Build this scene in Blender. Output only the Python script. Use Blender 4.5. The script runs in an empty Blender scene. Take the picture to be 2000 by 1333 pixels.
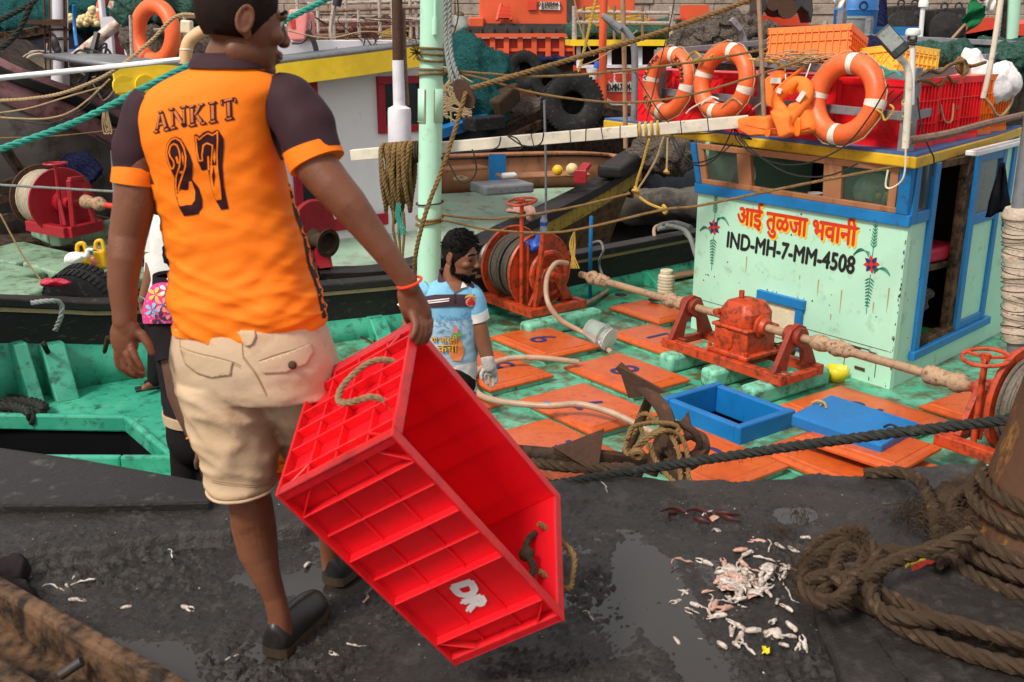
import bpy,bmesh,math,random
import numpy as np
from mathutils import Vector as V,Matrix,noise
from mathutils.bvhtree import BVHTree
random.seed(7)
SC=bpy.context.scene
COL=SC.collection
PI=math.pi
# camera, sky, sun, exposure
CAM_H,PITCH,LENS=1.55,math.radians(17),35.0
cam=bpy.data.objects.new('camera',bpy.data.cameras.new('camera'))
COL.objects.link(cam)
cam.location=(0,0,CAM_H)
cam.rotation_euler=(PI/2-PITCH,0,0)
cam.data.lens=LENS
cam.data.sensor_width=36
cam.data.clip_start,cam.data.clip_end=0.05,500
cam.data.dof.use_dof=True
cam.data.dof.focus_distance=7.5
cam.data.dof.aperture_fstop=8.0
SC.camera=cam
SUN_EL,SUN_AZ=math.radians(48),math.radians(-136)
wd=bpy.data.worlds.new('World')
SC.world=wd
wd.use_nodes=True
nt=wd.node_tree
sky=nt.nodes.new('ShaderNodeTexSky')
sky.sky_type='NISHITA'
sky.sun_disc=False
sky.sun_elevation=SUN_EL
sky.sun_rotation=SUN_AZ
sky.dust_density=4.0
sky.air_density=1.0
mixw=nt.nodes.new('ShaderNodeMix')
mixw.data_type='RGBA'
mixw.inputs['Factor'].default_value=0.62
mixw.inputs['B'].default_value=(7.6,7.0,6.5,1)
nt.links.new(sky.outputs['Color'],mixw.inputs['A'])
bg=nt.nodes['Background']
nt.links.new(mixw.outputs['Result'],bg.inputs['Color'])
bg.inputs['Strength'].default_value=0.11
sun=bpy.data.objects.new('sun',bpy.data.lights.new('sun','SUN'))
COL.objects.link(sun)
sun.data.energy=2.5
sun.data.angle=math.radians(12)
sun.data.color=(1.0,0.93,0.82)
sd=V((math.sin(SUN_AZ)*math.cos(SUN_EL),math.cos(SUN_AZ)*math.cos(SUN_EL),math.sin(SUN_EL)))
sun.rotation_euler=sd.to_track_quat('Z','Y').to_euler()
SC.view_settings.view_transform='Standard'
SC.view_settings.look='None'
SC.view_settings.exposure=0.4
SC.view_settings.gamma=1
SC.render.engine='CYCLES'
SC.cycles.max_bounces=8
SC.cycles.diffuse_bounces=3
SC.cycles.transparent_max_bounces=8
SC.cycles.use_denoising=True
# surveying: photo point -> point in the world
F_=2000*LENS/36
CT,ST=math.cos(PITCH),math.sin(PITCH)
EYE=V((0,0,CAM_H))
def ray(px,py):
 b=(666.5-py)/F_
 return V(((px-1000)/F_,CT+b*ST,-ST+b*CT))
def on(px,py,z):
 r=ray(px,py);return EYE+r*((z-CAM_H)/r.z)
def at(px,py,Y):
 r=ray(px,py);return EYE+r*(Y/r.y)
def mpp(p):
 return((p.y)*CT-(p.z-CAM_H)*ST)/F_
# materials
MATS={}
def M(name,c,r=0.6,d=None,da=0.5,ds=4.0,bump=0.15,bs=30.0,metal=0.0,c2=None,streak=1.0,var=0.12,spec=0.5,trans=0.0,d2=None,alpha=1.0,coat=0.0,bd=0.004,sss=0.0):
 m=bpy.data.materials.new(name);m.use_nodes=True;MATS[name]=m
 t=m.node_tree;N=t.nodes;L=t.links;B=N['Principled BSDF']
 tc=N.new('ShaderNodeTexCoord');oi=N.new('ShaderNodeObjectInfo')
 mp=N.new('ShaderNodeMapping');mp.inputs['Scale'].default_value=(1,1,1/streak)
 L.new(tc.outputs['Object'],mp.inputs['Vector'])
 def nz(scale,det=5,vec=mp,rough=0.6):
  n=N.new('ShaderNodeTexNoise');n.noise_dimensions='4D'
  n.inputs['Scale'].default_value=scale;n.inputs['Detail'].default_value=det;n.inputs['Roughness'].default_value=rough
  L.new(vec.outputs[0],n.inputs['Vector'])
  mu=N.new('ShaderNodeMath');mu.operation='MULTIPLY';mu.inputs[1].default_value=17.0
  L.new(oi.outputs['Random'],mu.inputs[0]);L.new(mu.outputs[0],n.inputs['W'])
  return n
 def ramp(src,a,b):
  q=N.new('ShaderNodeMapRange');q.inputs['From Min'].default_value=a;q.inputs['From Max'].default_value=b
  L.new(src,q.inputs['Value']);return q.outputs['Result']
 def mix(f,a,b):
  q=N.new('ShaderNodeMix');q.data_type='RGBA'
  if isinstance(f,float):q.inputs['Factor'].default_value=f
  else:L.new(f,q.inputs['Factor'])
  for s,k in((a,'A'),(b,'B')):
   if isinstance(s,tuple):q.inputs[k].default_value=(*s[:3],1)
   else:L.new(s,q.inputs[k])
  return q.outputs['Result']
 n1=nz(ds)
 lo=tuple(max(0,x*(1-var))for x in c);hi=tuple(min(1,x*(1+var))for x in c)
 col=mix(ramp(n1.outputs['Fac'],0.3,0.7),lo,hi)
 if c2 is not None:
  col=mix(ramp(nz(ds*0.45,3).outputs['Fac'],0.42,0.6),col,c2)
 if d is not None:
  n2=nz(ds*2.3,8,rough=0.72)
  e=0.72-0.4*da
  col=mix(ramp(n2.outputs['Fac'],e-0.04,e+0.1),col,d)
 if d2 is not None:
  n3=nz(ds*1.1,9,rough=0.75)
  col=mix(ramp(n3.outputs['Fac'],0.6,0.66),col,d2)
 L.new(col,B.inputs['Base Color'])
 B.inputs['Metallic'].default_value=metal
 B.inputs['Specular IOR Level'].default_value=spec
 rr=N.new('ShaderNodeMapRange');rr.inputs['To Min'].default_value=max(0.02,r-0.13);rr.inputs['To Max'].default_value=min(1,r+0.13)
 L.new(n1.outputs['Fac'],rr.inputs['Value']);L.new(rr.outputs['Result'],B.inputs['Roughness'])
 if sss:B.inputs['Subsurface Weight'].default_value=sss;B.inputs['Subsurface Radius'].default_value=(1,.3,.15);B.inputs['Subsurface Scale'].default_value=0.012 if sss<.3 else 0.04
 if trans:B.inputs['Transmission Weight'].default_value=trans
 if coat:B.inputs['Coat Weight'].default_value=coat;B.inputs['Coat Roughness'].default_value=0.25
 if alpha<1:B.inputs['Alpha'].default_value=alpha
 if bump:
  nb=nz(bs,6,rough=0.65)
  bp=N.new('ShaderNodeBump');bp.inputs['Strength'].default_value=min(1,bump*2);bp.inputs['Distance'].default_value=bd
  L.new(nb.outputs['Fac'],bp.inputs['Height']);L.new(bp.outputs['Normal'],B.inputs['Normal'])
 return m
def wave(m,scale,axis='Z',strength=0.5,dist=0.004,kind='BANDS',distort=1.0):
 t=m.node_tree;N=t.nodes;L=t.links;B=N['Principled BSDF']
 tc=N.new('ShaderNodeTexCoord');w=N.new('ShaderNodeTexWave');w.wave_type=kind
 w.bands_direction=axis;w.inputs['Scale'].default_value=scale;w.inputs['Distortion'].default_value=distort;w.inputs['Detail'].default_value=2
 L.new(tc.outputs['Object'],w.inputs['Vector'])
 b=N.new('ShaderNodeBump');b.inputs['Strength'].default_value=strength;b.inputs['Distance'].default_value=dist
 L.new(w.outputs['Fac'],b.inputs['Height'])
 old=B.inputs['Normal'].links
 if old:L.new(old[0].from_socket,b.inputs['Normal'])
 L.new(b.outputs['Normal'],B.inputs['Normal'])
 return m
# mesh builder
X3,Y3,Z3=V((1,0,0)),V((0,1,0)),V((0,0,1))
def cr(pts,n=8,closed=False):
 P=[V(p)for p in pts];out=[];k=len(P)
 for i in range(k if closed else k-1):
  a,b,c,d=(P[(i-1)%k],P[i],P[(i+1)%k],P[(i+2)%k])if closed else(P[max(i-1,0)],P[i],P[i+1],P[min(i+2,k-1)])
  for j in range(n):
   t=j/n
   out.append(0.5*((2*b)+(c-a)*t+(2*a-5*b+4*c-d)*t*t+(3*b-a-3*c+d)*t*t*t))
 if not closed:out.append(P[-1])
 return out
def resample(P,step):
 L=[0]
 for a,b in zip(P,P[1:]):L.append(L[-1]+(b-a).length)
 n=max(2,int(L[-1]/step)+1);out=[];j=0
 for i in range(n):
  s=L[-1]*i/(n-1)
  while j<len(P)-2 and L[j+1]<s:j+=1
  d=L[j+1]-L[j]
  out.append(P[j].lerp(P[j+1],(s-L[j])/d if d else 0))
 return out
def frames(P,closed=False):
 n=len(P);T=[]
 for i in range(n):
  a=P[i-1]if(i or closed)else P[0];b=P[(i+1)%n]if(i<n-1 or closed)else P[-1]
  t=(b-a)
  T.append(t.normalized()if t.length>1e-9 else Z3)
 up=Z3 if abs(T[0].z)<0.9 else X3
 A=(up-T[0]*up.dot(T[0])).normalized();out=[]
 for t in T:
  A=(A-t*A.dot(t))
  A=A.normalized()if A.length>1e-6 else t.orthogonal().normalized()
  out.append((t,A,t.cross(A)))
 return out
class MB:
 def __init__(s):s.v=[];s.f=[];s.mi=[];s.m=0
 def add(s,vs,fs):
  o=len(s.v);s.v+=[V(v)for v in vs];s.f+=[[i+o for i in f]for f in fs];s.mi+=[s.m]*len(fs);return s
 def box(s,c,x,y,z):
  c=V(c);x,y,z=V(x),V(y),V(z)
  vs=[c+x*i+y*j+z*k for k in(-1,1)for j in(-1,1)for i in(-1,1)]
  return s.add(vs,[(0,2,3,1),(4,5,7,6),(0,1,5,4),(2,6,7,3),(0,4,6,2),(1,3,7,5)])
 def bx(s,c,sx,sy,sz,fr=(X3,Y3,Z3)):
  return s.box(c,fr[0]*(sx/2),fr[1]*(sy/2),fr[2]*(sz/2))
 def beam(s,a,b,w,h,up=Z3):
  a,b=V(a),V(b);t=(b-a);n=t.normalized();sd_=n.cross(up)
  sd_=sd_.normalized()if sd_.length>1e-6 else X3
  u=sd_.cross(n)
  return s.box((a+b)/2,t/2,sd_*(w/2),u*(h/2))
 def sweep(s,P,w,h,up=Z3,off=0.0):
  P=[V(p)for p in P];fr=frames(P);vs=[]
  for p,(t,a,b)in zip(P,fr):
   sd_=t.cross(up).normalized();u=sd_.cross(t)
   c=p+sd_*off
   vs+=[c-sd_*w/2,c+sd_*w/2,c+sd_*w/2-u*h,c-sd_*w/2-u*h]
  n=len(P);fs=[(3,2,1,0),tuple(range(4*n-4,4*n))]
  for i in range(n-1):
   for k in range(4):
    fs.append((4*i+k,4*i+(k+1)%4,4*i+4+(k+1)%4,4*i+4+k))
  return s.add(vs,fs)
 def tube(s,P,r,n=8,closed=False,sq=1.0,caps=True):
  P=[V(p)for p in P];k=len(P);fr=frames(P,closed);vs=[]
  for i,(p,(t,a,b))in enumerate(zip(P,fr)):
   ri=r[i]if isinstance(r,(list,tuple))else r
   for j in range(n):
    an=2*PI*j/n
    vs.append(p+a*(math.cos(an)*ri)+b*(math.sin(an)*ri*sq))
  fs=[]
  for i in range(k if closed else k-1):
   for j in range(n):
    i2=(i+1)%k
    fs.append((i*n+j,i*n+(j+1)%n,i2*n+(j+1)%n,i2*n+j))
  if not closed and caps:fs+=[tuple(range(n))[::-1],tuple(range((k-1)*n,k*n))]
  return s.add(vs,fs)
 def rod(s,a,b,r,n=10,r2=None):return s.tube([a,b],[r,r if r2 is None else r2],n)
 def loft(s,rings,caps=True):
  n=len(rings[0]);vs=[p for R in rings for p in R];fs=[]
  for i in range(len(rings)-1):
   for j in range(n):
    fs.append((i*n+j,i*n+(j+1)%n,(i+1)*n+(j+1)%n,(i+1)*n+j))
  if caps:fs+=[tuple(range(n))[::-1],tuple(range((len(rings)-1)*n,len(rings)*n))]
  return s.add(vs,fs)
 def sheet(s,rows):
  n=len(rows[0]);vs=[p for R in rows for p in R]
  return s.add(vs,[(i*n+j,i*n+j+1,(i+1)*n+j+1,(i+1)*n+j)for i in range(len(rows)-1)for j in range(n-1)])
 def ell(s,c,r,R=None,nu=16,nv=10):
  c=V(c);vs=[V((0,0,1))]
  for i in range(1,nv):
   ph=PI*i/nv
   vs+=[V((math.sin(ph)*math.cos(2*PI*j/nu),math.sin(ph)*math.sin(2*PI*j/nu),math.cos(ph)))for j in range(nu)]
  vs.append(V((0,0,-1)))
  if not hasattr(r,'__len__'):r=(r,r,r)
  vs=[V((v.x*r[0],v.y*r[1],v.z*r[2]))for v in vs]
  if R is not None:vs=[R@v for v in vs]
  fs=[(0,1+j,1+(j+1)%nu)for j in range(nu)]
  for i in range(nv-2):
   for j in range(nu):
    fs.append((1+i*nu+j,1+(i+1)*nu+j,1+(i+1)*nu+(j+1)%nu,1+i*nu+(j+1)%nu))
  e=len(vs)-1;b=1+(nv-2)*nu
  fs+=[(b+(j+1)%nu,b+j,e)for j in range(nu)]
  return s.add([v+c for v in vs],fs)
 def caps(s,P,r):
  for i,p in enumerate(P):
   ri=r[i]if isinstance(r,(list,tuple))else r
   s.ell(p,ri,nu=24,nv=14)
   if i:s.tube([P[i-1],p],[r[i-1]if isinstance(r,(list,tuple))else r,ri],24)
  return s
 def lathe(s,prof,o,ax=Z3,n=20):
  o=V(o);ax=V(ax).normalized();a=ax.orthogonal().normalized();b=ax.cross(a)
  rings=[[o+ax*h+(a*math.cos(2*PI*j/n)+b*math.sin(2*PI*j/n))*max(r,1e-4)for j in range(n)]for r,h in prof]
  return s.loft(rings)
 def prism(s,poly,vec):
  n=len(poly);vec=V(vec);poly=[V(p)for p in poly]
  return s.add(poly+[p+vec for p in poly],[tuple(range(n))[::-1],tuple(range(n,2*n))]+[(i,(i+1)%n,n+(i+1)%n,n+i)for i in range(n)])
 def torus(s,c,ax,R,r,n=36,m=12,ry=1.0,ref=None,a0=0,a1=2*PI):
  ax=V(ax).normalized();a=(ref-ax*ref.dot(ax)).normalized()if ref else ax.orthogonal().normalized();b=ax.cross(a);c=V(c)
  full=abs(a1-a0-2*PI)<1e-6;vs=[];k=n if full else n+1
  for i in range(k):
   t=a0+(a1-a0)*i/n;d=a*math.cos(t)+b*math.sin(t)*ry
   e=(a*math.cos(t)*ry+b*math.sin(t)).normalized()
   for j in range(m):
    q=2*PI*j/m
    vs.append(c+d*R+e*(r*math.cos(q))+ax*(r*math.sin(q)))
  fs=[(i*m+j,((i+1)%k)*m+j,((i+1)%k)*m+(j+1)%m,i*m+(j+1)%m)for i in range(k if full else k-1)for j in range(m)]
  return s.add(vs,fs)
 def rope(s,P,r,strands=3,pitch=None,n=6,fuzz=0.0):
  pitch=pitch or r*6.5;P=resample([V(p)for p in P],pitch/7)
  fr=frames(P);step=(P[1]-P[0]).length if len(P)>1 else 1
  for k in range(strands):
   Q=[]
   for i,(p,(t,a,b))in enumerate(zip(P,fr)):
    an=2*PI*(k/strands+i*step/pitch)
    Q.append(p+(a*math.cos(an)+b*math.sin(an))*r*0.52)
   s.tube(Q,r*0.56,n)
  if fuzz:
   for i in range(int(len(P)*fuzz)):
    p=random.choice(P);d=V((random.gauss(0,1),random.gauss(0,1),random.gauss(0,1))).normalized()
    s.tube([p+d*r*0.7,p+d*r*random.uniform(1.3,2.2)+V((0,0,-r*0.4))],[r*0.06,r*0.02],3)
  return s
 def text(s,body,size,o,x,y,off=0.0,align='CENTER',sx=1.0,bold=0.0,ext=0.0,shear=0.0):
  vs,fs=text2d(body,size,align,0.0,ext,shear);x,y=V(x).normalized(),V(y).normalized();n=x.cross(y);o=V(o)
  for k,(i,j)in enumerate([(0,0)]+([(-1,0),(1,0),(0,1),(0,-1)]if bold else[])):
   s.add([o+x*(v[0]*sx+i*bold)+y*(v[1]+j*bold)+n*(v[2]+off+k*0.0003)for v in vs],fs)
  return s
 def build(s,name,mat,parent=None,smooth=40,bev=0.0,solid=0.0,sub=0,label=None,loc=None,seg=2):
  me=bpy.data.meshes.new(name)
  o=bpy.data.objects.new(name,me)
  org=V(loc)if loc is not None else(ORG.get(parent.name,V((0,0,0)))if parent else V((0,0,0)))
  me.from_pydata([tuple(v-org)for v in s.v],[],s.f)
  for m in(mat if isinstance(mat,(list,tuple))else[mat]):me.materials.append(MATS[m]if isinstance(m,str)else m)
  if max(s.mi or[0]):me.polygons.foreach_set('material_index',s.mi)
  me.validate();me.update()
  if mat in('glass','clear_plastic','bottle_water'):
   bm=bmesh.new();bm.from_mesh(me);bmesh.ops.recalc_face_normals(bm,faces=bm.faces[:]);bm.to_mesh(me);bm.free()
  if smooth:
   me.polygons.foreach_set('use_smooth',[True]*len(me.polygons));me.set_sharp_from_angle(angle=math.radians(smooth))
  COL.objects.link(o);ORG[o.name]=org
  if parent:o.parent=parent
  else:o.location=org
  if solid:
   md=o.modifiers.new('thick','SOLIDIFY');md.thickness=solid;md.offset=0
  if bev:
   md=o.modifiers.new('bevel','BEVEL');md.width=bev;md.segments=seg;md.limit_method='ANGLE';md.angle_limit=math.radians(35);md.harden_normals=False
  if sub:
   md=o.modifiers.new('sub','SUBSURF');md.levels=sub;md.render_levels=sub
  if label:o['label']=label
  return o
 def fuse(s,voxel=0.005,it=4,fac=0.5):
  me=bpy.data.meshes.new('t');me.from_pydata([tuple(v)for v in s.v],[],s.f);me.update()
  o=bpy.data.objects.new('t',me);COL.objects.link(o)
  md=o.modifiers.new('r','REMESH');md.mode='VOXEL';md.voxel_size=voxel
  if it:
   md=o.modifiers.new('s','SMOOTH');md.iterations=it;md.factor=fac
  dg=bpy.context.evaluated_depsgraph_get();ev=o.evaluated_get(dg);e=ev.to_mesh()
  r=MB();r.v=[V(v.co)for v in e.vertices];r.f=[list(p.vertices)for p in e.polygons];r.mi=[0]*len(r.f)
  ev.to_mesh_clear();bpy.data.objects.remove(o);bpy.data.meshes.remove(me)
  return r
 def bvh(s):return BVHTree.FromPolygons(s.v,s.f)
ORG={}
_T2={}
def text2d(body,size,align='CENTER',bold=0.0,ext=0.0,shear=0.0):
 k=(body,size,align,bold,ext,shear)
 if k not in _T2:
  c=bpy.data.curves.new('t','FONT');c.body=body;c.size=size;c.align_x=align;c.align_y='CENTER';c.offset=bold;c.extrude=ext;c.shear=shear;c.resolution_u=4
  o=bpy.data.objects.new('t',c);COL.objects.link(o)
  dg=bpy.context.evaluated_depsgraph_get();me=bpy.data.meshes.new_from_object(o.evaluated_get(dg))
  _T2[k]=([tuple(v.co)for v in me.vertices],[tuple(p.vertices)for p in me.polygons])
  bpy.data.objects.remove(o);bpy.data.meshes.remove(me)
 return _T2[k]
def decal(mb,polys,bvh,off=0.003,edge=9.0):
 for poly in polys:
  bm=bmesh.new()
  f=bm.faces.new([bm.verts.new((x,y,0))for x,y in poly])
  bmesh.ops.triangulate(bm,faces=bm.faces[:])
  for _ in range(5):
   lg=[e for e in bm.edges if e.calc_length()>edge]
   if not lg:break
   bmesh.ops.subdivide_edges(bm,edges=lg,cuts=1)
   bmesh.ops.triangulate(bm,faces=bm.faces[:])
  lay(mb,[v.co.xy for v in bm.verts],[[v.index for v in q.verts]for q in bm.faces]if not bm.verts.index_update()else[],bvh,off)
  bm.free()
def lay(mb,pts,fs,bvh,off):
 vs=[];ok=[]
 for x,y in pts:
  d=ray(x,y).normalized();h=bvh.ray_cast(EYE,d)
  if h[0]is None:vs.append(None);continue
  n=h[1]if h[1].dot(d)<0 else-h[1]
  vs.append(h[0]+n*off*0.4-d*off*0.6)
 keep=[f for f in fs if all(vs[i]is not None for i in f)]
 mb.add([v if v is not None else EYE for v in vs],keep)
 used=sorted({i for f in mb.f for i in f});mp_={i:k for k,i in enumerate(used)}
 mb.v=[mb.v[i]for i in used];mb.f=[[mp_[i]for i in f]for f in mb.f]
def stroke(a,b,w):
 a,b=V((*a,0)),V((*b,0));d=(b-a).normalized();n=V((-d.y,d.x,0))*w/2
 return[(p.x,p.y)for p in(a-n,b-n,b+n,a+n)]
def castline(pts,bvh,off=0.003):
 out=[]
 for x,y in pts:
  d=ray(x,y).normalized();h=bvh.ray_cast(EYE,d)
  if h[0]is not None:out.append(h[0]-d*off)
 return out
def tag(o,label,cat,group=None,kind=None):
 if label:o['label']=label
 if cat:o['category']=cat
 if group:o['group']=group
 if kind:o['kind']=kind
 return o
def thing(name,label,cat,loc=(0,0,0),group=None):
 o=bpy.data.objects.new(name,None);COL.objects.link(o);o.location=loc;o.empty_display_size=0.1
 ORG[o.name]=V(loc)
 return tag(o,label,cat,group)
def struct(o):o['kind']='structure';return o
def dup(root,loc,rot=None,label=None,group=None,scale=None):
 r=root.copy();COL.objects.link(r);r.location=loc
 if rot is not None:r.rotation_euler=rot
 if scale is not None:r.scale=(scale,)*3
 if label:r['label']=label
 if group:r['group']=group
 for ch in root.children:
  c=ch.copy();COL.objects.link(c);c.parent=r
  for g in ch.children:
   d=g.copy();COL.objects.link(d);d.parent=c
 return r
def pl(pts,Y=None,z=None):
 return[at(p[0],p[1],p[2]if len(p)>2 else Y)if z is None else on(p[0],p[1],z)for p in pts]
def limb(rows):
 P=[at(a,b,y)for a,b,w,y in rows]
 return P,[w/2*mpp(p)for(a,b,w,y),p in zip(rows,P)]
# materials of the place
M('wet_tar',(0.03,0.027,0.025),0.36,d=(0.085,0.078,0.072),da=0.35,ds=3,bump=0.5,bs=60,spec=0.55,bd=0.006,d2=(0.03,0.027,0.025))
M('mud',(0.026,0.0235,0.0215),0.27,d=(0.055,0.048,0.043),da=0.38,ds=5,bump=0.5,bs=130,spec=0.3,bd=0.005,d2=(0.02,0.018,0.017))
M('puddle_water',(0.03,0.027,0.025),0.05,bump=0.02,bs=6,spec=0.5,var=0.05)
M('harbour_water',(0.012,0.014,0.013),0.12,bump=0.3,bs=3,bd=0.02)
M('tarred_wood',(0.02,0.019,0.019),0.45,d=(0.09,0.085,0.08),da=0.3,ds=5,bump=0.5,bs=40,streak=0.4,spec=0.2)
M('brown_wood',(0.14,0.08,0.045),0.7,d=(0.025,0.018,0.014),da=0.62,ds=4,bump=0.6,bs=30,bd=0.008,spec=0.15)
M('dark_timber',(0.065,0.042,0.028),0.75,d=(0.02,0.015,0.012),da=0.6,ds=5,bump=0.6,bs=30,bd=0.01,spec=0.15)
M('raw_wood',(0.38,0.17,0.085),0.6,d=(0.18,0.08,0.04),da=0.4,ds=4,bump=0.2,streak=4,spec=0.2)
M('ply_wood',(0.36,0.2,0.12),0.5,d=(0.2,0.1,0.06),da=0.4,ds=5,spec=0.2)
M('teal_deck',(0.035,0.34,0.22),0.36,d=(0.02,0.10,0.075),da=0.42,ds=5,bump=0.3,bs=20,c2=(0.07,0.42,0.28))
M('green_deck',(0.14,0.45,0.3),0.36,d=(0.1,0.1,0.045),da=0.6,ds=2.2,bump=0.3,bs=18,c2=(0.045,0.38,0.24),d2=(0.34,0.55,0.45))
M('mint_paint',(0.44,0.74,0.57),0.42,d=(0.3,0.46,0.33),da=0.3,ds=2.8,bump=0.08,var=0.05,d2=(0.47,0.7,0.56))
M('mint_block',(0.17,0.52,0.36),0.5,d=(0.07,0.1,0.05),da=0.45,ds=5,bump=0.3)
M('blue_paint',(0.008,0.17,0.45),0.4,d=(0.02,0.08,0.2),da=0.3,ds=7,bump=0.15)
M('blue_bright',(0.007,0.155,0.44),0.36,d=(0.02,0.07,0.22),da=0.25,ds=6,bump=0.2)
M('roof_blue',(0.03,0.12,0.33),0.5,d=(0.12,0.16,0.25),da=0.35,ds=5)
M('yellow_paint',(0.68,0.4,0.012),0.5,d=(0.35,0.19,0.02),da=0.36,ds=5,bump=0.15)
M('yellow_bright',(0.85,0.58,0.015),0.5,d=(0.5,0.33,0.03),da=0.2,ds=4)
M('hatch_orange',(0.52,0.085,0.013),0.32,d=(0.36,0.058,0.014),da=0.4,ds=9,bump=0.35,bs=14,c2=(0.56,0.105,0.018),d2=(0.4,0.1,0.035),bd=0.006)
M('winch_red',(0.52,0.055,0.012),0.45,d=(0.12,0.025,0.012),da=0.5,ds=7,bump=0.3,bs=30)
M('winch_crimson',(0.33,0.008,0.018),0.42,d=(0.12,0.012,0.012),da=0.35,ds=8,bump=0.2)
M('red_frame',(0.4,0.006,0.03),0.45,d=(0.22,0.01,0.02),da=0.3,ds=6)
M('crate_red',(0.78,0.006,0.014),0.38,d=(0.45,0.004,0.012),da=0.3,ds=6,bump=0.06,var=0.06)
M('hero_crate_red',(0.8,0.006,0.014),0.38,d=(0.4,0.006,0.012),da=0.42,ds=4,bump=0.12,bs=40,var=0.08,c2=(0.72,0.012,0.018),d2=(0.62,0.03,0.03),sss=0.55)
M('crate_orange',(0.85,0.17,0.008),0.42,d=(0.6,0.1,0.01),da=0.25,ds=5,bump=0.06)
M('crate_yellow',(0.9,0.5,0.06),0.42,d=(0.7,0.35,0.04),da=0.25,ds=5,bump=0.06)
M('buoy_orange',(0.8,0.11,0.02),0.45,d=(0.42,0.07,0.02),da=0.3,ds=9,bump=0.2,c2=(0.78,0.15,0.04),bs=60)
M('buoy_white',(0.72,0.66,0.58),0.5,d=(0.45,0.38,0.3),da=0.3,ds=20)
M('vest_orange',(0.88,0.21,0.04),0.75,d=(0.8,0.16,0.02),da=0.35,ds=9,bump=0.25,bs=25,bd=0.01,spec=0.15)
M('white_paint',(0.9,0.89,0.92),0.5,d=(0.55,0.5,0.5),da=0.18,ds=4,bump=0.1,var=0.03)
M('lilac_white',(0.7,0.69,0.76),0.55,d=(0.5,0.4,0.4),da=0.25,ds=5,bump=0.3,bs=50)
M('cream_metal',(0.66,0.6,0.5),0.5,d=(0.3,0.24,0.17),da=0.3,ds=9,bump=0.15)
M('cream_plastic',(0.72,0.63,0.45),0.5,d=(0.5,0.38,0.22),da=0.35,ds=12)
M('white_plastic',(0.75,0.75,0.75),0.4)
M('grey_steel',(0.2,0.21,0.23),0.45,d=(0.09,0.08,0.07),da=0.35,ds=8,metal=0.2)
M('dark_steel',(0.06,0.06,0.065),0.5,d=(0.12,0.06,0.03),da=0.35,ds=9,metal=0.3,spec=0.2)
M('chrome',(0.65,0.63,0.6),0.25,d=(0.25,0.16,0.08),da=0.4,ds=12,metal=0.9)
M('rust',(0.075,0.04,0.028),0.75,d=(0.16,0.065,0.025),da=0.3,ds=8,bump=0.6,bs=40,bd=0.006,spec=0.15)
M('bollard_rust',(0.085,0.042,0.024),0.65,d=(0.4,0.18,0.03),da=0.42,ds=4,bump=0.6,bs=25,d2=(0.04,0.025,0.02),bd=0.008,streak=3,spec=0.15)
M('rust_white',(0.6,0.52,0.46),0.6,d=(0.3,0.1,0.04),da=0.55,ds=5,bump=0.3)
M('rope_brown',(0.22,0.135,0.058),0.9,d=(0.12,0.075,0.035),da=0.45,ds=12,bump=0.5,bs=120,spec=0.06)
M('rope_dirty',(0.055,0.037,0.024),0.85,d=(0.13,0.09,0.058),da=0.35,ds=9,bump=0.6,bs=120,spec=0.06)
M('rope_black',(0.032,0.034,0.032),0.85,d=(0.07,0.07,0.06),da=0.35,ds=12,bump=0.6,bs=120,spec=0.06)
M('rope_green',(0.05,0.33,0.26),0.75,d=(0.03,0.16,0.13),da=0.3,ds=15,bump=0.4,bs=120,spec=0.15)
M('rope_yellow',(0.5,0.32,0.07),0.85,d=(0.3,0.2,0.06),da=0.4,ds=20,spec=0.15)
M('rope_tan',(0.42,0.3,0.17),0.85,d=(0.25,0.17,0.1),da=0.4,ds=20,spec=0.15)
M('rope_grey',(0.25,0.27,0.26),0.85,d=(0.12,0.13,0.12),da=0.4,ds=20,spec=0.15)
M('wire_rope',(0.17,0.145,0.115),0.55,d=(0.08,0.065,0.05),da=0.45,ds=20,metal=0.3)
M('wire_pale',(0.42,0.36,0.27),0.6,d=(0.24,0.2,0.15),da=0.4,ds=20)
M('cable',(0.015,0.015,0.016),0.5)
M('hose',(0.42,0.29,0.2),0.45,d=(0.28,0.18,0.12),da=0.35,ds=9)
M('bandage',(0.42,0.28,0.18),0.75,d=(0.14,0.075,0.04),da=0.5,ds=14,bump=0.6,bs=60,spec=0.15)
M('shaft',(0.36,0.23,0.14),0.5,d=(0.2,0.11,0.06),da=0.45,ds=10,bump=0.2)
M('lagging',(0.56,0.47,0.38),0.85,d=(0.35,0.2,0.12),da=0.35,ds=8,bump=0.7,bs=50,bd=0.01,spec=0.15)
M('shirt_deep',(0.1,0.3,0.52),0.7,bump=0)
M('hero_basin_red',(0.82,0.006,0.015),0.36,d=(0.6,0.006,0.013),da=0.15,ds=3,bump=0.05,bs=40,var=0.05,sss=0.55)
M('winch_dark',(0.27,0.03,0.012),0.5,d=(0.09,0.022,0.012),da=0.45,ds=8,bump=0.3)
M('handle_olive',(0.27,0.19,0.11),0.9,d=(0.15,0.1,0.055),da=0.45,ds=25,bump=0.5,bs=150,spec=0.1)
M('tyre',(0.013,0.013,0.014),0.65,d=(0.07,0.065,0.06),da=0.35,ds=8,bump=0.3,spec=0.2)
M('net_teal',(0.02,0.1,0.1),0.85,d=(0.012,0.05,0.055),da=0.5,ds=14,bump=0.9,bs=70,bd=0.03,spec=0.06)
M('net_green',(0.06,0.14,0.11),0.9,d=(0.025,0.06,0.05),da=0.5,ds=14,bump=0.9,bs=80,bd=0.03,spec=0.06)
M('net_red',(0.16,0.06,0.05),0.9,d=(0.06,0.025,0.025),da=0.5,ds=18,bump=0.9,bs=80,bd=0.03,spec=0.06)
M('net_grey',(0.16,0.13,0.11),0.9,d=(0.06,0.05,0.04),da=0.5,ds=18,bump=0.9,bs=80,bd=0.03,spec=0.06)
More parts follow.
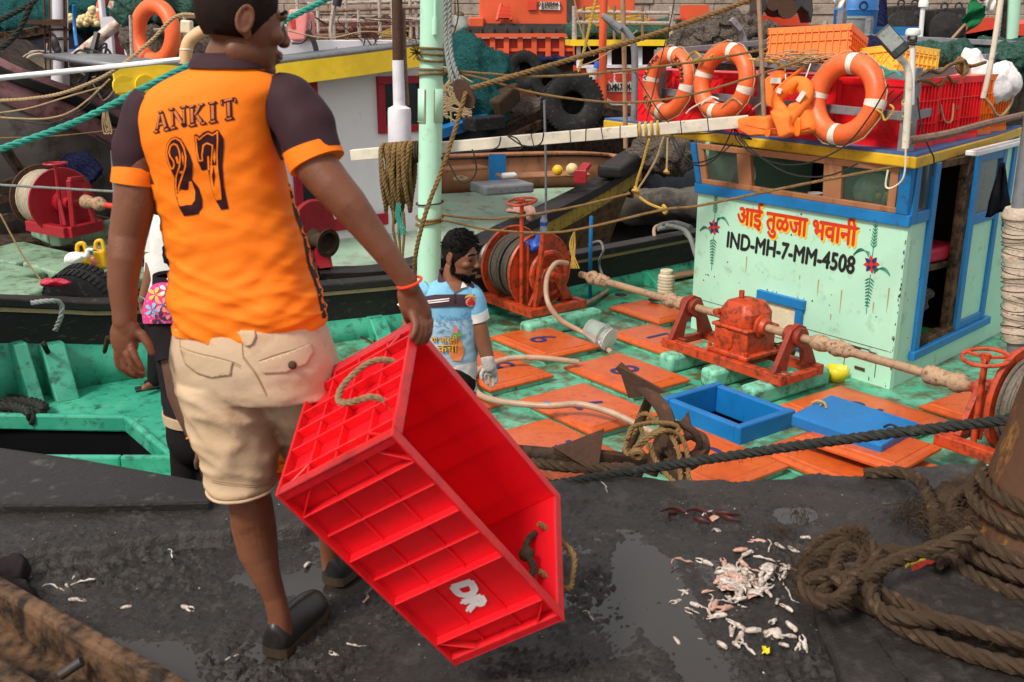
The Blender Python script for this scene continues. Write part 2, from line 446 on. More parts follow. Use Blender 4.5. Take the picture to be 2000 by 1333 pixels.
M('net_blue',(0.025,0.03,0.09),0.9,d=(0.012,0.015,0.04),da=0.5,ds=14,bump=0.9,bs=80,bd=0.03,spec=0.06)
M('barge_red',(0.6,0.05,0.018),0.5,d=(0.35,0.045,0.02),da=0.32,ds=1.5,bump=0.1,bs=6)
M('barge_orange',(0.66,0.09,0.025),0.5,d=(0.45,0.07,0.025),da=0.25,ds=1.2,bump=0.1,bs=6)
M('barge_rust',(0.13,0.055,0.03),0.7,d=(0.05,0.03,0.02),da=0.6,ds=1.5,bump=0.3,bs=8,spec=0.2)
M('barge_dark',(0.045,0.042,0.04),0.65,d=(0.09,0.075,0.06),da=0.4,ds=2,spec=0.2)
M('boat_red',(0.66,0.055,0.02),0.45,d=(0.4,0.04,0.02),da=0.2,ds=3)
M('stone',(0.33,0.27,0.22),0.85,d=(0.2,0.16,0.13),da=0.45,ds=0.9,bump=0.8,bs=5,bd=0.05,d2=(0.42,0.36,0.3),spec=0.15)
M('grey_hull',(0.1,0.09,0.082),0.7,d=(0.045,0.038,0.032),da=0.5,ds=1.5,bump=0.5,bs=12,d2=(0.012,0.045,0.12),c2=(0.13,0.115,0.1),spec=0.2)
M('pink_strake',(0.42,0.22,0.24),0.65,d=(0.2,0.08,0.05),da=0.45,ds=3,bump=0.3,d2=(0.1,0.1,0.2),spec=0.2)
M('maroon_hull',(0.28,0.06,0.07),0.6,d=(0.15,0.05,0.05),da=0.4,ds=3,spec=0.2)
M('navy_hull',(0.02,0.024,0.035),0.55,d=(0.05,0.04,0.035),da=0.4,ds=3,spec=0.2)
M('planked_hull',(0.17,0.105,0.045),0.65,d=(0.05,0.035,0.02),da=0.5,ds=3,bump=0.5,bs=14,spec=0.2)
M('yellow_strake',(0.42,0.29,0.02),0.6,d=(0.1,0.065,0.02),da=0.5,ds=5)
M('pale_deck',(0.3,0.47,0.35),0.5,d=(0.22,0.17,0.1),da=0.42,ds=1.6,bump=0.3,c2=(0.4,0.52,0.4))
M('moss_hatch',(0.17,0.3,0.19),0.6,d=(0.09,0.11,0.06),da=0.45,ds=4,bump=0.4,c2=(0.23,0.37,0.26))
M('rail_brown',(0.22,0.13,0.09),0.7,d=(0.1,0.06,0.04),da=0.5,ds=12)
M('rail_pale',(0.42,0.36,0.32),0.6,d=(0.2,0.12,0.08),da=0.5,ds=12)
M('bamboo',(0.33,0.2,0.12),0.65,d=(0.16,0.09,0.05),da=0.4,ds=10)
M('black_iron',(0.025,0.024,0.025),0.55,d=(0.06,0.05,0.045),da=0.4,ds=5,bump=0.3,spec=0.2)
M('glass',(0.55,0.68,0.62),0.03,trans=0.95,bump=0,var=0.02,spec=0.6)
M('dark_glass',(0.03,0.04,0.042),0.08,bump=0)
M('clear_plastic',(0.75,0.77,0.75),0.2,trans=0.75,bump=0)
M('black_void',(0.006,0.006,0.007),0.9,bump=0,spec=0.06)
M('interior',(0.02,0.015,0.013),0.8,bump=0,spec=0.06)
M('skin',(0.165,0.06,0.03),0.42,d=(0.115,0.04,0.02),da=0.4,ds=5,bump=0.35,bs=220,var=0.14,bd=0.0015,spec=0.35,sss=0.12,c2=(0.2,0.078,0.042))
M('skin_warm',(0.215,0.09,0.05),0.46,d=(0.2,0.08,0.042),da=0.35,ds=10,bump=0.2,bs=180,bd=0.001,spec=0.3,sss=0.1)
M('skin_dark',(0.11,0.055,0.036),0.5,d=(0.08,0.04,0.026),da=0.35,ds=10,bump=0.1,bs=180,bd=0.001)
M('hair',(0.008,0.007,0.007),0.55,bump=0.7,bs=160,bd=0.004,spec=0.06)
M('hair_fade',(0.018,0.011,0.009),0.7,d=(0.05,0.024,0.016),da=0.3,ds=40,bump=0.2,bs=200,bd=0.001,spec=0.06)
M('eye_white',(0.6,0.56,0.52),0.25,bump=0)
M('lip',(0.2,0.07,0.055),0.45,bump=0.1)
M('jersey_orange',(0.92,0.205,0.012),0.6,var=0.05,bump=0.15,bs=14,bd=0.008,d=(0.9,0.2,0.008),da=0.3,ds=3,spec=0.15)
M('jersey_plum',(0.045,0.024,0.03),0.6,bump=0.12,bs=20,bd=0.006,spec=0.06)
M('print_plum',(0.035,0.012,0.016),0.6,bump=0,spec=0.06)
M('print_tan',(0.6,0.17,0.05),0.6,bump=0,spec=0.15)
M('khaki',(0.5,0.36,0.23),0.8,d=(0.4,0.26,0.16),da=0.35,ds=4,bump=0.25,bs=40,c2=(0.56,0.42,0.29),spec=0.15)
M('khaki_seam',(0.36,0.24,0.145),0.85,spec=0.15)
M('shoe_black',(0.014,0.013,0.013),0.4,d=(0.06,0.05,0.04),da=0.3,ds=14,bump=0.15)
M('shoe_sole',(0.05,0.032,0.016),0.55,d=(0.03,0.025,0.02),da=0.5,ds=14)
M('red_thread',(0.85,0.06,0.02),0.8,spec=0.15)
M('shirt_sky',(0.2,0.47,0.68),0.7,d=(0.12,0.33,0.55),da=0.4,ds=9,bump=0.2,bs=18,bd=0.008,spec=0.15)
M('shirt_pale',(0.36,0.55,0.7),0.7,d=(0.3,0.48,0.64),da=0.4,ds=12,bump=0.2,bs=18,bd=0.008,spec=0.15)
M('shirt_plum',(0.07,0.04,0.055),0.7,bump=0.2,bs=18,spec=0.06)
M('shirt_white',(0.76,0.74,0.73),0.75,d=(0.62,0.6,0.6),da=0.3,ds=6,bump=0.25,bs=16,bd=0.01,spec=0.15)
M('shirt_black',(0.02,0.016,0.018),0.75,bump=0.2,bs=16,spec=0.06)
M('floral_pink',(0.6,0.04,0.2),0.7,d=(0.7,0.3,0.35),da=0.4,ds=30,d2=(0.5,0.02,0.14),bump=0.1,spec=0.15)
M('print_gold',(0.75,0.4,0.05),0.6,bump=0)
M('print_orange',(0.75,0.22,0.06),0.6,bump=0)
M('print_green',(0.15,0.38,0.1),0.6,bump=0)
M('glove',(0.5,0.47,0.44),0.85,d=(0.3,0.28,0.26),da=0.4,ds=25,spec=0.15)
M('trousers_black',(0.016,0.014,0.015),0.8,bump=0.3,bs=20,spec=0.06)
M('trousers_beige',(0.5,0.44,0.35),0.8,spec=0.15)
M('sign_white',(0.72,0.68,0.62),0.5,d=(0.5,0.44,0.38),da=0.25,ds=5)
M('paint_black',(0.012,0.012,0.012),0.5,bump=0)
M('paint_red',(0.62,0.03,0.012),0.5,bump=0,d=(0.45,0.02,0.01),da=0.3,ds=20)
M('paint_yellow',(0.85,0.5,0.02),0.5,bump=0)
M('paint_navy',(0.012,0.022,0.13),0.55,bump=0,d=(0.2,0.06,0.06),da=0.32,ds=25)
M('paint_leaf',(0.01,0.2,0.13),0.5,bump=0)
M('paint_white',(0.75,0.7,0.7),0.5,bump=0)
M('rust_stain',(0.42,0.3,0.1),0.6,bump=0)
M('crab_shell',(0.5,0.42,0.36),0.45,d=(0.16,0.1,0.075),da=0.5,ds=28,bump=0.4,bs=120,c2=(0.64,0.58,0.53))
M('crab_pink',(0.42,0.23,0.18),0.45,d=(0.6,0.45,0.38),da=0.45,ds=45,bump=0.2)
M('sack_white',(0.72,0.71,0.72),0.6,bump=0.4,bs=18,bd=0.02,d=(0.55,0.52,0.5),da=0.25,ds=6)
M('bag_blue',(0.015,0.1,0.5),0.3,bump=0.4,bs=30,bd=0.01)
M('barrel_blue',(0.012,0.13,0.4),0.45,bump=0.1)
M('flag_green',(0.008,0.12,0.045),0.75,bump=0.2,spec=0.15)
M('flag_white',(0.68,0.64,0.6),0.75,bump=0.2,spec=0.15)
M('cloth_black',(0.008,0.009,0.014),0.85,bump=0.3,bs=18,spec=0.06)
M('cloth_rag',(0.45,0.25,0.21),0.85,bump=0.5,bs=30,bd=0.01,spec=0.15)
M('can_pink',(0.75,0.25,0.24),0.5,d=(0.6,0.15,0.15),da=0.3,ds=12)
M('vent_tan',(0.7,0.42,0.22),0.6,d=(0.5,0.26,0.12),da=0.3,ds=14)
M('float_cream',(0.7,0.55,0.28),0.5,d=(0.5,0.32,0.12),da=0.4,ds=8)
M('scoop_yellow',(0.75,0.6,0.02),0.4)
M('jerry_yellow',(0.8,0.45,0.01),0.4)
M('egret',(0.82,0.82,0.82),0.8,bump=0.3,bs=60,spec=0.15)
M('plaid',(0.05,0.045,0.05),0.85,d=(0.3,0.28,0.25),da=0.4,ds=30,spec=0.06)
M('turf',(0.02,0.16,0.03),0.9,bump=0.6,bs=120,spec=0.06)
M('bedding_red',(0.42,0.01,0.04),0.5)
M('fruit',(0.8,0.5,0.03),0.5)
M('seaweed',(0.06,0.012,0.012),0.5)
M('bottle_water',(0.55,0.65,0.72),0.15,trans=0.6,bump=0)
M('cap_blue',(0.02,0.08,0.45),0.4)
for k_,s_,ax_ in(('planked_hull',2.2,'Z'),('brown_wood',8,'X')):
 wave(MATS[k_],s_,ax_,0.4,0.01,distort=2.0)
for k_ in('net_teal','net_green','net_red','net_blue','net_grey'):
 wave(MATS[k_],9,'DIAGONAL',0.7,0.02,distort=9.0)
# setting: water, quay, far stone wall
U,W_=V((-0.59,0.8074,0)),V((0.8074,0.59,0))
FR=(U,W_,Z3)
DK=-1.1
def B(a,b,z=0):return U*a+W_*b+Z3*z
def flat(name,pts,z,mat):
 m=MB();m.add([V((x,y,z))for x,y in pts],[tuple(range(len(pts)))]);return m.build(name,mat,smooth=0)
struct(flat('water',[(-120,-20),(120,-20),(120,130),(-120,130)],-2.0,'harbour_water'))
def fbm(x,y,f,oct_=4,seed=0.0):
 return noise.fractal(V((x*f,y*f,seed)),1.0,2.1,oct_)
EDGE=[(-6,3.75),(-3.0,3.55),(-1.75,3.38),(-1.2,3.25),(-0.55,3.22),(0.25,3.34),(0.8,3.31),(1.5,3.42),(2.2,3.5),(6,3.7)]
def edge_y(x):
 for(a,b),(c,d)in zip(EDGE,EDGE[1:]):
  if a<=x<=c:return b+(d-b)*(x-a)/(c-a)
 return 3.5
PUD=[(-0.03,1.74,0.3,0.18),(0.3,1.78,0.16,0.1),(-0.95,2.18,0.38,0.14),(-1.1,2.0,0.2,0.12),(0.36,2.62,0.07,0.22),(0.45,2.45,0.08,0.34),(0.52,2.05,0.07,0.25),(-0.5,2.62,0.3,0.07),(0.16,1.98,0.17,0.1),(0.75,1.7,0.12,0.1),(-0.35,1.72,0.16,0.1),(-0.6,2.95,0.2,0.1),(0.95,3.05,0.08,0.07),(0.78,1.95,0.11,0.12)]
def ground_h(x,y):
 lo=fbm(x,y,1.3,3,3.0)*0.012
 h=lo+fbm(x,y,9,3,1.0)*0.007
 edge_=max(0.25,min(1.0,(edge_y(x)-y)/0.5))
 pt=max(0.0,min(1.0,0.55+1.6*fbm(x,y,2.3,3,12.0)))
 h+=max(0.0,fbm(x,y*1.5,44,3,9.0))*0.027*pt*edge_+max(0.0,fbm(x,y*0.8,95,2,5.0))*0.012*(.75+pt)*edge_
 for a,b,rx,ry in PUD:
  q=((x-a)/rx)**2+((y-b)/ry)**2+fbm(x,y,7,3,2.0)*0.8
  if q<1.6:h-=0.020*max(0,min(1,1.3-q))
 ly=2.66+(x+1.53)*0.295+fbm(x,y,5,3,7.0)*0.025
 if x<-0.25:
  s_=max(0.0,min(1.0,(y-ly)/0.018))*max(0.0,min(1.0,(-0.25-x)/0.2));h=h*(1-.5*s_)+0.042*s_-0.012*math.exp(-((y-ly+.03)/.03)**2)
 e=edge_y(x)+fbm(x,0,4,3,4.0)*0.04-y
 if e<0.12:h+=0.012*(0.12-e)/0.12-max(0,0.03-e)*1.2
 return h+0.006
m=MB();NX,NY=640,300
rows=[]
for j in range(NY+1):
 t=j/NY;R=[]
 for i in range(NX+1):
  x=-2.3+5.3*i/NX;e=edge_y(x)+fbm(x,0,4,3,4.0)*0.04
  y=1.05+(e-1.05)*t
  R.append(V((x,y,ground_h(x,y))))
 rows.append(R)
rows.append([V((p.x,p.y+0.015,-0.09+fbm(p.x,0,8,2,8)*0.02))for p in rows[-1]])
rows.append([V((p.x,p.y-0.03,-2.6))for p in rows[-1]])
m.sheet(rows)
far=MB()
far.add([V(p)for p in((-60,-20,-0.01),(60,-20,-0.01),(60,1.05,-0.01),(-60,1.05,-0.01))],[(0,1,2,3)])
far.bx((-31.15,2.3,-1.31),57.7,2.8,2.6);far.bx((31.5,2.3,-1.31),57,2.8,2.6)
struct(far.build('quay_apron','wet_tar',smooth=0))
struct(m.build('quay','mud',smooth=80))
pm=MB();pm.sheet([[V((-2.3+5.3*i/60,1.05+2.1*j/30,-0.0005))for i in range(61)]for j in range(31)])
struct(pm.build('puddle','puddle_water',smooth=0))
poly=[on(1592,1172,0.05),on(1600,1215,0.05),on(1625,1270,0.05),on(1650,1345,0.05),V((0.95,1.3,0.05)),V((2.6,1.3,0.05)),V((2.6,2.8,0.05)),V((1.5,2.72,0.05)),on(1700,1120,0.05),on(1640,1150,0.05)]
m=MB();m.prism([p-Z3*0.09 for p in poly],Z3*0.09)
struct(m.build('bollard_pad','mud',smooth=0,bev=0.02))
rows=[[V((x,y,.052+.5*fbm(x,y,20,4,2)*.012+max(0,fbm(x,y,50,3,9))*.012))for x in np.linspace(1.0,2.5,130)]for y in np.linspace(1.32,2.6,110)]
m=MB();m.sheet([[p+X3*(.10*(2.6-p.y)/1.3-.08)*(1-(p.x-1)/1.5)for p in R]for R in rows]);struct(m.build('bollard_pad_mud','mud',smooth=80))
t=thing('stone_wall','long weathered beige stone harbour wall closing the view at the back','wall',(0,47,-2.5))
m=MB();m.bx((0,47.8,1.3),110,1.4,7.6);m.build('core','stone',t,smooth=0)
m=MB();random.seed(11)
for k in range(16):
 z=-2.1+k*0.46;x=-16+random.random()
 while x<30:
  w=random.uniform(0.9,3.2)
  m.bx((x+w/2,47.05+random.uniform(-0.03,0.09),z+0.22),w-0.01,0.2,0.45);x+=w
m.build('stone_facing','stone',t,smooth=0,bev=0.03,seg=1)
# the mint fishing boat: hull, deck, bulwark
boat=thing('fishing_boat','mint green fishing trawler with black gunwale moored along the quay','boat',B(6,5,DK))
gun=[(-260,590,-0.12),(-60,578,-0.25),(110,583,-0.38),(220,586,-0.45),(420,573,-0.5),(620,553,-0.55),(790,538,-0.58),(950,516,-0.6),(1112,494,-0.6),(1350,451,-0.6),(1560,415,-0.6),(1800,374,-0.58),(2100,320,-0.5)]
G=cr([on(a,b,z)for a,b,z in gun],5)
m=MB();m.sweep([p+Z3*0.0 for p in G],0.2,0.07,off=0.0);m.build('gunwale','tarred_wood',boat,smooth=30,bev=0.012)
m=MB();m.sweep([p-Z3*0.072 for p in G],0.11,0.035,off=0.02);m.build('rubbing_strip','rope_tan',boat,smooth=30)
m=MB();m.sweep([p-Z3*0.109 for p in G],0.1,0.24,off=0.0);m.build('wale','tarred_wood',boat,smooth=30)
inward=V((0.59,-0.8074,0))
m=MB();m.sheet([[p+Z3*-0.34+inward*0.02 for p in G],[V((p.x,p.y,DK-0.05))+inward*0.1 for p in G]])
m.build('bulwark','teal_deck',boat,smooth=60,solid=0.05)
m=MB();m.sheet([[p+Z3*-0.1-inward*0.07 for p in G],[p+Z3*-0.7-inward*0.05 for p in G],[V((p.x,p.y,-2.3))+inward*0.35 for p in G]])
m.build('hull_side','tarred_wood',boat,smooth=60,solid=0.05)
near=[(-4.6,5.6,-0.35),(-3.6,4.4,-0.5),(-2.6,3.9,-0.62),(-1.2,3.62,-0.68),(0.4,3.7,-0.7),(2.4,3.95,-0.7),(5.5,5.2,-0.6)]
N=cr([V(p)for p in near],5)
m=MB();m.sweep(N,0.16,0.08);m.sheet([[p-Z3*0.08 for p in N],[V((p.x,p.y,-2.3))+Y3*0.25 for p in N]])
m.build('near_bulwark','tarred_wood',boat,smooth=40)
for px,py,w in((10,700,0.1),(135,690,0.17),(292,690,0.13),(570,655,0.12),(730,640,0.16),(905,600,0.1),(1310,500,0.12),(1222,512,0.12)):
 q=on(px,py,DK+0.14);g=min(G,key=lambda p:abs((p.x-q.x))+abs(p.y-q.y));i=G.index(g)
 tdir=(G[min(i+1,len(G)-1)]-G[max(i-1,0)]);tdir.z=0;tdir.normalize();nrm=V((tdir.y,-tdir.x,0))
 c=V((g.x,g.y,DK))+nrm*0.1;h=g.z-0.34-DK
 m=MB();m.loft([[c+tdir*(-w/2)+nrm*0.26,c+tdir*(w/2)+nrm*0.26,c+tdir*(w/2),c+tdir*(-w/2)],[c+tdir*(-w/2)+nrm*0.05+Z3*h,c+tdir*(w/2)+nrm*0.05+Z3*h,c+tdir*(w/2)-nrm*0.06+Z3*h,c+tdir*(-w/2)-nrm*0.06+Z3*h]])
 m.build('frame_rib','teal_deck',boat,smooth=0,bev=0.012)
hole1=[V((-5.0,6.63,DK)),on(250,840,DK),on(343,921,DK),on(240,921,DK),V((-5.0,5.85,DK))]
bc=B(4.51,5.22)
hole2=[bc+U*(i*0.345)+W_*(j*0.255)+Z3*DK for i,j in((-1,-1),(1,-1),(1,1),(-1,1))]
out=[V((p.x,p.y,DK))+inward*0.02 for p in G]+[V((p.x,p.y+0.05,DK))for p in reversed(N)]
def holed(name,mat,outer,holes,z,parent,keep=None):
 bm=bmesh.new();ed=[]
 for L in[outer]+holes:
  vs=[bm.verts.new((p.x,p.y,z))for p in L]
  ed+=[bm.edges.new((vs[i],vs[(i+1)%len(vs)]))for i in range(len(vs))]
 bmesh.ops.triangle_fill(bm,use_beauty=True,use_dissolve=False,edges=ed)
 bm.verts.index_update()
 q=MB();q.add([v.co.copy()for v in bm.verts],[[v.index for v in f.verts]if f.normal.z>0 else[v.index for v in f.verts][::-1]for f in bm.faces]);bm.free()
 return q.build(name,mat,parent,smooth=0)
holed('deck',['green_deck'],out,[hole1,hole2],DK,boat)
wl=on(560,690,DK+0.004)
well=[V((p.x,p.y,DK+0.004))+inward*0.05 for p in G[:26]]+[on(660,700,DK+.004),on(640,760,DK+.004),on(560,900,DK+.004)]+[V((p.x,p.y+0.1,DK+0.004))for p in reversed(N[:16])]
holed('well_deck',['teal_deck'],well,[[p+(p-V((-3,6.2,DK)))*0.002 for p in hole1]],DK+0.004,boat)
m=MB()
hc=hole1
for a,b in zip(hc,hc[1:]+hc[:1]):
 m.beam(a+Z3*0.05,b+Z3*0.05,0.05,0.12)
m.build('hold_coaming','teal_deck',boat,smooth=0,bev=0.015)
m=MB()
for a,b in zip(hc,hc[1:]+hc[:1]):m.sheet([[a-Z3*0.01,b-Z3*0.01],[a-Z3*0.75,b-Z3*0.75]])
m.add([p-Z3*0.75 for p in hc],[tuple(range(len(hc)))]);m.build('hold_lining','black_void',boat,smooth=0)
m=MB()
for s in(-1,1):
 m.bx(bc+U*(s*0.345)+Z3*(DK+0.02),0.06,0.58,0.22,FR)
 m.bx(bc+W_*(s*0.255)+Z3*(DK+0.017),0.63,0.06,0.214,FR)
m.build('hatch_coaming','blue_bright',boat,smooth=0,bev=0.012)
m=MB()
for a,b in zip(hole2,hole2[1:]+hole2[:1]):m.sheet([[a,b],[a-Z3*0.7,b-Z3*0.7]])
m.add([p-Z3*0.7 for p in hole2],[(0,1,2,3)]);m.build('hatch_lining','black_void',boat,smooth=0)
# loose hatch covers
def make_hatch(name,label,a,b,su,sv,num,nx=1,z=DK,group='orange fish hold hatch covers on the mint deck',rot=0.0,tsize=0.36,toff=(0,0)):
 c=B(a,b,z);t=thing(name,label,'hatch cover',c,group)
 q=Matrix.Rotation(rot,3,'Z');fr=(q@U,q@W_,Z3)
 if z==DK:
  m=MB();m.bx(c+Z3*0.01,su-0.04,sv-0.04,0.05,fr);m.build('coaming','mint_block',t,smooth=0,bev=0.01)
 def ring(w,h,zz):return[c+fr[0]*(i*w/2)+fr[1]*(j*h/2)+Z3*zz for i,j in((-1,-1),(1,-1),(1,1),(-1,1))]
 m=MB();m.loft([ring(su,sv,0.035),ring(su,sv,0.055),ring(su-0.05,sv-0.05,0.07),ring(su-0.11,sv-0.11,0.075),ring(su-0.115,sv-0.115,0.083)])
 lid=m.build('lid','hatch_orange',t,smooth=0,bev=0.006)
 if num:
  m=MB();m.text(num,tsize,c+Z3*0.0855+fr[0]*toff[0]+fr[1]*toff[1],fr[0],-fr[1],sx=1.0,bold=0.004)
  m.build('painted_number','paint_navy',lid,smooth=0)
 return t
make_hatch('hatch_cover','orange hatch cover painted 9 beside the left winch',6.67,5.23,0.80,0.62,'9')
make_hatch('hatch_cover','orange hatch cover painted 11 near the clear jar',6.10,6.12,0.84,0.56,'11',toff=(-0.05,0))
make_hatch('hatch_cover','orange hatch cover painted 8 behind the rusty anchor',5.60,5.23,0.84,0.62,'8')
make_hatch('hatch_cover','orange hatch cover painted 5 beside the man in the blue shirt',6.30,4.42,0.80,0.62,'5',toff=(-0.02,0.05))
make_hatch('hatch_cover','orange hatch cover painted 7 crossed by the hose',5.19,4.48,0.84,0.64,'7')
make_hatch('hatch_cover','orange hatch cover corner showing between crate and hose',5.92,3.78,0.62,0.5,None)
make_hatch('hatch_cover','orange hatch cover behind the lower anchor fluke',4.75,3.80,0.86,0.62,'4',toff=(-0.1,0.1))
make_hatch('hatch_cover','orange hatch cover painted 3 right of the anchor',4.06,4.50,0.84,0.66,'3')
make_hatch('hatch_cover','large orange hatch cover painted 10 beside the wheelhouse corner',3.93,6.00,0.92,0.74,'10',tsize=0.34)
make_hatch('hatch_cover','orange hatch cover under the blue lid',3.48,5.22,0.92,0.74,None)
make_hatch('hatch_cover','small orange hatch cover under the cream jug',6.85,6.72,0.72,0.5,None)
make_hatch('hatch_cover','orange hatch cover behind the end of the drive shaft',3.42,6.75,0.7,0.6,None)
t=make_hatch('hatch_cover','tilted orange hatch cover wedged under the blue lid',3.44,5.34,0.72,0.56,None,z=DK+0.10,rot=0.1)
c=B(3.60,5.42,-0.89);t=thing('hatch_cover','blue hatch lid with two rope handles lying askew on orange covers','hatch cover',c)
q=Matrix.Rotation(0.12,3,'Z')@Matrix.Rotation(0.05,3,'X');fr=(q@U,q@W_,q@Z3)
m=MB();m.bx(c,0.64,0.5,0.09,fr);m.build('lid','blue_bright',t,smooth=0,bev=0.014)
for s,mt in((-1,'rope_yellow'),(1,'cable')):
 h=c+fr[0]*(s*-0.26)+fr[2]*0.05;m=MB()
 m.tube(cr([h-fr[0]*0.05,h-fr[0]*0.03+fr[2]*0.03,h+fr[0]*0.02+fr[2]*0.03,h+fr[0]*0.06]),0.008,6);m.tube(cr([h,h+fr[1]*0.04+fr[2]*0.012,h+fr[0]*0.03+fr[1]*0.07]),0.006,5)
 m.build('handle',mt,t)
tag(MB().bx(on(1300,527,DK+0.05),0.75,0.5,0.03,FR).build('plywood_board','ply_wood',smooth=0,bev=0.004),'reddish plywood board lying on the deck beside the gunwale','board')
tag(MB().beam(on(1195,550,DK+0.09),on(1300,505,DK+0.09),0.07,0.07).build('timber','dark_timber',smooth=0,bev=0.005),'short dark timber lying along the plywood board','timber')
# mint timber skids under the winches
def skid(a,b,L,label,w=0.16):
 m=MB();m.bx(B(a,b,DK+0.075),w,L,0.15,FR)
 tag(m.build('deck_skid','mint_block',smooth=30,bev=0.035,seg=3),label,'timber block','mint painted timber skids under the deck machinery')
skid(5.55,6.0,0.78,'mint timber skid under the left end of the gearbox frame')
skid(5.08,6.0,0.78,'mint timber skid under the middle of the gearbox frame')
skid(4.62,6.0,0.9,'mint timber skid under the right end of the gearbox frame')
skid(7.95,5.66,0.75,'mint timber skid under the chrome end of the winch')
skid(7.0,5.7,0.9,'mint timber skid under the levered end of the winch')
skid(2.75,5.85,0.8,'mint timber skid under the half hidden winch')
# drive shaft and gearbox
AX=-0.62
gb=thing('gearbox','orange red cast gearbox on a steel frame driving the long shaft','machine',B(5.1,6.0,DK))
m=MB()
for b in(5.78,6.22):m.bx(B(5.1,b,DK+0.19),1.26,0.07,0.08,FR)
for a in(4.5,4.98,5.3,5.7):m.bx(B(a,6.0,DK+0.18),0.06,0.36,0.06,FR)
m.build('frame','winch_red',gb,smooth=0,bev=0.006)
for a in(4.56,5.64):
 m=MB()
 prof=[(-0.25,0.23),(-0.10,0.23),(-0.075,0.36),(0.0,0.40),(0.075,0.36),(0.10,0.23),(0.25,0.23),(0.15,0.42),(0.085,0.545),(0.0,0.58),(-0.085,0.545),(-0.15,0.42)]
 m.prism([B(a-0.02,6.0+b,DK+z)for b,z in prof],U*0.045)
 m.prism([B(a-0.1,6.0+s*0.16-0.02,DK+0.23)+W_*k for s,k in((-1,0),(-1,.04))]+[B(a+0.1,5.86,DK+0.23),B(a+0.1,5.82,DK+0.23)],Z3*0.01)
 m.rod(B(a-0.06,6,AX),B(a+0.08,6,AX),0.075,18)
 m.build('bearing_stand','winch_dark',gb,smooth=30,bev=0.006)
m=MB()
m.bx(B(5.06,6.0,DK+0.34),0.34,0.34,0.22,FR)
m.bx(B(5.06,6.0,DK+0.46),0.38,0.38,0.03,FR)
def rr(w,h,zz):return[B(5.06+i*w/2,6.0+j*h/2,DK+zz)for i,j in((-1,-.7),(-.7,-1),(.7,-1),(1,-.7),(1,.7),(.7,1),(-.7,1),(-1,.7))]
m.loft([rr(0.33,0.33,0.47),rr(0.33,0.33,0.58),rr(0.24,0.25,0.655),rr(0.12,0.12,0.67)])
m.bx(B(5.06,6.0,DK+0.25),0.42,0.42,0.04,FR)
m.build('casing','winch_red',gb,smooth=30,bev=0.012)
for s in(-1,1):
 m=MB();m.lathe([(0.0,0),(0.10,0),(0.10,0.02),(0.075,0.03),(0.06,0.06)],B(5.06+s*0.165,6.0,AX),U*s,20)
 for k in range(8):m.lathe([(0.012,0),(0.012,0.012),(0,0.013)],B(5.06+s*0.178,6.0,AX)+(W_*math.cos(k*PI/4)+Z3*math.sin(k*PI/4))*0.083,U*s,6)
 m.build('flange','winch_red',gb,smooth=30)
m=MB();m.lathe([(0.0,0),(0.095,0),(0.095,0.015),(0.07,0.022),(0,0.022)],B(5.12,5.835,DK+0.35),-W_,20)
for k in range(8):m.lathe([(0.01,0),(0.01,0.012),(0,0.013)],B(5.12,5.825,DK+0.35)+(U*math.cos(k*PI/4)+Z3*math.sin(k*PI/4))*0.08,-W_,6)
m.build('cover','winch_red',gb,smooth=30)
MB().lathe([(0.0,0),(0.022,0),(0.022,0.07),(0.0,0.07)],B(5.1,5.98,DK+0.66),Z3,8).build('breather','winch_red',gb,smooth=30);MB().lathe([(0.028,0),(0.03,0.05),(0,0.06)],B(5.2,5.85,DK+0.56),-W_,8).build('plug','winch_red',gb,smooth=30)
for i,j in((-1,-1),(1,-1),(-1,1),(1,1)):MB().lathe([(0.016,0),(0.016,0.03),(0,0.032)],B(5.06+i*0.19,6+j*0.19,DK+0.27),Z3,6).build('bolt','winch_red',gb,smooth=30)
m=MB();m.rod(B(7.1,6.0,AX),B(2.95,6.0,AX),0.032,14);m.build('shaft','shaft',gb,smooth=60)
def wrap(a0,a1,par):
 m=MB();random.seed(int(a0*100));P=[];R=[]
 n=14
 for i in range(n+1):
  s=i/n;P.append(B(a0+(a1-a0)*s,6.0,AX));R.append((0.045+0.02*abs(math.sin(s*PI*2.2))+random.uniform(-0.008,0.008))if 0<i<n else 0.035)
 m.tube(P,R,14);return m.build('cloth_wrap','bandage',par,smooth=50)
wrap(7.0,6.7,gb);wrap(5.95,5.68,gb);wrap(4.42,4.06,gb);wrap(3.5,3.16,gb)
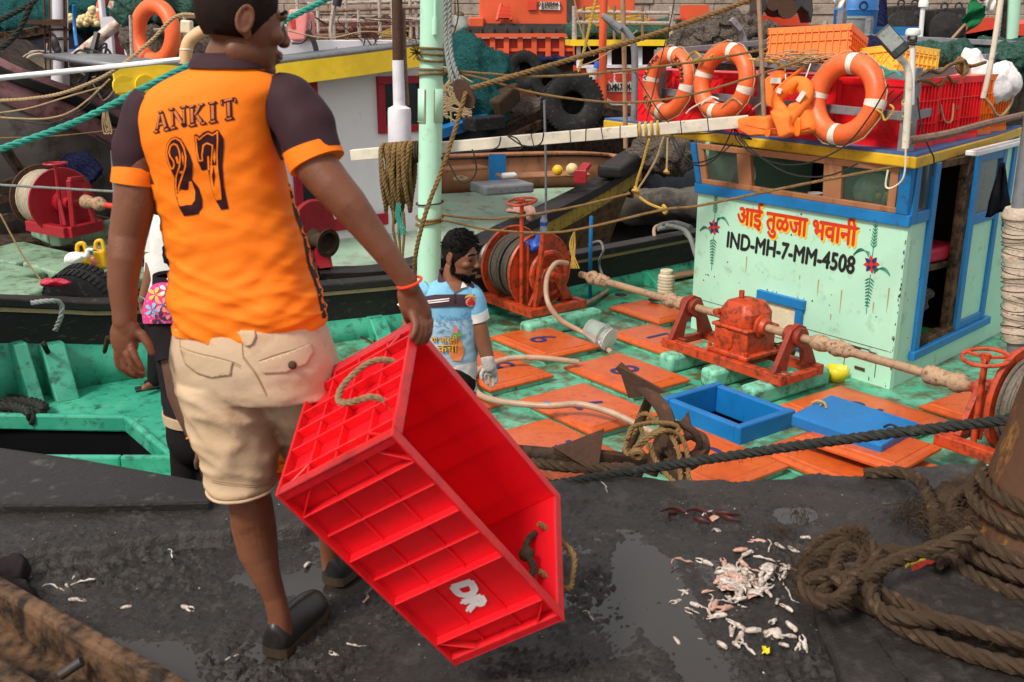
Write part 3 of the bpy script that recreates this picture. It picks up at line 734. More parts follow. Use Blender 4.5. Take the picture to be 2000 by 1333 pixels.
# winches
def make_winch(a,b,zc,R,label,mats,mirror=1,wheel=None,drumlen=0.44,chrome=True,oa=0.06,ob=0.26):
 t=thing('winch',label,'winch',B(a,b,DK+0.15));red,wire=mats;s=mirror
 m=MB()
 for db in(-0.3,0.3):m.bx(B(a,b+db,DK+0.19),drumlen+0.62,0.08,0.08,FR)
 for da in(-(drumlen/2+0.27),0.0,drumlen/2+0.27):m.bx(B(a+da,b,DK+0.188),0.08,0.52,0.074,FR)
 m.build('base_frame',red,t,smooth=0,bev=0.007)
 for da in(-(drumlen/2+0.17),drumlen/2+0.2):
  m=MB()
  prof=[(-0.26,0.23),(-0.15,0.23),(-0.03,zc-0.06),(0.03,zc-0.06),(0.15,0.23),(0.26,0.23),(0.08,zc+0.06),(-0.08,zc+0.06)]
  m.prism([B(a+da-0.02,b+y,DK+z)for y,z in prof],U*0.04);m.rod(B(a+da-0.05,b,DK+zc),B(a+da+0.05,b,DK+zc),0.07,16)
  m.build('stand',red,t,smooth=30,bev=0.005)
 for da in(-drumlen/2,drumlen/2):
  m=MB();o=B(a+da,b,DK+zc)
  m.lathe([(0.03,-0.012),(R-0.01,-0.012),(R,-0.018),(R+0.012,0),(R,0.018),(R-0.01,0.012),(0.03,0.012)],o,U,40)
  m.lathe([(0.12,-0.03),(0.12,0.03),(0.05,0.05)],o,U,20)
  m.build('drum_flange',red,t,smooth=30)
 m=MB();m.rod(B(a-drumlen/2,b,DK+zc),B(a+drumlen/2,b,DK+zc),R*0.72,32)
 drm=m.build('drum','dark_steel',t)
 m=MB();n=26;P=[];turns=22;r0=R*0.80
 for i in range(turns*n+1):
  q=i/n;h=-drumlen/2+0.025+(drumlen-0.05)*(q/turns);an=2*PI*q
  r=r0+0.012*math.sin(q*2.1)+(0.012 if int(q)%5==2 else 0)
  P.append(B(a+h,b,DK+zc)+W_*(math.cos(an)*r)+Z3*(math.sin(an)*r))
 m.tube(P,0.0125,6);m.build('wire_rope',wire,drm)
 m=MB();m.rod(B(a-s*(drumlen/2+0.02),b,DK+zc),B(a-s*(drumlen/2+0.34),b,DK+zc),0.035,12);m.build('axle',red,t)
 if chrome:
  m=MB();m.lathe([(0.07,0),(0.12,0.02),(0.105,0.1),(0.12,0.19),(0.165,0.23),(0.165,0.25),(0.10,0.25),(0.09,0.2),(0,0.2)],B(a+s*(drumlen/2+0.1),b,DK+zc),U*s,26)
  m.build('warping_head','chrome',t)
 if True:
  o=B(a-s*(drumlen/2+oa),b-ob,DK+0.2);hgt=wheel or zc+R+0.13
  m=MB();m.rod(o,o+Z3*hgt,0.02,10);m.rod(o+W_*0.07,o+W_*0.07+Z3*(hgt*0.6),0.016,8);spd=m.build('spindle',red,t)
  m=MB();m.torus(o+Z3*hgt,Z3-W_*.15,0.135,0.013,30,8)
  for k in range(3):m.rod(o+Z3*hgt,o+Z3*hgt+(X3*math.cos(k*2.1)+Y3*math.sin(k*2.1))*0.135,0.011,6)
  m.lathe([(0.03,-0.02),(0.03,0.025),(0,0.03)],o+Z3*hgt,Z3,12);m.build('handwheel',red,spd)
 return t
w1=make_winch(7.6,5.72,0.50,0.37,'orange red trawl winch with chrome end drum, behind the bearded man',('winch_red','wire_rope'))
m=MB();o=B(7.16,5.5,DK+0.2)
m.beam(o,o+Z3*0.75-U*0.12,0.03,0.05);m.torus(B(7.24,5.72,DK+0.5),U,0.2,0.03,24,8);m.build('brake_band','winch_red',w1)
make_winch(2.66,6.0,0.48,0.33,'red winch with pale handwheel, half hidden by the rusty bollard',('winch_red','wire_rope'),mirror=-1,drumlen=0.42,chrome=False,wheel=0.56,oa=0.12,ob=0.2)
# wheelhouse of the mint boat
wh=thing('wheelhouse','mint wheelhouse with blue window trim, yellow roof edge and painted registration','wheelhouse',B(5.2,7.6,DK))
ZS,ZR=0.2,0.64
AR,AL,BF=4.2,6.34,6.74
def SA(b):return AR+0.146*(b-BF)
m=MB()
def quadwall(a0,a1,b,z0,z1,th=0.05):
 m.box(B((a0+a1)/2,b+th/2,(z0+z1)/2),U*((a1-a0)/2),W_*(th/2),Z3*((z1-z0)/2))
quadwall(AR,AL,BF,DK-0.05,ZS)
def sidewall(b0,b1,z0,z1,th=0.05,out=0.0):
 p,q=B(SA(b0)-out,b0),B(SA(b1)-out,b1);d=(q-p);n=V((d.y,-d.x,0)).normalized()
 if n.dot(U)>0:n=-n
 c=(p+q)/2-n*(th/2);m.box(V((c.x,c.y,(z0+z1)/2)),d/2,n*(th/2),Z3*((z1-z0)/2))
sidewall(BF+0.004,7.08,DK-0.05,ZS)
sidewall(7.08,7.8,DK-0.05,-0.88);sidewall(7.8,8.46,DK-0.05,-0.88);sidewall(8.46,9.6,DK-0.05,ZR)
m.box(B(AL-0.025,8.2,(DK+ZR)/2),U*0.025,W_*1.4,Z3*((ZR-DK)/2));m.box(B(5.5,9.6,(DK+ZR)/2),U*0.85,W_*0.025,Z3*((ZR-DK)/2))
wallm=m
m=MB();sidewall(7.8,8.44,-0.86,0.05,0.03,-0.0);m.build('door_panel','mint_paint',wh,smooth=0)
m=MB()
m.prism([B(a,b,-.87)for a,b in((4.25,6.8),(6.28,6.8),(6.28,9.5),(4.62,9.5))],Z3*.03);m.bx(B(5.4,8.3,-0.2),1.75,0.04,1.5,FR)
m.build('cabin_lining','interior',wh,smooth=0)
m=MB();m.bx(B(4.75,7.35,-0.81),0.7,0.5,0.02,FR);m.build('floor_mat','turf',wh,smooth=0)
m=MB()
m.box(B((AR+AL)/2,BF-0.015,ZS+0.035),U*((AL-AR)/2+0.02),W_*0.02,Z3*0.045)
fl=0.055
for a,w in((AL-0.03,0.06),(AR+0.05,0.1)):
 s=1 if a>5 else-1
 m.box(B(a+s*0.02,BF-0.045,(ZS+0.08+ZR)/2),U*(w/2),W_*0.025,Z3*((ZR-ZS-0.08)/2)+U*(s*0.02)-W_*0.03)
def strip(b0,b1,z0,z1,out,th):sidewall(b0,b1,z0,z1,th,out)
strip(BF-0.0,6.83,ZS+0.0,ZR,0.02,0.05);strip(6.83,7.06,ZS,ZS+0.09,0.022,0.05)
strip(7.05,7.14,-0.86,ZR,0.03,0.08)
strip(7.02,8.56,-0.92,-0.85,0.05,0.1)
strip(7.84,7.93,-0.85,ZR,0.025,0.06);strip(8.38,8.46,-0.85,ZR,0.025,0.06)
strip(7.93,8.38,0.05,0.14,0.022,0.05);strip(7.93,8.38,ZR-0.07,ZR,0.022,0.05);strip(7.93,8.38,-0.85,-0.78,0.02,0.05)
strip(8.62,8.7,-0.05,ZR,0.02,0.05);strip(8.7,9.1,-0.05,0.02,0.02,0.05)
m.build('trim','blue_paint',wh,smooth=0,bev=0.006)
m=MB();strip(7.72,7.84,-0.85,ZR,0.0,0.07);strip(7.14,7.84,-0.86,-0.80,0.01,0.09);strip(7.14,7.72,ZR-0.06,ZR,0.0,0.06)
m.build('door_jamb','brown_wood',wh,smooth=0,bev=0.006)
m=MB();z0,z1=ZS+0.08,ZR
def leaning(a,w,th=0.04,zz=(z0,z1),db=0.0,mm=None):
 (mm or m).box(B(a,BF-0.012-(sum(zz)/2-z0)*0.14+db,sum(zz)/2),U*(w/2),W_*(th/2),Z3*((zz[1]-zz[0])/2)-W_*((zz[1]-zz[0])*0.07)+U*((a-5.27)*0.02))
for a,w in((6.26,0.07),(5.77,0.15),(4.87,0.17),(4.33,0.07)):leaning(a,w)
leaning(5.27,2.0,0.05,(z0,z0+0.045),0.0);leaning(5.27,2.0,0.05,(z1-0.05,z1),0.0)
wfr=m.build('window_frame','raw_wood',wh,smooth=0,bev=0.006)
for a,w in((6.03,0.40),(4.58,0.44)):
 m=MB();leaning(a,w,0.006,(z0+0.03,z1-0.03),0.01);m.build('window_pane','glass',wfr,smooth=0)
m=MB();strip(6.83,7.05,ZS+0.09,ZR,0.0,0.006);m.build('window_pane','glass',wh,smooth=0)
m=MB();strip(7.93,8.38,0.14,ZR-0.07,0.0,0.006);m.build('window_pane','glass',wh,smooth=0)
m=MB();leaning(4.9,0.5,0.004,(z0+0.05,z1-0.1),0.35);m.build('curtain','plaid',wh,smooth=0)
RO=[(4.10,6.58),(7.95,6.98),(7.7,10.6),(5.15,10.3),(4.62,8.6)]
m=MB();m.prism([B(a,b,ZR)for a,b in RO],Z3*0.085);m.build('roof_edge','yellow_paint',wh,smooth=0,bev=0.012)
m=MB();m.prism([B(a+(5.9-a)*0.006,b+(8.3-b)*0.006,ZR+0.0853)for a,b in RO],Z3*0.02);m.build('roof','roof_blue',wh,smooth=0)
m=MB()
for a in(5.50,5.10):m.bx(B(a,BF-0.015,-0.78),0.07,0.04,0.42,FR)
m.bx(B(5.30,BF-0.018,-0.60),0.5,0.05,0.08,FR);m.build('hatch_frame','blue_paint',wh,smooth=0,bev=0.005)
m=MB();m.bx(B(5.30,BF-0.004,-0.79),0.33,0.012,0.3,FR);m.build('hatch_door','cream_plastic',wh,smooth=0)
m=MB()
for z in(-0.83,):m.bx(B(4.55,BF-0.003,z),0.28,0.006,0.006,FR)
m.bx(B(4.48,BF-0.003,-0.92),0.30,0.005,0.004,FR);m.bx(B(4.63,BF-0.003,-0.94),0.004,0.005,0.2,FR);m.bx(B(4.34,BF-0.003,-0.94),0.004,0.005,0.2,FR)
for a in(4.52,4.38):m.bx(B(a,BF-0.006,-0.855),0.06,0.01,0.035,FR)
m.bx(B(4.48,BF-0.006,-1.0),0.09,0.012,0.02,FR)
m.build('locker_hinge','rust',wh,smooth=0)
def fw(a,z,off=0.0):return B(a,BF-off,z)
def ftext(body,size,a,z,off,sx=1.0,bold=0.0,mm=None,shear=0.0):(mm or m).text(body,size,fw(a,z),-U,Z3,off,'CENTER',sx,bold,0,shear)
HI='आई तुळजा भवानी'
vs_,_=text2d(HI,1.0);wx=max(v[0]for v in vs_)-min(v[0]for v in vs_);HS=0.235;HX_=1.22/(wx*HS)
vs_,_=text2d('IND-MH-7-MM-4508',1.0,shear=0.05);wx=max(v[0]for v in vs_)-min(v[0]for v in vs_);RX_=1.33/(wx*0.2)
m=MB();ftext(HI,HS,5.245,0.045,0.003,HX_,0.011);m.v=[v+U*-0.012-Z3*0.014 for v in m.v];m.build('name_shadow','paint_yellow',wh,smooth=0)
m=MB();ftext(HI,HS,5.245,0.045,0.006,HX_,0.006);m.build('name_lettering','paint_red',wh,smooth=0)
m=MB();ftext('IND-MH-7-MM-4508',0.2,5.295,-0.19,0.004,RX_,0.006,shear=0.05);m.build('registration','paint_black',wh,smooth=0)
def flower(a,z,flip):
 lf,rd,bl=MB(),MB(),MB()
 def leafp(mm,a,z,an,L,w,off=0.004):
  d=V((math.cos(an),math.sin(an)));n=V((-d.y,d.x))
  pts=[(0,0),(0.3,0.8),(0.65,0.75),(1,0),(0.65,-0.75),(0.3,-0.8)]
  mm.add([fw(a-(d.x*L*s+n.x*w*q/2),z+d.y*L*s+n.y*w*q/2,off)for s,q in pts],[tuple(range(6))])
 for k in range(7):
  leafp(lf,a,z+0.13+k*0.026,PI*0.28,0.05*(1-k*0.06),0.012);leafp(lf,a,z+0.13+k*0.026,PI*0.72,0.05*(1-k*0.06),0.012)
 for k in range(9):
  leafp(lf,a,z-0.11-k*0.027,-PI*0.15-.1,0.055*(1-k*0.07),0.014);leafp(lf,a,z-0.11-k*0.027,PI*1.15+.1,0.055*(1-k*0.07),0.014)
 lf.bx(fw(a,z+0.19,0.003),0.005,0.002,0.26,FR);lf.bx(fw(a,z-0.24,0.003),0.005,0.002,0.32,FR)
 for s,zz in((1,0.09),(-1,-0.03)):
  for k in range(4):
   P=[fw(a-flip*s*(0.03+0.035*j),z+zz+(0.02*k+0.02)*math.sin(j*0.55)-k*0.012-0.006*j*j*(0.7 if s>0 else .5),0.004)for j in range(5)]
   lf.tube(cr(P,3),[0.004-0.0002*j for j in range(13)],4)
 for k in range(8):
  leafp(rd if k%2==0 else bl,a,z,k*PI/4+0.2,0.075,0.042,0.005+0.001*(k%2))
 rd.add([fw(a+0.02*math.cos(k*PI/5),z+0.02*math.sin(k*PI/5),0.007)for k in range(10)],[tuple(range(10))])
 lf.build('painted_leaf','paint_leaf',wh,smooth=0);rd.build('painted_petal','paint_red',wh,smooth=0);bl.build('painted_petal','paint_navy',wh,smooth=0)
flower(6.12,-0.10,1);flower(4.475,-0.145,-1)
random.seed(5);m=wallm;m.m=1
for k in range(44):
 a,z=random.uniform(4.25,6.3),random.choice([random.uniform(-1.0,0.15),-0.55,-0.86]);r=random.uniform(0.004,0.009)
 m.lathe([(r,0),(r*.8,0.004),(0,0.005)],fw(a,z),-W_,6)
for b in np.arange(6.8,7.05,0.08):m.lathe([(0.006,0),(0,0.005)],B(SA(b),b,random.uniform(-1,.1)),-U,6)
m.m=2
for a,z,L in((5.72,-0.3,0.15),(4.95,-0.36,0.14),(4.72,-0.4,0.2),(4.42,-0.44,0.09),(4.3,-0.3,0.2),(5.14,-0.36,0.04),(4.8,-0.62,0.05)):
 m.add([fw(a+0.006,z,0.0025),fw(a-0.006,z,0.0025),fw(a-0.005,z-L*.5,0.0025),fw(a-0.001,z-L,0.0025),fw(a+0.001,z-L,0.0025),fw(a+0.004,z-L*.6,0.0025)],[(0,1,2,3,4,5)])
m.m=1;m.bx(fw(5.27,-0.80,0.001),2.1,0.003,0.004,FR)
for k in range(64):
 e_=random.random()<.55;a,z=(AR+abs(random.gauss(0,.008)),random.choice([-.9,-.75,-.3,0])+random.gauss(0,.09))if e_ else(random.uniform(AR,AL),-1.09+abs(random.gauss(0,.03)));r=random.uniform(.002,.009)
 m.add([fw(a+r*math.cos(q)*random.uniform(.3,1.2),z+r*2.4*math.sin(q)*random.uniform(.3,1.3),0.002+.00005*k)for q in np.linspace(0,2*PI,9)[:-1]],[tuple(range(8))])
m.build('wall',['mint_paint','rust','rust_stain'],wh,smooth=0)
tag(MB().lathe([(0.05,0),(0.065,0.035),(0.06,0.035),(0.045,0.006),(0,0.006)],B(5.13,BF+0.1,ZS+0.09),Z3,20).build('bowl','white_plastic'),'small white bowl on the open window ledge','bowl')
tag(MB().bx(B(5.0,BF+0.06,ZS+0.1),0.1,0.06,0.025,FR).build('matchbox','bedding_red',smooth=0),'small red packet on the window ledge beside the white bowl','packet')
m=MB();random.seed(3)
for k in range(26):m.ell(B(4.62+random.gauss(0,0.06),BF+0.13+random.uniform(-.03,.05),ZS+0.14+abs(random.gauss(0,0.035))),0.028,nu=8,nv=6)
fr_=tag(m.build('fruit','fruit'),'heap of yellow fruit behind the right hand front window','fruit')
tag(MB().ell(B(4.62,BF+0.14,ZS+0.2),(0.16,0.09,0.14)).build('plastic_bag','clear_plastic'),'clear plastic bag round the yellow fruit in the window','bag')
tag(MB().ell(B(5.95,BF+0.14,ZS+0.18),(0.12,0.07,0.13)).build('plastic_bag','clear_plastic'),'pale plastic bag behind the left hand front window','bag')
tag(MB().ell(B(4.42,6.97,ZS+0.2),(0.07,0.09,0.14)).build('plastic_bag','cream_plastic'),'yellowish stuffed bag behind the small side window','bag')
tag(MB().bx(B(4.72,7.6,-0.17),0.6,0.6,0.12,FR).build('cushion','bedding_red',smooth=30,bev=0.03,seg=3),'red folded mattress on the bunk inside the door','mattress')
tag(MB().bx(B(4.72,7.62,-0.26),0.62,0.6,0.05,FR).build('bunk','brown_wood',smooth=0),'wooden bunk board seen through the open doorway','bunk')
m=MB();random.seed(2)
for k in range(7):m.ell(B(4.62+random.gauss(0,.06),7.5+random.gauss(0,.07),-0.78+0.045*k),(0.17,0.15,0.06),nu=14,nv=8)
tag(m.fuse(0.012,3).build('blanket','plaid'),'crumpled plaid blanket on the cabin floor in the doorway','blanket')
# railing round the roof
rl=thing('roof_railing','grey steel railing round the cargo on the wheelhouse roof','railing',B(5.6,7.6,ZR+0.1))
ZT=ZR+0.105
def post(a,b,z1,w=0.07):MB().bx(B(a,b,(ZT+z1)/2),w,w,z1-ZT,FR).build('post','grey_steel',rl,smooth=0,bev=0.005)
post(4.26,6.68,1.34,0.085);post(7.05,6.9,1.45);post(5.72,6.78,1.33,0.055);post(5.0,8.9,1.4);post(5.42,10.0,1.45);post(7.2,10.3,1.75);post(6.55,8.9,1.8)
def rail(p,q,h=0.065,w=0.03):MB().beam(p,q,w,h).build('rail','grey_steel',rl,smooth=0,bev=0.004)
rail(B(4.27,6.64,1.28),B(7.1,6.86,1.40));rail(B(4.27,6.63,1.0),B(7.1,6.84,1.06))
rail(B(4.25,6.68,1.28),B(5.0,8.9,1.30));rail(B(4.24,6.70,1.0),B(4.98,8.9,1.0));rail(B(5.0,8.92,1.30),B(5.45,10.05,1.42));rail(B(4.98,8.92,0.98),B(5.43,10.05,1.05))
rail(at(1290,102,9.6),at(1640,70,10.6),0.05,0.05);rail(at(1640,70,10.6),at(2030,88,9.9),0.05,0.05)
for p in(at(1640,70,10.6),at(1290,102,9.6),at(1880,82,10.1)):
 MB().beam(V((p.x,p.y,ZT)),p,0.05,0.05,up=X3).build('post','grey_steel',rl,smooth=0)
tag(MB().tube(cr([at(1775,275,6.85),at(1850,262,7.1),at(1925,242,7.9),at(2010,222,8.9)],5),0.028,8).build('spar','rail_brown'),'rough brown wooden spar lashed along the roof edge','spar')
tag(MB().beam(at(1918,228,9.2),at(2060,205,10.2),.05,.5).build('board','dark_timber',smooth=0),'dark brown board standing along the far roof edge under the white sack','board')
# fish crates
def crate_mesh(sx,sy,h,style=0):
 m=MB();t=0.012
 m.bx((0,0,h-t/2),sx,sy,t)
 for s in(-1,1):
  m.bx((s*(sx/2-t/2-0.012),0,h/2),t,sy-0.03,h-2*t);m.bx((0,s*(sy/2-t/2-0.012),h/2),sx-0.03,t,h-2*t)
  m.bx((s*(sx/2-0.004),0,0.02),0.008,sy,0.04);m.bx((0,s*(sy/2-0.004),0.02),sx,0.008,0.04)
  m.bx((s*(sx/2-0.006),0,h-0.03),0.012,sy,0.04);m.bx((0,s*(sy/2-0.006),h-0.03),sx,0.012,0.04)
  if style==0:
   for q in(-1,1):
    n=6
    for k in range(-n,n+1):
     x=k*sx/n/1.2;hh=h*0.36
     a,b=V((x-hh*q,s*(sy/2-0.01),h/2-hh)),V((x+hh*q,s*(sy/2-0.01),h/2+hh))
     if max(abs(a.x),abs(b.x))<sx/2-0.02:m.beam(a,b,0.006,0.01,up=Y3)
   for k in range(5):m.bx((-sx/2+sx*(k+.5)/5,s*(sy/2-0.006),h/2),0.008,0.012,h*0.2)
   for k in(-1,1):m.bx((k*(sx/2-0.02),s*(sy/2-0.006),h/2),0.04,0.012,h-0.04)
  else:
   for k in range(12):m.bx((-sx/2+sx*(k+.5)/12,s*(sy/2-0.006),h/2),0.008,0.012,h-0.04)
   m.bx((0,s*(sy/2-0.006),h*0.55),sx,0.012,0.008)
  for k in range(9):m.bx((s*(sx/2-0.006),-sy/2+sy*(k+.5)/9,h/2),0.012,0.008,h-0.04)
  for z in(0.35,0.68):m.bx((s*(sx/2-0.006),0,h*z),0.0125,sy,0.008)
 return m
RU=math.atan2(U.y,U.x)
def crate(label,p,mat,rot=(0,0,RU),size=(0.62,0.42,0.5),style=0,group='plastic fish crates stacked on the wheelhouse roof',grip=False):
 t=thing('fish_crate',label,'crate',p,group)
 o=crate_mesh(*size,style).build('shell',mat,None,smooth=0);o.parent=t;o.location=(0,0,0);t.rotation_euler=rot
 s=size
 for q in(-1,1)*grip:
  m=MB();m.tube(cr([V((q*(s[0]/2+.002),-0.09,s[2]*.6)),V((q*(s[0]/2+.03),-0.05,s[2]*.35)),V((q*(s[0]/2+.03),0.05,s[2]*.35)),V((q*(s[0]/2+.002),0.09,s[2]*.6))],4),0.008,6)
  o=m.build('rope_handle','rope_tan',None);o.parent=t
 return t
crate('red crate at the front right corner of the roof railing',B(4.68,7.02,ZT),'crate_red')
crate('red crate seen through the plastic wrapped lifebuoy',B(5.32,7.04,ZT),'crate_red')
crate('red crate behind the life jackets',B(5.96,7.08,ZT),'crate_red')
crate('red crate seen through the lettered lifebuoy',B(6.60,7.12,ZT),'crate_red')
crate('red crate at the left end of the front row on the roof',B(7.22,7.2,ZT),'crate_red')
crate('red crate behind the front corner post on the side of the roof',B(4.76,7.47,ZT),'crate_red',grip=True)
crate('second red crate along the side of the roof railing',B(4.84,7.91,ZT),'crate_red')
crate('orange crate beyond the red ones along the roof side',B(4.96,8.34,ZT),'crate_orange',style=1)
crate('orange crate at the far end of the roof side by the white sack',B(5.05,8.77,ZT),'crate_orange',size=(0.62,0.40,0.45),style=1)
crate('red crate in the second row behind the middle of the roof',B(5.5,7.5,ZT),'crate_red')
crate('red crate in the second row under the tilted orange crate',B(6.2,7.55,ZT),'crate_red')
crate('orange crate in the third row under the yellow crate',B(5.55,7.95,ZT),'crate_orange')
crate('large orange crate lying tilted on top of the red crates',at(1592,128,8.5),'crate_orange',rot=(0.22,0.05,RU+0.35),size=(0.68,0.5,0.26),style=1)
crate('yellow crate lying on top behind the wrapped lifebuoy',at(1735,148,8.3),'crate_yellow',rot=(0.12,0.1,RU-0.2),size=(0.6,0.42,0.2),style=0)
# lifebuoys
def lifebuoy(label,c,ax,mat='buoy_orange',words=(),R=0.25,r=0.073,rot0=0.0,ref=None,cords=True,bands=4):
 t=thing('lifebuoy',label,'lifebuoy',c,'orange lifebuoys')
 ax=V(ax).normalized();up=(Z3-ax*ax.z).normalized();rt=up.cross(ax)
 m=MB();m.torus(c,ax,R,r,56,14,ref=rt);rg0=m.build('ring',mat,t)
 for k in range(bands):
  a=rot0+k*PI/2
  m=MB();m.torus(c,ax,R,r*1.03,6,14,ref=rt,a0=a-0.10,a1=a+0.10);m.build('band','buoy_white',rg0)
 if cords:
  m=MB()
  for k in range(4):
   a=rot0+k*PI/2+0.1;P=[]
   for j in range(9):
    q=a+(PI/2-0.2)*j/8;P.append(c+(rt*math.cos(q)+up*math.sin(q))*(R+r+0.01+0.006*math.sin(j*2))+ax*0.01)
   m.tube(P,0.006,5)
  m.build('grab_line','rope_tan',t)
 for word,a0,st,flip in words:
  m=MB()
  for i,ch in enumerate(word):
   q=a0+st*i;d=rt*math.cos(q)+up*math.sin(q);tg=-rt*math.sin(q)+up*math.cos(q)
   x,y=((-tg,d)if not flip else(tg,-d))
   m.text(ch,0.062,c+d*R+ax*(r+0.0015),x,y,bold=0.002)
  m.build('lettering','paint_black',rg0,smooth=0)
 return t
OUT=-W_
lifebuoy('lettered orange lifebuoy nearest the grey lamp pole',B(6.66,6.62,1.145),OUT+Z3*0.14+U*0.05,words=(('AYUTTHAYA',3.0,-0.115,False),('BANGKOK',0.1,0.16,True),('EAST',3.75,0.16,True)),rot0=1.45)
lifebuoy('plain orange lifebuoy between the lettered one and the life jackets',B(5.98,6.60,1.185),OUT+Z3*0.12,rot0=1.35)
lifebuoy('large scuffed lifebuoy wrapped in clear film beside the corner post',B(4.73,6.56,1.10),OUT+Z3*0.16,R=0.262,r=0.078,rot0=1.5)
# life jackets
def jp(px,py,b):
 r=ray(px,py);t_=(b-EYE.dot(W_))/r.dot(W_);return EYE+r*t_
def pil(m,poly,b,t):
 P=cr([jp(1450+x/8.888,125+y/8.888,b)for x,y in poly],4,closed=True);c=sum(P,V())/len(P)
 return m.loft([[c+(p-c)*k+W_*(t*q)for p in P]for k,q in((.3,-.52),(.8,-.5),(.93,-.42),(1,-.2),(1,.2),(.93,.42),(.8,.5))])
jk=thing('life_jacket','folded orange life jacket lying flat on the roof edge','life jacket',B(5.45,6.50,ZT),'orange life jackets')
m=MB();pil(m,[(60,935),(300,900),(560,905),(610,1000),(640,1140),(640,1235),(450,1240),(270,1250),(160,1190),(55,1130),(55,1030)],6.46,.24);m.build('float_block','vest_orange',jk)
m=MB();pil(m,[(880,700),(1020,670),(1165,660),(1240,830),(1310,1020),(1315,1170),(1150,1215),(1010,1240),(900,1220),(850,950)],6.48,.16);m.build('float_block','vest_orange',jk)
m=MB()
for pts,b in(([(60,1060),(270,1110),(420,1130),(640,1130)],6.335),([(900,1190),(1010,1140),(1160,1105),(1312,1080)],6.392)):m.tube([jp(1450+x/8.888,125+y/8.888,b)for x,y in pts],.004,5)
m.build('seam','buoy_orange',jk)
for x0,y0,x1,y1,w,b in((450,1130,440,1260,75,6.33),(960,960,955,1230,90,6.39)):pil(MB(),stroke((x0,y0),(x1,y1),w),b,.02).build('strap','crate_orange',jk)
jk=thing('life_jacket','orange life jacket with collar hung on the railing, white reflective patches','life jacket',B(5.3,6.5,ZT+0.2),'orange life jackets')
m=MB();pil(m,[(690,115),(745,210),(730,300),(640,400),(620,520),(680,790),(570,765),(480,710),(420,560),(395,420),(430,280),(540,180)],6.50,.11);m.build('collar_back','vest_orange',jk)
m=MB();J=lambda x,y,b:jp(1450+x/8.888,125+y/8.888,b)
P=cr([J(840,960,6.40),J(720,850,6.40),J(610,700,6.42),J(640,540,6.43),J(760,430,6.44),J(900,360,6.45),J(1040,370,6.45),J(1115,470,6.44),J(1085,630,6.42),J(980,790,6.40),J(850,970,6.39)],6)
m.tube(P,[0.046+0.018*math.sin(min(1,max(0,(i/len(P)-.08)/.84))*PI)for i in range(len(P))],14,sq=0.85)
pil(m,[(525,815),(640,850),(800,900),(900,860),(880,1080),(890,1215),(700,1290),(650,1130)],6.38,.11)
m.fuse(0.007,3).build('collar','vest_orange',jk)
for a,b_,w,b in(((625,510),(660,430),80,6.365),((1075,490),(965,650),80,6.36),((495,290),(670,295),100,6.43)):MB().add([J(x,y,b)for x,y in stroke(a,b_,w)],[(0,1,2,3)]).build('reflector','sign_white',jk,smooth=0,solid=0.01)
m=MB();m.tube(cr([J(730,330,6.45),J(850,230,6.5),J(1000,120,6.58),J(1080,60,6.62)],4),0.016,6,sq=0.3);m.build('strap','crate_orange',jk);m=MB();m.tube(cr([J(940,300,6.38),J(870,400,6.37),J(830,520,6.39)],4),.018,6,sq=.3);m.build('strap','crate_orange',jk)
m=MB();m.tube([J(740,90,6.55),J(755,290,6.46)],.005,5);m.tube([J(1185,0,6.6),J(1080,290,6.44)],.005,5);m.build('tie_cord','sign_white',jk)
# lamp, antenna, lashed poles, sacks, nets on the roof
lp=thing('solar_lamp','black solar street lamp panel on a pale bent pole at the roof corner','lamp',B(4.22,6.6,ZT))
m=MB();P=cr([at(1768,290,6.72),at(1774,200,6.72),at(1775,150,6.72),at(1768,125,6.72),at(1757,114,6.7)],5);m.tube(P,0.024,10);m.build('pole','cream_metal',lp)
pc=at(1742,82,6.68);ux=(at(1765,108,6.66)-at(1722,60,6.72)).normalized();uy=(at(1757,70,6.66)-at(1724,82,6.66));uy=(uy-ux*uy.dot(ux)).normalized();uz=ux.cross(uy)
m=MB();m.box(pc,ux*0.105,uy*0.062,uz*0.014);m.build('panel_case','cable',lp,smooth=0,bev=0.012)
m=MB();m.box(pc-uz*(0.015 if uz.y>0 else-0.015)-ux*0.02,ux*0.07,uy*0.05,uz*0.002);m.build('lens','rope_grey',lp,smooth=0)
m=MB();m.box(pc+ux*0.075-uz*(0.016 if uz.y>0 else-0.016),ux*0.018,uy*0.03,uz*0.002);m.build('sensor','dark_glass',lp,smooth=0)
an=thing('antenna','white mushroom antenna on a white pole behind the solar lamp','antenna',at(1783,200,7.0))
p=at(1783,66,7.0)
m=MB();m.lathe([(0.0,0.035),(0.03,0.034),(0.045,0.025),(0.05,0.0),(0.045,-0.012),(0,-0.012)],p,Z3,20);m.build('dome','white_plastic',an)
m=MB();m.rod(p-Z3*0.01,at(1781,205,7.0),0.018,10);m.build('pole','white_plastic',an)
m=MB()
for k in range(4):m.torus(p-Z3*(0.03+0.013*k),(random.gauss(0,.2),random.gauss(0,.2),1),0.026,0.008,16,6)
m.build('lashing','rope_dirty',an)
def pole(name,label,pts,r,mat,cat='pole',n=9):
 return tag(MB().tube(cr(pts,4),r,n).build(name,mat),label,cat)
pole('bamboo_pole','bamboo pole rising behind the life jackets',[at(1481,-20,7.9),at(1488,120,7.9),at(1492,228,7.9)],0.018,'bamboo')
pole('bamboo_pole','bamboo pole lashed to the white boom beside the lettered lifebuoy',[at(1216,-20,9.3),at(1220,150,9.3),at(1222,290,9.3)],0.022,'bamboo')
pole('steel_rod','thin grey steel rod standing by the water bottle',[at(1063,196,9.5),at(1066,330,9.5),at(1066,460,9.5)],0.012,'grey_steel')
pole('flag_pole','slender cream pole at the right corner of the roof',[at(1958,-20,8.4),at(1938,110,8.4),at(1920,192,8.4)],0.022,'cream_metal')
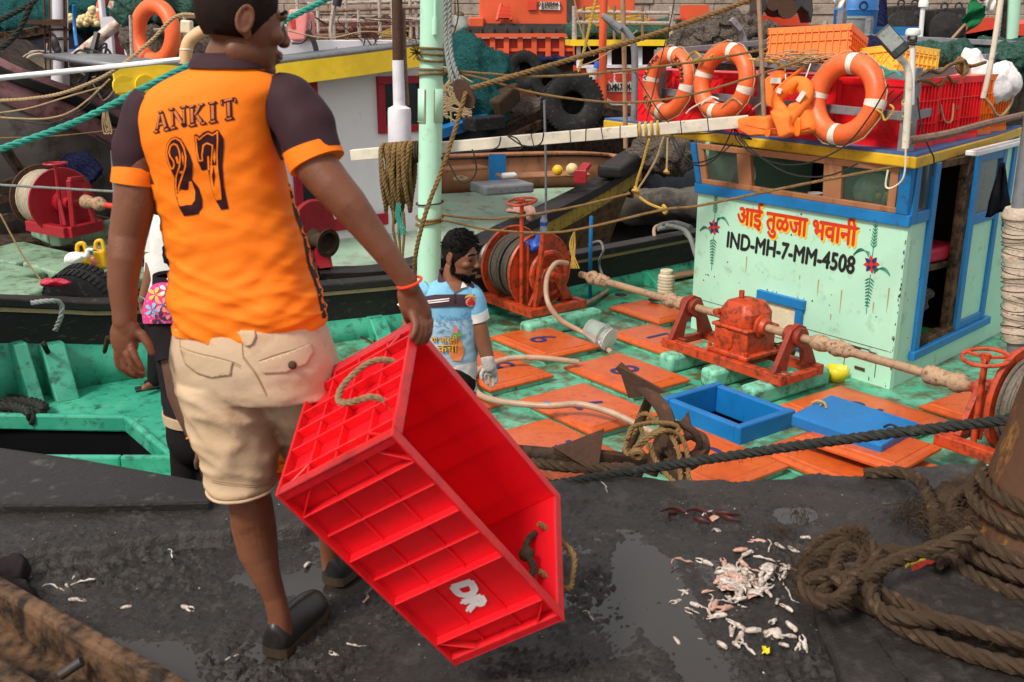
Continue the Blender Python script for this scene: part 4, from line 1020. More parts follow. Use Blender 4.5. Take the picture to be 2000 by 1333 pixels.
pole('blue_pipe','upright blue pipe beside the trawl winch',[on(1153,585,DK),at(1153,500,9.8),at(1155,422,9.8)],0.02,'blue_paint','pipe')
lg=thing('gooseneck_lamp','grey gooseneck lamp pole with a flat head at the left roof corner','lamp',at(1240,235,9.0))
MB().tube(cr([at(1238,236,9.0),at(1240,150,9.0),at(1238,90,9.0),at(1226,65,9.0),at(1212,52,9.0)],5),0.03,10).build('pole','grey_steel',lg)
m=MB();m.beam(at(1216,58,9.0),at(1178,30,9.05),0.14,0.04);m.build('head','grey_steel',lg,smooth=0,bev=0.01)
def lump(name,label,cat,mat,blobs,vox=0.02,amp=0.03,f=6,seed=0,it=3,group=None,kind=None):
 m=MB()
 for c,r in blobs:m.ell(c,r,nu=18,nv=12)
 m=m.fuse(vox,it)
 for v in m.v:
  n=noise.noise_vector(v*f+V((seed,0,0)));k=noise.fractal(v*f*2.2,1,2,3)
  v+=n*amp+Z3*k*amp*0.4
 return tag(m.build(name,mat,smooth=80),label,cat,group,kind)
def blobs(pts,rz=1.0):return[(at(x,y,Y),(r,r*1.0,r*rz))for x,y,Y,r in pts]
lump('sack','crumpled white sack knotted behind the right railing corner','sack','sack_white',blobs([(1900,118,8.9,0.09),(1888,138,8.9,0.12),(1915,145,8.9,0.12),(1888,104,8.9,0.05),(1905,106,8.9,0.045)]),0.012,0.035,9,1)
lump('sack','full white woven sack resting outside the right roof railing','sack','sack_white',blobs([(1955,160,9.0,0.16),(1940,172,8.9,0.14),(1962,150,9.1,0.12)]),0.012,0.03,8,4)
lump('fishing_net','heaped grey green net behind the yellow crate','net','net_green',blobs([(1820,120,9.6,0.26),(1790,130,9.4,0.2),(1850,118,9.8,0.22),(1870,110,10,0.2)],0.7),0.02,0.06,7,2)
lump('fishing_net','dark blue net between the orange crate and the lamp','net','net_blue',blobs([(1705,98,10.2,0.2),(1680,96,10.3,0.16),(1735,100,10.2,0.18)],0.6),0.02,0.05,7,3)
lump('fishing_net','dark green net heaped at the right end of the roof','net','net_green',blobs([(1970,118,10.0,0.26),(1935,108,10.2,0.22),(2010,118,10,0.3)],0.7),0.02,0.06,7,6)
random.seed(8);m=MB()
for k in range(16):
 P=[];o=at(random.uniform(1515,1600),random.uniform(112,128),8.1)
 for j in range(6):P.append(o+V((random.gauss(0,.09),random.gauss(0,.06),random.uniform(-.03,.06))))
 m.tube(cr(P,4),0.004,4)
tag(m.build('cord_tangle','rope_tan'),'tangle of thin cords on the red crates','cord')
ex=thing('exhaust_pipe','exhaust pipe lagged in cream bandage beside the wheelhouse door','pipe',on(1985,770,DK))
b0=on(1985,770,DK);b1=at(1990,405,b0.y)
m=MB();P=[b0.lerp(b1,i/30)for i in range(31)];m.tube(P[9:],[0.105+(0.012*((i*7)%3-1))for i in range(22)],18);m.build('lagging','lagging',ex)
m=MB();m.rod(b0,b0.lerp(b1,0.6),0.07,16);m.rod(b0.lerp(b1,.95),b1+Z3*1.0,0.06,12);m.build('pipe','grey_steel',ex)
m=MB()
for i in range(6,28):
 p=b0.lerp(b1,0.3+0.68*(i-6)/22);m.torus(p,(random.gauss(0,.15),random.gauss(0,.15),1),0.116,0.003,18,4)
m.build('binding_wire','rust',ex)
fl_=thing('strip_light','white fluorescent strip light under the roof edge above the door','light',at(1935,290,8.2))
m=MB();m.beam(at(1898,300,7.75),at(2000,275,8.9),0.1,0.04);m.build('housing','white_plastic',fl_,smooth=0,bev=0.008)
m=MB();m.sheet([[at(1958-.9*j+(i-2.5)*(1.4+1.0*j)*.95,318+j*11+(3*math.sin(i*1.9)+(8-3*i)if j>7 else 0),7.75+0.03*math.sin(i*2.1+j*.3))for i in range(6)]for j in range(10)])
tag(m.build('cloth','cloth_black',smooth=60,solid=0.012),'black garment hanging beside the wheelhouse door','garment')
# mast, boom, running gear
ma=thing('mast','mint painted steel mast standing on the deck with ropes made fast round it','mast',on(836,665,DK))
b0=on(836,665,DK);top=at(847,-260,b0.y+0.05);mid=at(844,0,b0.y)
m=MB();m.tube([b0,b0.lerp(top,0.5),top],[0.108,0.1,0.098],32);m.build('pole','mint_paint',ma,smooth=60)
mx=lambda py,dx=0.0,dy=0.0:b0.lerp(top,(b0.z-at(840,py,b0.y).z)/(b0.z-top.z))+V((dx,dy,0))
def curved_plate(z0,z1,a0,a1,r,mat,name):
 m=MB();m.sheet([[V((mx(py).x+r*math.sin(a),mx(py).y-r*math.cos(a),mx(py).z))for a in np.linspace(a0,a1,7)]for py in np.linspace(z0,z1,3)]);return m.build(name,mat,ma,smooth=60,solid=0.006)
curved_plate(174,238,-1.5,-0.42,0.108,'mint_paint','doubler_plate');curved_plate(174,238,0.32,1.35,0.108,'mint_paint','doubler_plate')
m=MB()
for a in(-0.42,0.32):m.tube([V((mx(py).x+0.111*math.sin(a),mx(py).y-0.111*math.cos(a),mx(py).z))for py in np.linspace(174,238,14)],0.004,5)
m.tube([V((mx(238).x+0.111*math.sin(a),mx(238).y-0.111*math.cos(a),mx(238).z))for a in np.linspace(-1.4,-.4,8)],0.004,5)
m.build('weld_bead','rope_tan',ma)
m=MB();m.tube([mx(-30,0.035,-0.115),mx(38,0.035,-0.115)],0.012,8);m.tube([mx(36,0.035,-0.12),mx(68,0.035,-0.12)],0.024,12);m.build('conduit','mint_paint',ma)
def lash(px,py,n,mat,label,r=0.014,cols=0.02,rad=0.118,wob=0.1):
 m=MB();random.seed(int(py))
 for k in range(n):
  c=mx(py+k*11);ax=V((random.uniform(-wob,wob),random.uniform(-wob,wob),1)).normalized()
  m.rope([c+(ax.orthogonal().normalized()*math.cos(t)+ax.cross(ax.orthogonal().normalized())*math.sin(t))*rad for t in np.linspace(0,2*PI,26)],r)
 return tag(m.build('lashing',mat),label,'rope','rope turns lashed round the mint mast')
lash(840,95,3,'rope_brown','upper rope lashing of three turns round the mint mast',0.011)
lash(840,136,2,'rope_brown','middle rope lashing of two turns round the mint mast',0.010,wob=0.22)
lash(840,397,1,'rope_dirty','single thin dark turn of rope low on the mint mast',0.007)
lash(840,425,2,'rope_brown','lowest rope lashing of two turns on the mint mast',0.012,wob=0.18)
m=MB();random.seed(4)
for k in range(40):o=mx(102,-0.11,-0.08);m.tube([o,o+V((random.gauss(-.02,.03),random.gauss(-.02,.03),random.gauss(0,.035)))],0.003,4)
tag(m.build('rope_end','rope_dirty'),'frayed end of rope sticking out of the upper mast lashing','rope')
e1=jp(1462,237,6.47);e0=at(842,290,b0.y+0.22);d=(e0-e1)
lo,hi=0.5,2.0
for _ in range(50):
 t_=(lo+hi)/2;p=e1+d*t_;q=V((p.x,p.y*CT-(p.z-CAM_H)*ST,0));px=1000+F_*p.x/q.y
 if px>688:lo=t_
 else:hi=t_
e2=e1+d*lo
bo=thing('boom','white square steel boom with loops of wire, laid from the mast to the roof','boom',e1)
n_=d.normalized();s_=n_.cross(Z3).normalized();u_=s_.cross(n_);hw=0.047
m=MB()
for s in(-1,1):
 m.box((e1+e2)/2+s_*(s*(hw-.004)),d*(lo/2),s_*0.004,u_*hw);m.box((e1+e2)/2+u_*(s*(hw-.004)),d*(lo/2),s_*(hw-.008),u_*0.004)
m.build('tube','cream_metal',bo,smooth=0,bev=0.004)
random.seed(21)
for t in(0.12,0.2,0.33,0.385,0.44,0.49,0.54,0.66):
 c=e1+d*t;o=hw+0.004
 MB().tube([c+s_*(i*o)+u_*(j*o)+n_*random.uniform(-.01,.01)for i,j in((-1,-1),(1,-1),(1,1),(-1,1))],0.004,5,closed=True).build('wire_band','cable',bo)
def wireloop(pts,label,mat='cable',r=0.006,name='cable',cat='cable',n=8):
 return tag(MB().tube(cr(pts,n),r,6).build(name,mat),label,cat)
Yb=8.5
wireloop([at(x,y,Yb-.1)for x,y in((872,300),(862,310),(872,312),(885,335),(893,350),(905,357),(920,352),(930,335),(928,310),(922,292))],'black cable loop hanging under the boom right of the mast')
wireloop([at(x,y,Yb-.2)for x,y in((978,268),(974,285),(960,293),(935,296),(915,296),(890,298))],'black cable sagging along the boom, nearest the mast')
wireloop([at(x,y,Yb-.35)for x,y in((1062,260),(1058,278),(1045,286),(1020,284),(1000,272),(992,265),(1010,272),(1018,290),(990,292))],'black cable looped along the middle of the boom')
for pts,lb in(([(1430,248),(1390,260),(1350,262),(1310,262)],'upper black cable running along the yellow roof edge'),([(1432,250),(1405,300),(1365,318),(1345,312),(1325,285),(1312,262)],'black cable sagging across the left window'),([(1434,250),(1440,275),(1470,300),(1520,320),(1580,318),(1650,285),(1700,225),(1735,165)],'black cable looping across the open front window'),([(1436,252),(1465,290),(1520,330),(1570,345),(1625,342),(1675,320)],'lower black cable looping across the open front window'),([(1432,250),(1450,268),(1468,272),(1440,262),(1455,285)],'knot of black cable ends on the roof edge'),([(1310,265),(1325,300),(1345,318),(1380,322),(1432,280)],'thin black cable in front of the left window corner')):
 wireloop([jp(x,y,6.42)for x,y in pts],lb)
wireloop([jp(x,y,6.5)for x,y in((1767,200),(1769,290),(1765,345),(1745,366),(1730,364),(1735,330))],'white flex hanging from the roof corner post','cream_plastic',0.007)
wireloop([at(x,y,7.2)for x,y in((1792,190),(1800,250),(1815,290),(1824,310),(1822,345))],'black cable hanging down the door side of the roof edge')
co=thing('rope_coil','big coil of brown rope hung over the end of the white boom','rope',at(772,290,9.0))
random.seed(9);m=MB()
for k in range(13):
 px=742+k*5.3+random.uniform(-3,3);t=None
 f=(px-842)/(1462-842);c=e1+d*(1-f);c=V((c.x,c.y,c.z))
 L=random.uniform(0.42,0.68);w=0.08+random.uniform(0,0.05);sk=random.uniform(-0.03,0.05)-0.05*(k<4)
 P=[c+u_*(hw+0.016)+s_*0,c+s_*(-w)+Z3*0.0,c+s_*(-w*1.2)-Z3*(L*0.5)+n_*sk*0.6,c+s_*(-w*.5)-Z3*L*.92+n_*sk,c+s_*(w*0.2)-Z3*L+n_*(sk+.02),c+s_*(w*1.1)-Z3*(L*0.55)+n_*(sk*0.4+.015),c+s_*w+n_*0.012]
 m.rope(cr(P,8,closed=True),0.0205,pitch=0.11)
m.build('loops','rope_brown',co)
m=MB()
for k in range(5):
 f=(800+k*6-842)/(620);c=e1+d*(1-f);m.torus(c-Z3*0.02,n_,0.085,0.013,20,7)
m.build('dark_turns','rope_dirty',co)
m=MB()
for k in range(3):m.rope(cr([at(770+k*9,415,8.85),at(768+k*11,450,8.85),at(775+k*6,490,8.85),at(770+k*7,540,8.8)],6),0.013,pitch=0.08)
m.build('hanging_ends','rope_brown',co)
m=MB()
for k in range(14):m.tube(cr([at(778+random.uniform(-4,6),398,8.7),at(780+random.uniform(-8,8),425,8.7),at(785+random.uniform(-12,12),458,8.7)],4),0.003,4)
m.build('green_twine','rope_green',co)
bl=thing('pulley_block','rusty pulley block hanging from a thick steel wire beside the mast','pulley',at(905,182,8.3))
c=at(907,183,8.3);ax=(at(918,205,8.3)-at(893,163,8.3)).normalized()
m=MB();sd2=ax.cross(Y3).normalized()
for s in(-1,1):m.prism([c+ax*(0.13*math.cos(q))+sd2*(0.07*math.sin(q))+Y3*(s*0.045-0.01)for q in np.linspace(0,2*PI,20)[:-1]],Y3*0.02)
m.build('cheek','rust',bl,smooth=30,bev=0.006);m=MB();m.lathe([(0.0,-.03),(0.075,-.03),(0.055,0),(0.075,.03),(0,.03)],c,Y3,20);m.build('sheave','dark_steel',bl)
m=MB()
for s in(-1,1):m.rope(cr([c-ax*0.1+sd2*(0.02*s),at(888+6*s,150,8.3),at(878+4*s,112,8.35),at(874+s*4,60,8.4),at(874+s*4,-30,8.4)],6),0.02,pitch=0.12)
m.build('wire_strop','rope_grey',bl)
def rope_obj(label,pts,r,mat,step=8,fuzz=0.0,pitch=None,name='rope',cat='rope',group=None):
 return tag(MB().rope(cr(pts,step),r,3,pitch,6 if r>0.012 else 5,fuzz).build(name,mat),label,cat,group)
rope_obj('taut brown rope rising from the block across to the top right',[at(912,175,8.28),at(1140,109,8.5),at(1300,60,8.7),at(1470,-2,8.9),at(1620,-60,9)],0.022,'rope_brown',5)
rope_obj('brown rope falling from the block past the front of the mast',[at(910,180,8.22),at(886,262,8.2),at(862,335,8.2),at(835,405,8.2),at(815,480,8.25),at(806,545,8.4),at(800,600,8.5)],0.019,'rope_brown',6)
rope_obj('thin rope from the mast sagging past the big tyre to the first lifebuoy',[at(868,138,8.4),at(960,145,8.4),at(1040,150,8.4),at(1175,143,8.4),at(1350,122,8.3),at(1500,96,8.2)],0.011,'rope_brown',6)
rope_obj('thin rope from the mast crossing in front of both left lifebuoys',[at(868,140,8.4),at(935,152,8.4),at(1035,180,8.4),at(1150,197,8.3),at(1250,200,8.2),at(1360,183,8.0),at(1470,150,7.9),at(1570,118,7.9)],0.010,'rope_brown',6)
rope_obj('rope from the lower mast to the yellow knot under the boom',[at(862,420,8.4),at(965,428,8.5),at(1105,408,8.5),at(1231,378,8.5)],0.011,'rope_brown',6)
rope_obj('long rope crossing low in front of the wheelhouse windows',[at(862,429,8.4),at(900,438,8.4),at(965,450,8.4),at(1100,453,8.3),at(1290,411,7.6),at(1360,403,7.5),at(1560,362,7.0),at(1750,326,6.9)],0.011,'rope_brown',6)
rope_obj('yellow rope tied from the boom down to the knot',[at(1268,272,8.3),at(1255,320,8.35),at(1242,370,8.4),at(1262,395,8.35),at(1298,410,8.3)],0.012,'rope_yellow',6)
rope_obj('tan rope hanging beside the yellow one under the boom',[at(1296,268,8.3),at(1282,310,8.35),at(1262,345,8.4),at(1240,378,8.4)],0.010,'rope_tan',6)
rope_obj('short red brown rope end with a knot hanging under the boom',[at(1304,270,8.25),at(1303,305,8.25),at(1302,335,8.25)],0.009,'rope_tan',6)
m=MB()
for k in range(4):m.torus(e1+d*(0.27+k*0.018),n_,0.062,0.012,16,6)
for p,ax_,r,lb in((at(1298,410,8.3),(1,.4,.3),.03,'yellow knot at the end of the rope under the boom'),(at(1242,374,8.38),(.3,.4,1),.028,'yellow knot joining the ropes below the boom'),(at(1302,337,8.25),(.3,.4,1),.02,'small knot on the short rope end under the boom')):tag(MB().torus(p,ax_,r,r*.45,14,6).torus(p+Z3*r*.5,(1,.2,.5),r*.8,r*.4,14,6).build('knot','rope_yellow'),lb,'knot')
tag(m.build('lashing','rope_yellow'),'yellow rope turns lashed round the boom near the left roof corner','rope')
rope_obj('thick green rope stretched behind the man in the orange jersey',[at(-30,303,4.6),at(0,292,4.6),at(150,238,4.8),at(285,170,5.0),at(365,130,5.15),at(470,80,5.3),at(560,38,5.5),at(645,-4,5.7),at(720,-40,5.8)],0.0165,'rope_green',6,pitch=0.12)
for pts,lb,r,mt in(([(0,197,9),(60,193,9),(130,180,9),(215,143,9),(290,85,9),(345,32,9),(400,33,9)],'tan rope curving up past the white pipe to the net',0.016,'rope_tan'),([(0,230,9.2),(90,232,9.2),(150,212,9.2),(215,155,9.2)],'lower thin tan rope sagging across the grey hull',0.009,'rope_tan'),([(0,221,9.3),(60,211,9.3),(130,190,9.3),(200,170,9.3)],'knotted thin rope sagging across the grey hull',0.008,'rope_tan'),([(0,270,9.4),(110,266,9.4),(250,251,9.4)],'thin brown line stretched across the grey hull',0.007,'rope_brown'),([(-10,361,9),(110,368,9),(230,375,9)],'thin grey line stretched in front of the red reel',0.012,'rope_grey'),([(0,418,7.9),(45,500,7.9),(88,558,7.9)],'thin tan cord slanting over the mossy hatches',0.007,'rope_tan'),([(0,222,9.3),(40,236,9.3),(100,241,9.3),(165,210,9.3),(207,160,9.3)],'thin black cable looping over the grey bow',0.006,'cable'),([(-5,42,9),(60,8,9),(75,-10,9)],'dark mooring rope at the top left corner',0.022,'rope_black'),([(0,95,8.9),(18,82,8.9),(40,55,8.9),(62,5,8.9)],'second dark mooring rope at the top left corner',0.024,'rope_black')):
 rope_obj(lb,[at(*p)for p in pts],r,mt,6)
m=MB()
for k in range(3):m.tube(cr([at(204,208,9.2),at(200+k*3,235,9.2),at(203+k*6,260,9.2),at(210+k*4,255,9.2),at(208,212,9.2)],5),0.007,6)
tag(m.build('rope_hank','rope_tan'),'small hank of thin rope hanging on the grey bow','rope')
pole('white_pipe','white pipe running across above the dark bow at the left',[at(-20,155,8.6),at(200,133,8.9),at(352,117,9.1)],0.024,'white_paint','pipe')
# hose and small things on deck
def dk(px,py,z=0.04):return on(px,py,DK+z)
hz=[on(1290,440,-0.52),on(1278,448,-0.55),on(1278,480,-0.7),on(1262,520,-1.0),dk(1215,548),dk(1172,578),on(1130,600,-1.0)]
tag(MB().tube(cr(hz,8),0.022,10).build('hose','hose'),'tan hose dropping over the gunwale onto the deck','hose')
tag(MB().tube(cr([at(1108,515,9.1),at(1085,515,9.0),at(1068,545,8.9),at(1070,590,8.7),dk(1095,625,.2),dk(1135,648,.1),dk(1170,668,.05),dk(1195,690,.02)],8),0.024,10).build('hose','hose'),'tan hose looping down in front of the trawl winch','hose')
tag(MB().tube(cr([dk(1130,708,.12),dk(1060,700,.16),dk(1000,700,.16),dk(950,715,.13),dk(925,735,.1),dk(930,765,.1),dk(970,783,.14),dk(1065,793,.16),dk(1130,790,.18),dk(1190,805,.17),dk(1245,830,.13),dk(1285,852,.1)],8),0.024,10).build('hose','hose'),'tan hose lying over the orange hatches behind the anchor','hose')
q=dk(1070,792,.16)
tag(MB().lathe([(0.0265,-.025),(0.0275,0),(0.0265,.025)],q,V((1,-.1,0)),12).build('tape_band','blue_bright'),'blue tape round the hose on the hatches','tape')
tag(MB().tube(cr([on(1290,440,-.5),on(1320,436,-.5),on(1350,445,-.5)],6),0.03,10).tube(cr([on(1285,448,-.52),on(1325,445,-.5),on(1352,470,-.52)],6),0.026,10).tube(cr([on(1300,440,-.45),on(1340,452,-.48),on(1360,500,-.5)],6),0.026,10).build('hose','rope_grey'),'bundle of grey hoses lying over the far gunwale','hose')
jg=thing('jug','cream ribbed plastic jug standing on a small orange hatch','jug',dk(1300,578,.1))
o=dk(1300,578,.11);m=MB();prof=[(0,0),(0.075,0.0)]
for k in range(6):prof+=[(0.086,0.01+k*0.033),(0.088,0.025+k*0.033),(0.083,0.033+k*0.033)]
prof+=[(0.086,0.21),(0.06,0.235),(0.058,0.25),(0,0.25)]
m.lathe(prof,o,Z3,26);m.build('body','cream_plastic',jg);m=MB();m.lathe([(0.066,0.235),(0.066,0.265),(0.06,0.272),(0,0.272)],o,Z3,26);m.build('lid','cream_plastic',jg)
m=MB();m.torus(o+Z3*0.2,-Y3,0.075,0.003,20,5,a0=0,a1=PI);m.build('wire_handle','dark_steel',jg)
ja=thing('plastic_jar','clear plastic jar lying on its side on the hatches','jar',dk(1168,660,.1))
o=dk(1150,640,.18);ax=(dk(1188,662,.12)-o).normalized()
m=MB();m.lathe([(0,0),(0.085,0),(0.09,0.015),(0.105,0.15),(0.11,0.17),(0.085,0.185),(0.08,0.2),(0.105,0.215),(0.105,0.235),(0.07,0.24),(0.06,0.225),(0,0.225)],o,ax,28);m.build('body','clear_plastic',ja)
m=MB();m.lathe([(0.0,0.228),(0.05,0.23),(0.103,0.237),(0.108,0.245),(0.0,0.25)],o,ax,28);m.build('cap','white_plastic',ja)
ja=thing('water_bottle','half full water bottle standing on the winch handwheel','bottle',at(1062,455,9.3))
o=at(1062,453,9.35)
m=MB();m.lathe([(0,0),(0.036,0),(0.036,0.05),(0.032,0.055),(0.036,0.06),(0.036,0.11),(0.016,0.15),(0.014,0.165),(0,0.165)],o,Z3,18);m.build('body','bottle_water',ja)
m=MB();m.lathe([(0.017,0.163),(0.017,0.18),(0,0.18)],o,Z3,12);m.build('cap','cap_blue',ja);m=MB();m.lathe([(0.037,0.06),(0.037,0.095)],o,Z3,18);m.build('wrapper','cap_blue',ja)
lump('plastic_bag','blue plastic bag tied to the winch below the handwheel','bag','bag_blue',[(at(1040,480,9.25),(0.09,0.07,0.07)),(at(1052,466,9.28),(0.05,0.04,0.06))],0.01,0.02,16,2)
m=MB()
for k in range(9):m.tube(cr([at(1122,452,9.2),at(1118+random.uniform(-6,8),480,9.2),at(1122+random.uniform(-14,10),525,9.15)],4),0.007,5)
tag(m.build('rope_end','rope_yellow'),'yellow rope end tied to the brake lever of the trawl winch','rope')
rope_obj('grey green rope looped over the gunwale by the blue pipe',[on(1150,478,-.52),on(1172,472,-.5),on(1178,490,-.55),on(1170,515,-.75),dk(1180,545,.2)],0.014,'rope_grey',6)
sc_=MB();o=dk(1632,745,.0)
sc_.sheet([[o+V((math.cos(t)*r*(1 if math.cos(t)>-.5 else .8),math.sin(t)*r*0.85,h))for t in np.linspace(0.35,2*PI-0.35,20)]for r,h in((0.02,0.0),(0.07,0.008),(0.095,0.06),(0.1,0.12))])
tag(sc_.build('scoop','scoop_yellow',smooth=60,solid=0.004),'yellow plastic scoop cut from a can, lying by the wheelhouse corner','scoop')
o=dk(1383,610,.0)
tag(MB().box(o+V((0,0,.16)),U*0.12,W_*0.03+Z3*0.0,Z3*0.14+U*0.02).build('rusty_plate','raw_wood',smooth=0,bev=0.006),'brown board leaning against the mint front wall','board')
for k,(px,py)in enumerate(((1278,587),(1212,577))):
 o=dk(px,py,.11);tag(MB().lathe([(0,0),(0.06,0),(0.062,0.01),(0,0.014)],o,Z3,14).build('slipper','tyre',smooth=40),('black rubber sole lying by the cream jug','black rubber sole on the corner of the small hatch')[k],'slipper')
ms=MB();o=at(1345,640,8.0)
lump('rag_bundle','bundle of dirty rags and fittings behind the gearbox','rags','rope_dirty',[(dk(1515,690,.12),(0.16,0.1,0.1)),(dk(1475,680,.1),(0.1,0.1,0.08))],0.015,0.03,14)
# anchor
an=thing('anchor','rusty four armed anchor with brown rope wound round it, beside the quay edge','anchor',at(1290,900,4.6))
YA=4.75
def ab(px,py,dy=0.0):return at(px,py,YA+dy)
m=MB()
def arm(pts,w0,w1,mm=None):
 P=cr(pts,7);n=len(P);(mm or m).tube(P,[1.25*(w0+(w1-w0)*i/(n-1))for i in range(n)],8,sq=0.75)
arm([ab(1208,714,.25),ab(1240,745,.2),ab(1275,775,.1),ab(1300,810,0),ab(1303,850,-.05),ab(1285,900,0)],0.022,0.045)
arm([ab(1082,877,-.2),ab(1120,887,-.2),ab(1180,893,-.15),ab(1240,903,-.05),ab(1285,905,0)],0.018,0.045)
arm([ab(1352,848,.3),ab(1372,860,.22),ab(1373,882,.1),ab(1345,905,.02),ab(1290,910,0)],0.03,0.04)
arm([ab(1285,905,0),ab(1330,935,-.3),ab(1345,960,-.4)],0.035,0.025)
m.build('arm','rust',an)
m=MB();m.rod(ab(1268,780,.3),ab(1222,890,.35),0.028,10);m.rod(ab(1310,825,0),ab(1268,925,-.05),0.045,12);m.rod(ab(1225,885,.3),ab(1290,905,0),0.03,10)
m.torus(ab(1330,860,.1),(.5,1,.3),0.10,0.02,22,8);m.rod(ab(1310,868,.05),ab(1358,848,.25),0.02,8);m.build('shank','rust',an)
def fluke(pts,nv):
 m=MB();P=[ab(*p)for p in pts];n=(P[1]-P[0]).cross(P[2]-P[0]).normalized()*0.012;m.prism([p-n/2 for p in P],n);m.build('fluke','rust',an,smooth=0,bev=0.003)
fluke([(1208,714,.22),(1304,766,.05),(1228,778,.2)],0)
fluke([(1082,876,-.22),(1180,837,-.12),(1167,928,-.26)],0)
fluke([(1344,804,.3),(1352,845,.25),(1330,830,.32)],0)
fluke([(1344,806,.31),(1328,826,.3),(1338,852,.22),(1352,846,.22)],0)
random.seed(31);m=MB()
m.rope(cr([ab(1225,860,-.2),ab(1236,835,-.15),ab(1270,827,-.1),ab(1310,828,-.1),ab(1326,838,-.1),ab(1312,850,-.15),ab(1290,840,-.2),ab(1255,860,-.25),ab(1228,888,-.25),ab(1222,870,-.2),ab(1242,838,-.15)],8),0.0125,pitch=0.075)
m.rope(cr([ab(1240,888,-.25),ab(1262,860,-.25),ab(1300,842,-.22),ab(1330,855,-.2),ab(1342,885,-.25),ab(1345,930,-.35),ab(1352,948,-.4)],8),0.0125,pitch=0.075)
m.rope(cr([ab(1270,865,-.25),ab(1278,895,-.28),ab(1300,925,-.35),ab(1320,945,-.4)],8),0.0125,pitch=0.075)
m.rope(cr([ab(1310,850,-.2),ab(1325,880,-.3),ab(1328,920,-.35),ab(1332,950,-.4)],8),0.0125,pitch=0.075)
m.rope(cr([ab(1245,815,.1),ab(1262,808,.05),ab(1285,825,0)],8),0.0125,pitch=0.075);m.rope(cr([ab(1250,830,.1),ab(1262,865,.05),ab(1275,885,0)],8),0.0125,pitch=0.075)
m.torus(ab(1246,888,-.27),(.2,1,.4),0.022,0.018,14,8);m.build('rope','rope_brown',an)
m=MB()
m.rope(cr([ab(1285,885,-.1),ab(1300,880,-.15),ab(1315,895,-.2),ab(1300,905,-.2)],8),0.022);m.rope(cr([ab(1040,905,-.1),ab(1110,912,-.2),ab(1180,915,-.25),ab(1240,915,-.3)],6),0.03,pitch=0.17);m.rope(cr([ab(1200,925,-.3),ab(1225,912,-.3),ab(1250,925,-.35),ab(1230,935,-.4)],8),0.022)
m.build('dark_rope','rope_dirty',an)
tag(MB().tube([at(1000,885,4.7),at(1180,900,4.75)],0.045,12).build('log','dark_timber'),'brown spar lying under the anchor behind the crate','spar')
for k in range(3):
 rope_obj(('thin dark cord loop lying by the teal bulwark','second thin cord lying behind the bearded man','third thin cord slanting over the teal deck')[k],[dk(672,560+6*k,.35),dk(685,590+k*10,.2),dk(700+k*12,612+k*18,.03),dk(730,632+k*20,.02),dk(712,628+k*16,.02),dk(680,600+k*25,.05)],0.007,'rope_dirty',6)
rope_obj('pale rope end draped over the black gunwale',[on(62,592,-.32),on(95,588,-.3),on(118,592,-.33),on(120,615,-.42),on(108,645,-.55)],0.019,'rope_grey',6)
rope_obj('dark rope hanging inside the teal bulwark',[on(85,672,-.6),on(100,700,-.85),on(120,725,-1.05),on(126,735,-1.07)],0.02,'rope_black',6)
rope_obj('short dark rope stub hanging on the bulwark',[on(210,660,-.62),on(206,680,-.75),on(204,688,-.8)],0.018,'rope_dirty',6)
rope_obj('coiled wet grey rope lying on the teal deck',[dk(-30,775,.04),dk(40,780,.05),dk(80,790,.06),dk(86,800,.06),dk(60,808,.05),dk(0,800,.04),dk(-20,795,.1),dk(30,795,.12),dk(55,805,.13),dk(65,825,.05)],0.034,'rope_black',7,pitch=0.17)
rope_obj('second turn of wet grey rope on the teal deck',[dk(-30,812,.05),dk(20,808,.06),dk(70,806,.1),dk(84,796,.1),dk(50,784,.1),dk(-20,784,.1)],0.03,'rope_black',7,pitch=0.17)
def tyre(label,c,ax,R,r,tread=46,group='truck tyre fenders',w=1.0):
 t=thing('tyre',label,'tyre',c,group);ax=V(ax).normalized()
 m=MB();m.lathe([(R-r*1.5,-r*.75*w),(R-r*0.5,-r*.98*w),(R-0.06*r,-r*.8*w),(R,-r*.5*w),(R,r*.5*w),(R-0.06*r,r*.8*w),(R-r*.5,r*.98*w),(R-r*1.5,r*.75*w),(R-r*1.65,r*.6*w),(R-r*1.4,0),(R-r*1.65,-r*.6*w),(R-r*1.5,-r*.75*w)],c,ax,44);m.build('carcass','tyre',t)
 m=MB();a=ax.orthogonal().normalized();b=ax.cross(a)
 for k in range(tread):
  q=2*PI*k/tread;dd=a*math.cos(q)+b*math.sin(q);tt=ax.cross(dd)
  for s in(-1,1):m.box(c+dd*(R+0.006*R)+ax*(s*r*.5*w),dd*(R*0.018),ax*(r*.33*w),tt*(R*PI/tread*.66))
 m.build('tread','tyre',t,smooth=0);return t
tyre('black tyre standing behind the gunwale at the left',on(147,605,-.62)+V((0,.22,-.02)),(.25,1,.25),0.34,0.13)
lump('rag','dark red rag on the edge of the mossy hatches','rag','bedding_red',[(on(108,552,-.28),(0.12,0.05,0.035))],0.01,0.02,14)
